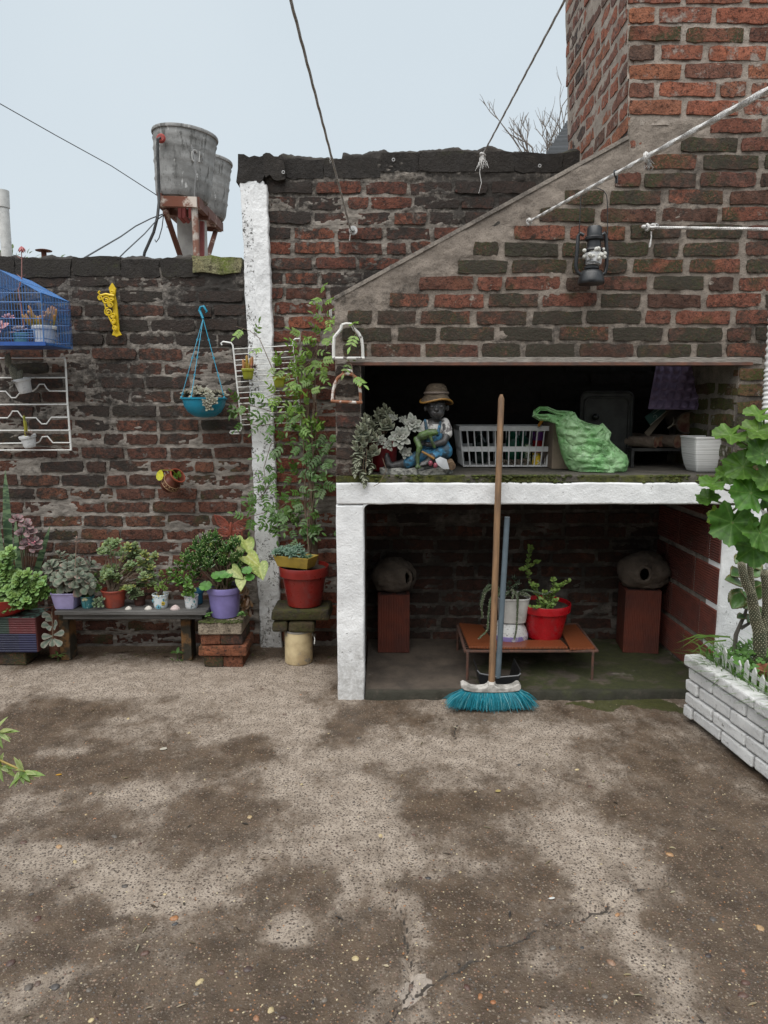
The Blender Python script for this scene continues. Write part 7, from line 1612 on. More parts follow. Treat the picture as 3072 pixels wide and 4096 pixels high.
# left line to the pulley
a_, b_ = D(757, 496, 3.80), D(628, 0, 2.1)
t = rope('clothes_line', 'grey line running overhead down to the small pulley on the tall wall', [back(a_, b_), b_, a_], .0050, ROPEG)
fray(t, D(715, 340, 3.35), 5, .03, ROPEG, 'loose_fibre'); torus(mb := MB(), D(757, 500, 3.795), .010, .004, (1, 0, .3), 12, 6); mb.tube([D(757, 505, 3.795), D(755, 520, 3.79)], .003, 5); obj('knot', mb, ROPEG, t)
pu = thing('pulley', 'small white pulley wheel screwed to the tall wall', 'pulley', D(762, 498, 3.81)); rq = Matrix.Rotation(pi/2, 3, 'X')
obj('wheel', MB().lathe([(.009, -.006), (.021, -.008), (.022, -.005), (.017, 0), (.022, .005), (.021, .008), (.009, .006)], D(763, 498, 3.808), 24, rq), mat('white_nylon', (.6, .6, .6), .5), pu); obj('bolt', MB().lathe([(.008, -.012), (.009, -.004), (.008, .03)], D(763, 498, 3.808), 10, rq), TIN, pu)
# middle line tied at the wall top
a_, b_ = D(1045, 330, 3.80), D(1220, 0, 2.5)
t = rope('clothes_line', 'grey line tied with a frayed white end at the tall wall top', [back(a_, b_), b_, a_], .0044, ROPEG)
torus(mb := MB(), a_+V(-.005, 0, -.01), .012, .006, (.5, .3, 1), 12, 6); obj('knot', mb, ROPE, t); fray(t, a_+V(-.008, -.006, -.02), 22, .075, ROPE); mb = MB(); mb.tube([D(1040, 350, 3.79), D(1036, 372, 3.79), D(1040, 395, 3.79), D(1034, 418, 3.79)], [.003, .0024, .0018, .001], 5); obj('tail', mb, ROPE, t)
# thick white line across the hood
a_, b_ = D(1143, 479, 3.088), D(1659, 195, 1.2)
t = rope('clothes_line', 'thick white line crossing in front of the hood from upper right', [back(a_, b_), b_, a_], .0061, ROPE)
torus(mb := MB(), a_+V(.0, .0, 0), .010, .006, (.8, .5, .3), 12, 6); obj('knot', mb, ROPE, t)
p_ = a_.lerp(b_, 1-(D(1490, 290, 1.7)-b_).length/(a_-b_).length) if False else a_.lerp(b_, .72); torus(mb := MB(), p_+V(0, 0, -.002), .009, .0052, (1, -.8, .3), 12, 6); obj('knot', mb, ROPE, t); fray(t, p_+V(.004, 0, -.008), 12, .03, ROPEG)
p_ = a_.lerp(b_, .60); torus(mb := MB(), p_, .0085, .003, (1, -.8, .3), 12, 6); mb.tube([p_+V(.002, 0, -.006), p_+V(.003, 0, -.022)], .0035, 6); obj('dark_tie', mb, BLK, t)
# horizontal line to the right
a_, b_ = D(1398, 491, 3.083), D(1662, 495, 2.75)
t = rope('clothes_line', 'white line knotted to the hood and running right', [b_+(b_-a_)*3, b_, a_], .006, ROPE)
mb = MB(); torus(mb, a_+V(.0, 0, 0), .011, .0055, (1, .2, .1), 12, 6); torus(mb, a_+V(.022, -.003, .002), .009, .005, (.6, .8, .3), 12, 6); mb.ell(a_+V(-.014, 0, .002), (.010, .008, .008), 8, 6); obj('knot', mb, ROPE, t); mb = MB(); q = D(1407, 500, 3.08); mb.tube([q, q+V(.001, 0, -.025), q+V(-.002, 0, -.05), q+V(-.004, 0, -.062)], [.0035, .0025, .0045, .003], 6); obj('tail', mb, ROPE, t)
for x, y, d, lab in ((850, 345, 3.815, 'white screw eye near the top of the tall wall, middle'), (1166, 358, 3.815, 'white screw eye near the top of the tall wall beside the slope'), (612, 372, 3.81, 'bent wire hook near the column at the wall top'), (1418, 487, 3.09, 'tiny white screw eye above the right-hand line')):
    torus(mb := MB(), D(x, y, d-.012), .0065, .0022, (0, 1, .2), 14, 6); mb.tube([D(x, y, d-.012)+V(0, .002, -.006), D(x, y, d+.02)+V(0, 0, -.008)], .002, 5); tag(obj('screw_eye', mb, mat('white_nylon', (.6, .6, .6)), None, loc=D(x, y, d)), lab, 'hook')
# ================================================================== LANTERN
def ZN(x, y, d=3.03): return D(*fx(2200, 0, 1.843, x, y), d)
ln = thing('storm_lantern', 'black kerosene storm lantern hung on the hood', 'lantern', ZN(300, 2095)); BL = mat('black_lantern_enamel', (.012, .013, .015), .38, c2=(.03, .032, .035), sc=25)
lc = ZN(302, 2095); k_ = 3.02/2880/1.843*.99
obj('tank', MB().lathe([(.050, 0), (.053, .004), (.053, .012), (.049, .026), (.046, .038), (.040, .050), (.028, .056), (.02, .058)], lc, 32), BL, ln)
zt = ZN(302, 1665).z-lc.z
obj('cowl', MB().lathe([(.036, zt-.10), (.038, zt-.095), (.036, zt-.09), (.028, zt-.083), (.027, zt-.06), (.037, zt-.054), (.038, zt-.046), (.034, zt-.042), (.030, zt-.04), (.029, zt-.008), (.024, zt-.002), (.01, zt)], ZN(312, 2095), 32), BL, ln)
for pts in ([(250,1735),(222,1720),(208,1740),(200,1850),(190,1960),(200,2005),(235,2030)], [(375,1735),(400,1720),(412,1740),(418,1850),(418,1960),(408,2010),(375,2030)]): obj('side_tube', MB().tube([ZN(*q) for q in pts], .0075, 10), BL, ln)
obj('bail', MB().tube([ZN(*q, 3.03) for q in ((215,1730),(220,1600),(228,1450),(250,1410),(300,1390),(345,1385),(395,1405),(418,1440),(423,1500),(424,1600),(424,1725))], .0018, 6), BL, ln)
for x in (215, 420): torus(mb := MB(), ZN(x, 1722), .006, .002, (1, 0, 0), 12, 5); obj('bail_ear', mb, BL, ln)
obj('burner', MB().lathe([(.024, .055), (.03, .06), (.03, .066), (.022, .075), (.012, .08)], lc, 24), BL, ln)
mb = MB()
for k in range(3): torus(mb, lc+V(0, 0, .078+.006*k), .034-.002*k, .0014, (0, 0, 1), 20, 5)
obj('wire_guard', mb, BL, ln); obj('lift_lever', MB().tube([ZN(418, 1900), ZN(435, 1870), ZN(430, 1850), ZN(415, 1860)], .002, 5), BL, ln)
cp = ZN(320, 1955, 3.03); pt = thing('cactus_cup', 'white cup of clustered white ball cactus inside the lantern', 'potted plant', cp)
obj('cup', MB().lathe([(.026, 0), (.03, .002), (.036, .04), (.037, .046), (.034, .046), (.03, .03)], cp, 24), plastic('scuffed_white_pot', (.66, .67, .68)), pt)
BALL = mat('white_cactus_wool', (.78, .77, .72), .95, c2=(.34, .34, .30), sc=420, lo=.5, hi=.6, bump=.8, bs=600)
for k in range(42):
    a = R.uniform(0, 6.3); q = sqrt(R.random())*.044; o = obj('cactus_ball', MB().ell(cp+V(cos(a)*q*1.0-.004, sin(a)*q*.6-.018-.01*(1-q/.044), .035+R.uniform(-.018, .024)), R.uniform(.006, .0095), 10, 7, jit=.06), BALL, pt)
# ================================================================== BEYOND THE WALL
def ZK(x, y, d): return D(*fx(0, 350, 1.659, x, y), d)
CEMT = NT('asbestos_cement'); v = CEMT.coord('Object'); mp = CEMT.node('ShaderNodeMapping'); mp.inputs['Scale'].default_value = (1, 1, .25); CEMT.l(v, mp.inputs[0])
cc = CEMT.mix(CEMT.ramp(CEMT.noise(v, 3, 5, .65), .35, .65), (.30, .30, .295), (.17, .17, .165)); cc = CEMT.mix(CEMT.ramp(CEMT.noise(mp.outputs[0], 11, 5, .7), .52, .62), cc, (.11, .11, .105)); cc = CEMT.mix(CEMT.ramp(CEMT.noise(mp.outputs[0], 14, 4, .7), .63, .7), cc, (.48, .48, .47))
CEMT = CEMT.done(cc, .85, CEMT.bump(CEMT.noise(v, 25, 4), .3, .02)); RST = mat('rusted_steel', (.11, .04, .025), .8, c2=(.36, .27, .22), sc=3.2, lo=.56, hi=.66, bump=.3)
def tank(lab, c, rt, rb, H, tilt, letters=False):
    t = thing('water_tank', lab, 'water tank', c, 'cement water tanks on the tower'); rot = Euler(tilt).to_matrix(); pr = [(rb*.75, 0), (rb*.93, .02*H), (rb, .07*H)]; ribs = (.30, .53, .74, .87)
    for k in range(1, 25):
        q = .07+.88*k/24; r_ = rb+(rt-rb)*q; pr.append((r_+(.012 if min(abs(q-z) for z in ribs) < .019 else 0), q*H))
    pr += [(rt*1.035, .955*H), (rt*1.045, .975*H), (rt*1.03, H), (rt*.96, H), (rt*.95, .93*H), (rt*.93, .8*H)]
    o = obj('vessel', MB().lathe(pr, c, 56, rot), CEMT, t)
    obj('lid', MB().lathe([(rt*.95, .985*H), (rt*.6, 1.01*H), (rt*.1, 1.02*H)], c, 40, rot), CEMT, t)
    if letters:
        mb = MB()
        def P(a_deg, z): r_ = (rb+(rt-rb)*z)+.014; a = radians(a_deg); return Vector(c)+rot @ V(cos(a)*r_, sin(a)*r_, z*H)
        def stroke(pts, w_=.016): mb.tube([P(*q) for q in pts], w_, 4)
        stroke([(-52, .64), (-54, .665), (-57, .665), (-60, .64), (-61, .58), (-60, .53), (-57, .51)]); stroke([(-46, .52), (-46.5, .66), (-40, .53), (-39.5, .66)]); obj('stencil_letters', mb, mat('faded_white', (.46, .46, .45), .9), t)
    return t
tk = tank('nearer grey cement water tank with faded letters on the tower', ZK(1215, 772, 11.7)+V(0, 0, .02), .475, .40, .98, (0, .075, 0), True)
tank('farther grey cement water tank half hidden by the first', ZK(1345, 872, 13.6), .47, .40, 1.0, (0, .075, 0))
obj('pipe_fitting', MB().lathe([(.05, -.02), (.07, 0), (.05, .03)], ZK(1068, 338, 11.2), 14, Matrix.Rotation(pi/2, 3, 'X')), mat('red_fitting', (.35, .05, .04), .5), tk)
obj('overflow_hose', MB().tube([ZK(1062, 335, 11.15), ZK(1047, 342, 11.1), ZK(1047, 450, 11.1), ZK(1053, 600, 11.1), ZK(1055, 760, 11.1), ZK(1045, 860, 11.0), ZK(1020, 960, 11.0), ZK(960, 1095, 11.0), ZK(940, 1200, 11.0)], .022, 8), BLK, tk)
obj('thin_cable', MB().tube([ZK(1270, 380, 11.2), ZK(1292, 470, 11.19), ZK(1298, 580, 11.2), ZK(1290, 730, 11.25)], .009, 5), mat('grey_cable', (.25, .25, .25), .7), tk)
tt_ = thing('tank_tower', 'rusty steel platform on a concrete post holding the tanks', 'tower', V(ZK(1280, 1000, 12.5).x, 12.5, 0))
def beam(name, a_, b_, h, w_, m_=RST): d = (b_-a_); n_ = d.cross(V(0, 0, 1)).normalized()*w_; u = V(0, 0, h); obj(name, MB().hexa([a_-n_, b_-n_, b_+n_, a_+n_], [a_-n_+u, b_-n_+u, b_+n_+u, a_+n_+u]), m_, tt_, False)
RFB = mat('peeling_rust', (.15, .05, .028), .8, c2=(.55, .48, .42), sc=2.6, lo=.46, hi=.54, bump=.3)
beam('front_beam', ZK(1066, 790, 11.2), ZK(1310, 798, 11.2), .145, .04, RFB); beam('side_beam', ZK(1306, 796, 11.2), ZK(1468, 955, 13.9), .15, .04); beam('side_beam', ZK(1060, 792, 11.25), ZK(1228, 942, 14.0), .20, .03); beam('rear_beam', ZK(1228, 942, 14.0), ZK(1468, 958, 13.95), .20, .03)
beam('cross_beam', ZK(1120, 850, 12.1), ZK(1390, 880, 12.1), .12, .05); beam('cross_beam', ZK(1180, 900, 13.0), ZK(1430, 925, 13.0), .12, .05)
pc = ZK(1278, 1000, 12.4); obj('post', MB().box((pc.x, 12.4, pc.z/2+.55), (.40, .36, pc.z+1.1)), mat('grey_concrete_post', (.40, .39, .37), .85, c2=(.28, .27, .26), sc=3, bump=.3), tt_, False)
def strut(a_, b_, r_=.035, m_=None): b2 = a_+(b_-a_)*1.4; obj('strut', MB().tube([a_, b2], r_, 8), m_ or RST, tt_)
strut(ZK(1098, 825, 11.3), ZK(1190, 1100, 12.1), .045); strut(ZK(1430, 955, 13.8), ZK(1385, 1105, 12.9), .045); 
REDPIPE = mat('red_pipe', (.24, .05, .045), .6)
for q in ([(1290,800,11.25),(1298,950,11.25),(1306,1180,11.25)],): obj('pipe', MB().tube([ZK(*p_) for p_ in q], .05, 8), mat('peeling_pipe', (.42, .38, .34), .7, c2=(.2, .09, .06), sc=3, lo=.45, hi=.55), tt_)
obj('pipe', MB().tube([ZK(1341, 890, 12.2), ZK(1341, 1180, 12.2)], .04, 8), REDPIPE, tt_)
for x in (1195, 1222, 1265): obj('pipe', MB().tube([ZK(x, 800, 11.5), ZK(x, 860, 11.5), ZK(x+30, 890, 11.6)], .035, 8), REDPIPE, tt_)
for pts, lab in (([(1080,840,11.6),(1000,870,11),(900,920,10),(800,990,9),(625,1092,8),(560,1130,7.6)], 'slack black cable drooping from the tower, upper one'), ([(1080,850,11.6),(1040,880,11),(960,970,10),(830,1090,9),(790,1130,8.8)], 'slack black cable drooping from the tower, lower one'), ([(1085,845,11.6),(1075,930,11.5),(1055,1000,11.5),(1035,1028,11.5),(1028,1010,11.5)], 'short curled wire end hanging below the tank'), ([(1090,845,11.6),(1110,890,11.6),(1125,930,11.6),(1105,925,11.6)], 'curled cable loop beside the tower strut')):
    tag(obj('cable', MB().tube([ZK(*p_) for p_ in pts], .0085, 6), mat('dark_cable', (.06, .065, .07), .6), None), lab, 'cable')
tag(obj('cable', MB().tube([D(-260, 90, 9), D(0, 224, 10), D(120, 292, 10.4), D(240, 358, 10.9), D(330, 416, 11.3), ZK(1040, 715, 11.4)], .0065, 6), mat('dark_cable', (.06, .065, .07)), None), 'thin cable sloping across the sky to the tank', 'cable')
vp = thing('vent_pipe', 'white vent pipe standing beyond the low wall at left edge', 'pipe', V(ZK(25, 1000, 6).x, 6, 0)); PVC = plastic('white_pvc', (.62, .62, .60))
zt = ZK(20, 745, 6).z; obj('pipe', MB().tube([V(ZK(30, 1000, 6).x, 6, 0), V(ZK(20, 750, 6).x, 6, zt)], .04, 20), PVC, vp); obj('collar', MB().tube([V(ZK(20, 770, 6).x, 6, zt-.06), V(ZK(20, 730, 6).x, 6, zt+.07)], .048, 20), PVC, vp)
cpv = ZK(290, 1082, 6); vt = thing('roof_cowl', 'flat rusty vent cowl just above the low wall', 'vent', V(cpv.x, 6, 0)); obj('cap', MB().lathe([(.008, .010), (.04, .007), (.064, 0), (.062, -.004), (.02, -.003)], cpv, 28), RST, vt); obj('stack', MB().tube([V(cpv.x, 6, 0), V(cpv.x, 6, cpv.z)], .02, 14), RST, vt)
# corrugated roof and bare tree
rf = thing('corrugated_roof', 'dark corrugated shed roof beside the chimney', 'roof', V(D(1210, 300, 7).x, 7, 0)); n = 46; Q = [D(1180, 335, 6.6), D(1250, 330, 6.6), D(1250, 232, 9), D(1226, 262, 9)]
mb = MB(); vs = []
for i in range(n+1):
    s_ = i/n; a_, b_ = Q[0].lerp(Q[3], s_), Q[1].lerp(Q[2], s_); u = V(0, 0, .03*sin(s_*n*pi/2.3)); vs += [a_+u, b_+u+V(1.2, 0, 0)]
mb.add(vs, [(2*i, 2*i+1, 2*i+3, 2*i+2) for i in range(n)]); o = obj('sheets', mb, mat('dark_corrugated', (.022, .024, .027), .6), rf); s2 = o.modifiers.new('solid', 'SOLIDIFY'); s2.thickness = .01
obj('shed_wall', MB().box((Q[1].x+.75, 8.2, Q[0].z/2-.1), (1.3, 2.4, Q[0].z-.25)), M_CEM, rf, False)
tr = thing('bare_tree', 'leafless bare tree beyond the tall wall left of the chimney', 'tree', V(D(1165, 320, 14).x, 14, 0)); tb_ = D(1172, 400, 14); TWIG = mat('grey_twig', (.21, .185, .165), .9)
obj('trunk', MB().tube([V(tb_.x, 14, 0), V(tb_.x+.05, 14, tb_.z*.5), tb_], [.16, .13, .10], 10), TWIG, tr)
mb = MB(); rt_ = random.Random(9)
def branch(p_, d, L, r_, dep):
    n = 4; pts = [p_]; q = p_.copy(); dd = d.copy()
    for k in range(n): dd = (dd+V(rt_.uniform(-.18, .18), rt_.uniform(-.18, .18), rt_.uniform(-.05, .16))).normalized(); q = q+dd*L/n; pts.append(q.copy())
    mb.tube(pts, [r_*(1-.14*k) for k in range(n+1)], 5, False)
    if dep == 0: return
    for k in range(rt_.choice([3, 4])):
        i = rt_.choice([1, 2, 3, 4]); ax = V(rt_.uniform(-1, 1), rt_.uniform(-1, 1), rt_.uniform(0, .7)).normalized(); branch(pts[i], (dd*.8+ax*.75).normalized(), L*rt_.uniform(.45, .68), r_*.58, dep-1)
for dx, L in ((-.35, 1.9), (.0, 2.1), (.3, 2.0), (-.2, 1.7), (.5, 1.5), (-.5, 1.5), (.15, 1.8)): branch(tb_-V(0, 0, .3), V(dx, rt_.uniform(-.3, .3), 1).normalized(), L*.56, .026, 3)
tag(obj('crown', mb, TWIG, tr), kind='stuff')
mb = MB(); bs_ = ZK(30, 1090, 8)
for k in range(260): p_ = bs_+V(R.gauss(0, .13), R.gauss(0, .3), R.gauss(-.16, .10)); leaf(mb, p_, (R.uniform(-1, 1), R.uniform(-1, 1), R.uniform(-.3, 1)), (R.uniform(-1, 1), -.5, 1), .07, .025, 'lance', 0, -.2, .2, vary((.10, .15, .06), .3))
bst = thing('far_shrub', 'bit of green shrub peeking over the low wall at the pipe', 'shrub', V(bs_.x, 8, 0)); obj('crown', mb, LEAF, bst); obj('trunk', MB().tube([V(bs_.x, 8, 0), bs_], .05, 8), TWIG, bst)
# ================================================================== WHITE BRICK PLANTER
u_ = V(.125, -.992, 0); nrm_ = V(-.992, -.125, 0); C0 = V(1.272, 2.872, 0); PH = .290; Lp = 1.55
pln = thing('brick_planter', 'white-painted brick planter at the right edge', 'planter', C0)
WB = NT('white_painted_brick'); p = WB.pos(); cc = WB.mix(WB.ramp(WB.noise(p, 9, 4), .3, .7), (.80, .80, .79), (.64, .64, .635)); cc = WB.mix(WB.ramp(WB.noise(p, 70, 5, .75), .56, .68), cc, (.40, .39, .38)); cc = WB.mix(WB.ramp(WB.noise(p, 24, 6, .75), .66, .72), cc, (.10, .09, .08)); WB = WB.done(cc, .7, WB.bump(WB.noise(p, 90, 5, .75), 1., .01))
def pbrick(name, s0, s1, z0, z1, off, me=None):
    a_ = C0+u_*s0-nrm_*0; b_ = C0+u_*s1; i_ = -nrm_*.055; o_f = nrm_*off
    j = lambda: V(R.uniform(-.002, .002), R.uniform(-.003, .003), R.uniform(-.0025, .0025))
    P0 = [a_+o_f, b_+o_f, b_+i_, a_+i_]; mb = MB(); mb.hexa([q+V(0, 0, z0)+j() for q in P0], [q+V(0, 0, z1)+j() for q in P0]); o = obj(name, mb, WB, pln, False, .007); return o
for r_ in range(4):
    s_ = [-.012, -.006, -.014, .0][r_]; first = [.06, .19, .09, .17][r_]; k = 0; z0 = .030+r_*.0545
    while s_ < Lp:
        L = first if k == 0 else R.uniform(.185, .205); pbrick('brick', s_, min(s_+L, Lp), z0, z0+.047, R.uniform(.002, .009)); s_ += L+.010; k += 1
s_ = -.018
while s_ < Lp: L = R.uniform(.2, .24); pbrick('cap_brick', s_, s_+L, PH-.042, PH, .016); s_ += L+.004
ci = lambda a_, b_, z: C0+u_*a_-nrm_*b_+V(0, 0, z)
obj('mortar_core', MB().hexa([ci(.03, .05, .0), ci(Lp, .05, .0), ci(Lp, .09, .0), ci(.03, .09, .0)], [ci(0, .006, PH-.04), ci(Lp, .006, PH-.04), ci(Lp, .08, PH-.04), ci(0, .08, PH-.04)]), mat('planter_mortar', (.22, .21, .20), .9, c2=(.55, .55, .54), sc=20, lo=.45, hi=.6, bump=.6), pln, False)
obj('end_wall', MB().hexa([ci(-.008, .056, 0), ci(.05, .056, 0), ci(.05, .62, 0), ci(-.008, .62, 0)], [ci(-.008, .056, PH-.03), ci(.05, .056, PH-.03), ci(.05, .62, PH-.03), ci(-.008, .62, PH-.01)]), WB, pln, False, .004)
obj('soil', MB().hexa([ci(.05, .058, .02), ci(Lp, .058, .02), ci(Lp, .62, .02), ci(.05, .62, .02)], [ci(.05, .058, .25), ci(Lp, .058, .25), ci(Lp, .62, .25), ci(.05, .62, .25)]), SOIL, pln, False)
obj('inner_wall', MB().hexa([ci(0, .62, 0), ci(Lp, .62, 0), ci(Lp, .72, 0), ci(0, .72, 0)], [ci(0, .62, PH), ci(Lp, .62, PH), ci(Lp, .72, PH), ci(0, .72, PH)]), WB, pln, False)
# little picket edging
FW = plastic('grubby_white_pickets', (.60, .60, .58), dirt=(.3, .29, .27), dlo=.55, dhi=.75)
pk_ = thing('picket_edging', 'miniature white plastic picket fence along the planter edge', 'picket fence', ci(.1, .115, .24))
for k in range(24):
    s_ = .09+k*.047; h_ = .358+.012*sin(k*1.9); w_ = .0125
    ol = [ci(s_-w_, .062, .25), ci(s_+w_, .062, .25), ci(s_+w_, .062, h_-.018), ci(s_, .062, h_), ci(s_-w_, .062, h_-.018)]; n = 5; mb = MB(); mb.add(ol+[p_-nrm_*.006 for p_ in ol], [tuple(range(n)), tuple(range(2*n-1, n-1, -1))]+[((q+1) % n, q, n+q, n+(q+1) % n) for q in range(n)]); obj('picket', mb, FW, pk_, False, .001)
for z in (.275, .312): mb = MB(); mb.hexa([ci(.08, .070, z), ci(1.2, .070, z), ci(1.2, .074, z), ci(.08, .074, z)], [ci(.08, .070, z+.011), ci(1.2, .070, z+.011), ci(1.2, .074, z+.011), ci(.08, .074, z+.011)]); obj('rail', mb, FW, pk_, False)
# grass and clover
mb = MB(); rg_ = random.Random(21)
for k in range(2600):
    s_ = rg_.uniform(.0, .75)**1.2; b_ = ci(s_, rg_.uniform(.045, .5), .24); L = rg_.uniform(.07, .21); az = rg_.gauss(pi*.95, 1.1); el = rg_.uniform(.35, 1.4); d = V(cos(az)*cos(el), sin(az)*cos(el), sin(el)); p1_ = b_+d*L*.5; d2 = (d+V(cos(az)*.5, sin(az)*.5, -.55)).normalized(); p2_ = p1_+d2*L*.5; w_ = rg_.uniform(.0014, .0028); s2_ = d.cross(V(0, 0, 1)).normalized()*w_; k_ = vary((.095, .20, .035), .3, rg_)
    mb.add([b_-s2_, b_+s2_, p1_-s2_, p1_+s2_, p2_], [(0, 1, 3, 2), (2, 3, 4)], k_)
for (x0, y0, x1, y1) in ((560,1260,0,1340),(500,1240,40,1420),(700,1260,160,1350),(650,1300,160,1480),(940,1720,780,1900)):
    a_, b_ = DG(*fx(2700, 2150, 3.161, x0, y0), .30), None; a_.y = 2.72; a_.x = D(*fx(2700, 2150, 3.161, x0, y0), 2.72).x; a_.z = D(*fx(2700, 2150, 3.161, x0, y0), 2.72).z; b_ = D(*fx(2700, 2150, 3.161, x1, y1), 2.74); s2_ = V(0, 0, .0035); m_ = a_.lerp(b_, .5)+V(0, 0, .022)
    mb.add([a_-s2_, a_+s2_, m_-s2_, m_+s2_, b_], [(0, 1, 3, 2), (2, 3, 4)], (.14, .25, .05))
for k in range(210): s_ = rg_.uniform(.0, .8); p_ = ci(s_, rg_.uniform(.05, .45), .27+rg_.uniform(.0, .08)); clover(mb, p_, rg_.uniform(.014, .024), (rg_.uniform(-.5, .1), -.5, 1), (.085, .20, .035), 3)
gs = obj('planter_grass', mb, LEAF, None); tag(gs, 'grass and clover growing in the white planter', 'grass', kind='stuff')
# spiny cactus
def Z6(x, y, d): return D(*fx(2700, 2150, 3.161, x, y), d)
cs = thing('column_cactus', 'dark column cactus with pale spine dots in the planter', 'cactus', Z6(1080, 1560, 2.75)); CAC = mat('cactus_skin', (.045, .052, .028), .7, c2=(.085, .075, .045), sc=14, bump=.4)
dots = MB()
def cactus(pts, rr_, spine=(.5, .47, .36)):
    P = [Z6(*p_) for p_ in pts]; Q = []; RR = []
    for i in range(len(P)-1):
        for k in range(6): Q.append(P[i].lerp(P[i+1], k/6)); RR.append(rr_[i]+(rr_[i+1]-rr_[i])*k/6)
    Q.append(P[-1]); RR.append(rr_[-1]); Q = [(Q[max(i-1, 0)]+Q[i]*2+Q[min(i+1, len(Q)-1)])/4 for i in range(len(Q))]
    obj('stem', MB().tube(Q, RR, 12), CAC, cs)
    acc = 0
    for i in range(len(Q)-1):
        tg = (Q[i+1]-Q[i]); L = tg.length; tg.normalize(); n_, a_, b_ = tg, tg.orthogonal().normalized(), None; b_ = tg.cross(a_); m_ = max(1, int(L/.0065))
        for q in range(m_):
            acc += 1
            for k in range(11): a = 2*pi*(k+.5*(acc % 2))/11; r_ = RR[i]; dots.ell(Q[i].lerp(Q[i+1], q/m_)+(a_*cos(a)+b_*sin(a))*r_, R.uniform(.0016, .0024), 4, 3)
cactus([(1060,1170,2.76),(1020,1050,2.76),(980,800,2.76),(950,640,2.76),(955,480,2.76),(945,330,2.76),(945,240,2.76)], [.023, .021, .019, .016, .0115, .0105, .007])
cactus([(960,700,2.75),(900,600,2.75),(860,450,2.75),(842,340,2.75),(835,285,2.75)], [.015, .016, .015, .014, .007])
cactus([(1090,1150,2.77),(1150,1020,2.77),(1165,850,2.77),(1155,600,2.77),(1135,470,2.77),(1130,405,2.77)], [.021, .018, .017, .016, .016, .009])
cactus([(1078,2010,2.76),(1075,1500,2.76),(1070,1300,2.76),(1065,1150,2.76)], [.025, .024, .025, .023])
cactus([(1150,2010,2.78),(1150,1500,2.78),(1150,1250,2.78),(1130,1120,2.78)], [.02, .02, .02, .017])
tag(obj('spine_dots', dots, mat('cream_spines', (.52, .48, .34), .8), cs), kind='stuff')
# thick-leaved kalanchoe
kl = thing('planter_kalanchoe', 'kalanchoe with thick toothed green leaves on a bare stem in the planter', 'plant', Z6(770, 1290, 2.88)); sm = MB()
sm.tube([V(Z6(760,1290,2.88).x, 2.88, .23), Z6(770,1230,2.88), Z6(830,1090,2.88), Z6(880,980,2.88), Z6(920,850,2.88), Z6(940,700,2.88), Z6(930,500,2.88), Z6(920,320,2.88)], [.010, .009, .008, .007, .006, .005, .004, .003], 8); sm.tube([Z6(830,1150,2.88), Z6(930,1090,2.88), Z6(960,900,2.86)], [.008, .007, .005], 8); obj('stem', sm, mat('grey_bark_stem', (.13, .115, .10), .9, bump=.4), kl)
def toothleaf(t, b_, e_, n_, W, c1, ce, m_=GLOSS):
    b_, e_, n_ = Vector(b_), Vector(e_), Vector(n_); d = e_-b_; L = d.length; d.normalize(); n_ = (n_-d*n_.dot(d)).normalized(); s_ = d.cross(n_); vs = []; cs_ = []; rows = 18
    for i in range(rows+1):
        t_ = i/rows; w_ = np.interp(t_, [0,.15,.45,.7,.9,1], [.12,.55,1,.85,.4,.03])*(1+.05*(-1)**i)
        for j, uu_ in enumerate((-1, -.5, 0, .5, 1)): vs.append(b_+d*L*t_+s_*uu_*W*.5*w_+n_*(.18*W*abs(uu_)*w_-.12*L*t_*t_)); cs_.append(ce if abs(uu_) == 1 else c1)
    mb = MB(); mb.add(vs, [(i*5+j, i*5+j+1, i*5+j+6, i*5+j+5) for i in range(rows) for j in range(4)], cs_); o = obj('leaf', mb, m_, t); q = o.modifiers.new('solid', 'SOLIDIFY'); q.thickness = .003; return o
for x0, y0, x1, y1, W, d, nn_ in ((850,600,660,510,.07,2.85,(-.2,-.7,1)), (860,700,730,890,.075,2.83,(-.3,-1,.5)), (830,420,720,470,.06,2.87,(-.3,-1,.8)), (930,400,1090,480,.09,2.86,(.3,-1,.6)), (960,330,1120,400,.06,2.88,(.1,-.6,1)), (900,250,770,310,.06,2.87,(-.2,-.6,1)), (850,650,680,800,.05,2.86,(-.8,-1,.4)), (940,650,1090,560,.05,2.85,(0,-.5,1)), (1000,700,1140,700,.07,2.86,(.2,-1,.5)), (950,780,880,890,.06,2.85,(0,-1,.5)), (1030,850,1100,1060,.055,2.84,(.4,-1,.2)), (900,1000,800,1000,.04,2.88,(0,-.6,1)), (960,1000,930,1060,.05,2.87,(0,-1,.4)), (870,680,910,760,.06,2.82,(.3,-1,.3))):
    toothleaf(kl, Z6(x0, y0, d), Z6(x1, y1, d-.03), nn_, W, vary((.10, .19, .06), .2), (.17, .15, .06))
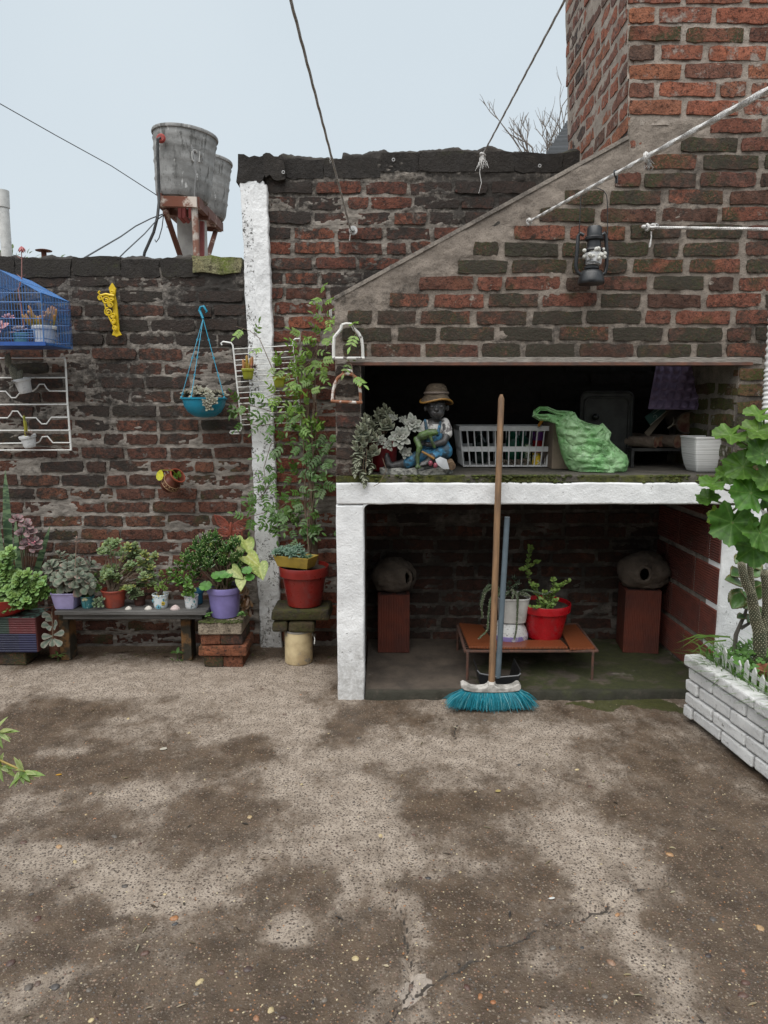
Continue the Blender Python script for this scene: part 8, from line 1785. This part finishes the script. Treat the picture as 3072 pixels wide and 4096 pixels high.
# geranium
ge = thing('geranium', 'bright green geranium with big scalloped leaves at the right edge', 'plant', V(1.62, 2.56, .24))
GER = leafmat('geranium_leaf', rough=.5, trans=.35, bump=.35, bs=60)
def Z9(x, y, d): return D(*fx(2600, 1500, 1.301, x, y), d)
gst = MB(); gb_ = Z9(660, 1180, 2.56); trunk_ = [V(gb_.x, 2.56, .23), Z9(665, 1000, 2.56), Z9(640, 760, 2.56), Z9(605, 650, 2.56), Z9(595, 500, 2.56), Z9(592, 300, 2.56), Z9(592, 200, 2.56)]
gst.tube(trunk_, [.012, .011, .010, .008, .006, .004, .003], 8); gst.tube([Z9(620, 660, 2.56), Z9(570, 680, 2.54), Z9(520, 690, 2.53), Z9(470, 680, 2.53)], [.009, .007, .005, .003], 8)
def gleaf(cx_, cy_, r_, d, n_, up, att, yel=0., ruf=1.):
    kv = R.uniform(.75, 1.15)
    c = Z9(cx_, cy_, d+.2); r_ = r_/1.301*(d+.2)/FPX; n_ = Vector(n_).normalized(); up = Vector(up); up = (up-n_*up.dot(n_)).normalized(); s_ = up.cross(n_); rings = 9; seg = 70; vs = [c-n_*.12*r_]; cs_ = [(.2, .33, .08)]
    ph = R.uniform(0, 6)
    for i in range(1, rings+1):
        q = i/rings
        for k in range(seg):
            a = -pi+2*pi*k/seg; notch = 1-.55*math.exp(-((abs(a)-pi)/.22)**2); lob = 1+.085*cos(7*a)*q; cr_ = 1+.045*cos(a*26)*(q > .9)
            rad = r_*q*notch*lob*cr_; ruff = n_*(r_*.26*ruf*q*q*(sin(a*3.5+ph)+.5*sin(a*8+ph*2))*.6+r_*.16*q*q)
            vs.append(c-n_*.12*r_+(up*cos(a)+s_*sin(a))*rad+ruff); vein = abs(((a*7/(2*pi)) % 1)-.5) > .44
            base = (.068, .185, .024) if not vein else (.125, .26, .05); zone = .78 if .45 < q < .62 else 1.; cs_.append((base[0]*zone*kv+yel*.28, base[1]*zone*kv+yel*.16, base[2]*zone*kv))
    fs = [(0, 1+k, 1+(k+1) % seg) for k in range(seg)]+[(1+i*seg+k, 1+i*seg+(k+1) % seg, 1+(i+1)*seg+(k+1) % seg, 1+(i+1)*seg+k) for i in range(rings-1) for k in range(seg)]
    mb = MB(); mb.add(vs, fs, cs_); obj('leaf', mb, GER, ge); A = Z9(*att, 2.56); b_ = c-n_*.12*r_; gst.tube([A, A.lerp(b_, .5)+V(0, 0, -.012), b_], [.0042, .0036, .0032], 6)
for a_ in ((570,200,75,2.36,(-.1,-.45,1),(-1,-.3,.1),(592,300),.12), (420,305,85,2.33,(-.25,-.5,1),(-1,-.3,-.1),(590,380),.1), (560,285,85,2.30,(0,-.6,1),(-.6,-.6,0),(592,350),.12), (485,470,100,2.30,(-.35,-.8,.75),(-.7,-.2,.5),(590,560),.05), (590,405,95,2.27,(.1,-.85,.6),(0,-.2,1),(592,500),.02),
           (325,560,68,2.34,(-.2,-.5,1),(-1,-.2,.1),(480,600),.08), (300,635,60,2.36,(-.3,-.55,.9),(-1,-.2,-.2),(480,670),.04), (530,610,110,2.26,(-.15,-1,.45),(-.5,-.2,.8),(590,700),0.), (430,770,115,2.30,(-.4,-1,.1),(-.1,0,-1),(490,690),.0), (355,735,60,2.36,(-.9,-.6,.1),(0,0,-1),(450,690),.28), (580,820,95,2.26,(.1,-1,.3),(.2,0,-1),(610,720),.03), (545,900,100,2.32,(-.2,-1,.1),(0,0,-1),(620,760),.0), (620,540,90,2.25,(.2,-1,.5),(.3,0,1),(600,600),.05), (600,620,80,2.30,(.3,-1,.6),(.6,0,.6),(605,680),.03), (500,360,45,2.36,(0,-.8,.8),(-.5,0,1),(590,420),.1), (400,520,60,2.38,(0,-.8,.7),(-.5,0,.7),(560,600),.1), (640,300,80,2.4,(.2,-.6,1),(1,0,.2),(595,330),.05)):
    gleaf(*a_)
obj('stem', gst, mat('geranium_stem', (.13, .19, .06), .6, c2=(.12, .09, .06), sc=15), ge)
cl = obj('clay_shard', MB().lathe([(.035, 0), (.045, .03), (.05, .075), (.054, .08), (.046, .08), (.04, .05)], V(Z6(1200, 1720, 2.62).x, 2.62, .25), 24), mat('terracotta_shard', (.32, .12, .07), .7), None); tag(cl, 'small terracotta pot at the frame edge in the planter grass', 'pot')
# white ribbed drain hose at the right edge
hp = [D(1676, 640, 3.0), D(1664, 800, 3.0), D(1658, 900, 2.98), D(1660, 1000, 2.96), D(1657, 1100, 2.95), D(1668, 1250, 2.95)]; Q = []
for i in range(len(hp)-1):
    for k in range(40): Q.append(hp[i].lerp(hp[i+1], k/40))
hz_ = obj('drain_hose', MB().tube(Q, [.024 if i % 4 < 2 else .0195 for i in range(len(Q))], 14), plastic('white_hose', (.72, .72, .71)), None); tag(hz_, 'white corrugated drain hose down the right pillar', 'hose')
# ================================================================== LEFT FOREGROUND RUNNERS
def Z7(x, y, d): return D(*fx(0, 2750, 2.37, x, y), d)
sp2_ = thing('potted_tradescantia', 'variegated trailing plant whose runner tips enter at the left edge', 'potted plant', V(-1.32, 1.80, 0)); obj('pot', potmesh(.11, .08, .2, V(-1.32, 1.80, 0)), mat('old_clay_pot', (.2, .08, .05)), sp2_); soil_disc(sp2_, V(-1.32, 1.80, .18), .095)
mb = MB(); sm = MB(); mid = Z7(-200, 740, 1.76)
for tip, n in (((240, 800, 1.72), 13), ((25, 745, 1.74), 10), ((-5, 420, 1.74), 11), ((-120, 520, 1.78), 10), ((-220, 640, 1.8), 10)):
    e = Z7(*tip); sm.tube([V(-1.30, 1.80, .19), V(-1.22, 1.79, .42), mid.lerp(e, .3)+V(0, 0, .03), e], [.004, .0035, .003, .0025], 6)
    for k in range(n):
        a = k*2.4; L = R.uniform(.028, .05); d = V(cos(a)*.8+.5, sin(a)*.5-.3, R.uniform(-.9, .9)); k_ = (.17, .27, .05) if k % 3 else (.30, .36, .12); leaf(mb, e-V(.006*(k % 4), 0, 0), d, (R.uniform(-.4, .4), -.6, .8), L, .012, 'lance', 0, -.25, .25, vary(k_), None, (.42, .46, .22) if k % 2 else None)
obj('runner', sm, mat('yellow_runner', (.33, .24, .06), .6), sp2_); obj('leaf_tufts', mb, LEAF, sp2_)
# ================================================================== PEBBLES AND LITTER
PEB = NT('pebble'); cr_ = PEB.node('ShaderNodeValToRGB'); PEB.l(PEB.rnd(), cr_.inputs[0]); e = cr_.color_ramp.elements; e[0].color = (.035, .032, .032, 1); e[1].color = (.50, .40, .22, 1)
for q, c_ in ((.25, (.11, .055, .04)), (.45, (.15, .12, .095)), (.6, (.05, .05, .052)), (.75, (.22, .18, .14)), (.86, (.33, .13, .05)), (.93, (.45, .36, .2))): k = e.new(q); k.color = (*c_, 1)
PEB = PEB.done(PEB.mix(PEB.ramp(PEB.noise(PEB.pos(), 160, 3), .3, .7), cr_.outputs[0], PEB.mix(1., cr_.outputs[0], (.6, .6, .6), 'MULTIPLY')), .45)
def pebme(seed):
    r = random.Random(seed); mb = MB(); mb.ell((0, 0, 0), (1, r.uniform(.55, .9), .42), 8, 5, jit=0); vs = [tuple(v*(1+r.uniform(-.14, .14)) for v in q) for q in mb.v]; me = bpy.data.meshes.new('pebble'); me.from_pydata(vs, [], mb.f); me.polygons.foreach_set('use_smooth', [True]*len(me.polygons)); me.materials.append(PEB); return me
PM = [pebme(k) for k in range(8)]; rp = random.Random(31)
for k in range(230):
    x, y = rp.uniform(-40, 1700), rp.uniform(1480, 2230)**1.0; g = DG(x, y)
    if g.x > 1.25 and g.y < 2.9: continue
    s_ = rp.choice([.004, .0045, .005, .006, .006, .008, .010, .013]); inst('pebble', rp.choice(PM), (g.x, g.y, gz(g.x, g.y)-s_*.10), ground, (rp.uniform(-.2, .2), rp.uniform(-.2, .2), rp.uniform(0, 6.3)), (s_, s_, s_))
CC = [(.04, .036, .034), (.11, .06, .045), (.15, .12, .095), (.06, .058, .058), (.24, .19, .14), (.30, .14, .06), (.48, .4, .25), (.09, .07, .055)]
mb = MB()
for k in range(13000):
    x, y = rp.uniform(-20, 1680), 1440+(2212-1440)*rp.random()**.8; g = DG(x, y)
    if g.x > 1.26 and g.y < 2.88 or g.y > 3.1 and g.x > -.2: continue
    s_ = rp.choice([.0014, .0017, .002, .0024, .003, .004]); c_ = rp.choice(CC); kk = rp.uniform(.7, 1.2); a = rp.uniform(0, 6.3); z_ = gz(g.x, g.y); ca, sa = cos(a), sin(a); vs = []
    for (dx, dy) in ((1, 0), (.4, .7), (-.6, .6), (-1, -.1), (-.3, -.7), (.6, -.6)): dx *= s_*rp.uniform(.8, 1.2); dy *= s_; vs.append((g.x+dx*ca-dy*sa, g.y+dx*sa+dy*ca, z_-.0006))
    vs.append((g.x, g.y, z_+s_*.42)); mb.add(vs, [(q, (q+1) % 6, 6) for q in range(6)], (c_[0]*kk, c_[1]*kk, c_[2]*kk))
tag(obj('pebble_scatter', mb, mat('aggregate', (1, 1, 1), .5, tint=True), ground), kind='stuff')
mb = MB()
for k in range(75):
    x, y = rp.uniform(0, 1660), rp.uniform(1450, 2200); g = DG(x, y)
    if g.x > 1.22 and g.y < 2.9 or (g.y > 3.05 and g.x > -.2): continue
    z_ = gz(g.x, g.y)+.003; a = rp.uniform(0, 6.3); c_ = rp.choice([(.30, .24, .15), (.10, .07, .05), (.05, .04, .035), (.38, .33, .24), (.13, .10, .06)]); leaf(mb, (g.x, g.y, z_), (cos(a), sin(a), .05), (rp.uniform(-.4, .4), rp.uniform(-.4, .4), 1), rp.uniform(.012, .034), rp.uniform(.003, .007), 'lance', 0, -.1, .3, vary(c_, .2))
for x, y, L, W, c_ in ((345,1618,.028,.018,(.52,.48,.42)),(120,1675,.022,.010,(.45,.24,.03)),(1185,1945,.018,.008,(.6,.6,.6)),(1070,1712,.02,.014,(.42,.33,.14))): g = DG(x, y); leaf(mb, (g.x, g.y, gz(g.x, g.y)+.004), (1, .2, .04), (0, -.1, 1), L, W, 'round', .002, 0, .1, c_)
for k in range(150):        # damp crumbs along the wall foot
    x = rp.uniform(-1.95, -.25); y = 3.72+rp.gauss(0, .06); 
    if y > 3.83: continue
    a = rp.uniform(0, 6.3); leaf(mb, (x, y, gz(x, y)+.003), (cos(a), sin(a), rp.uniform(0, .3)), (0, 0, 1), rp.uniform(.008, .03), rp.uniform(.004, .010), 'lance', 0, -.2, .3, vary(rp.choice([(.12, .09, .055), (.07, .05, .035), (.28, .24, .17), (.08, .12, .03)]), .2))
tag(obj('leaf_litter', mb, LEAF, None), 'scattered dry leaf bits and twigs on the patio', 'leaf litter', kind='stuff')
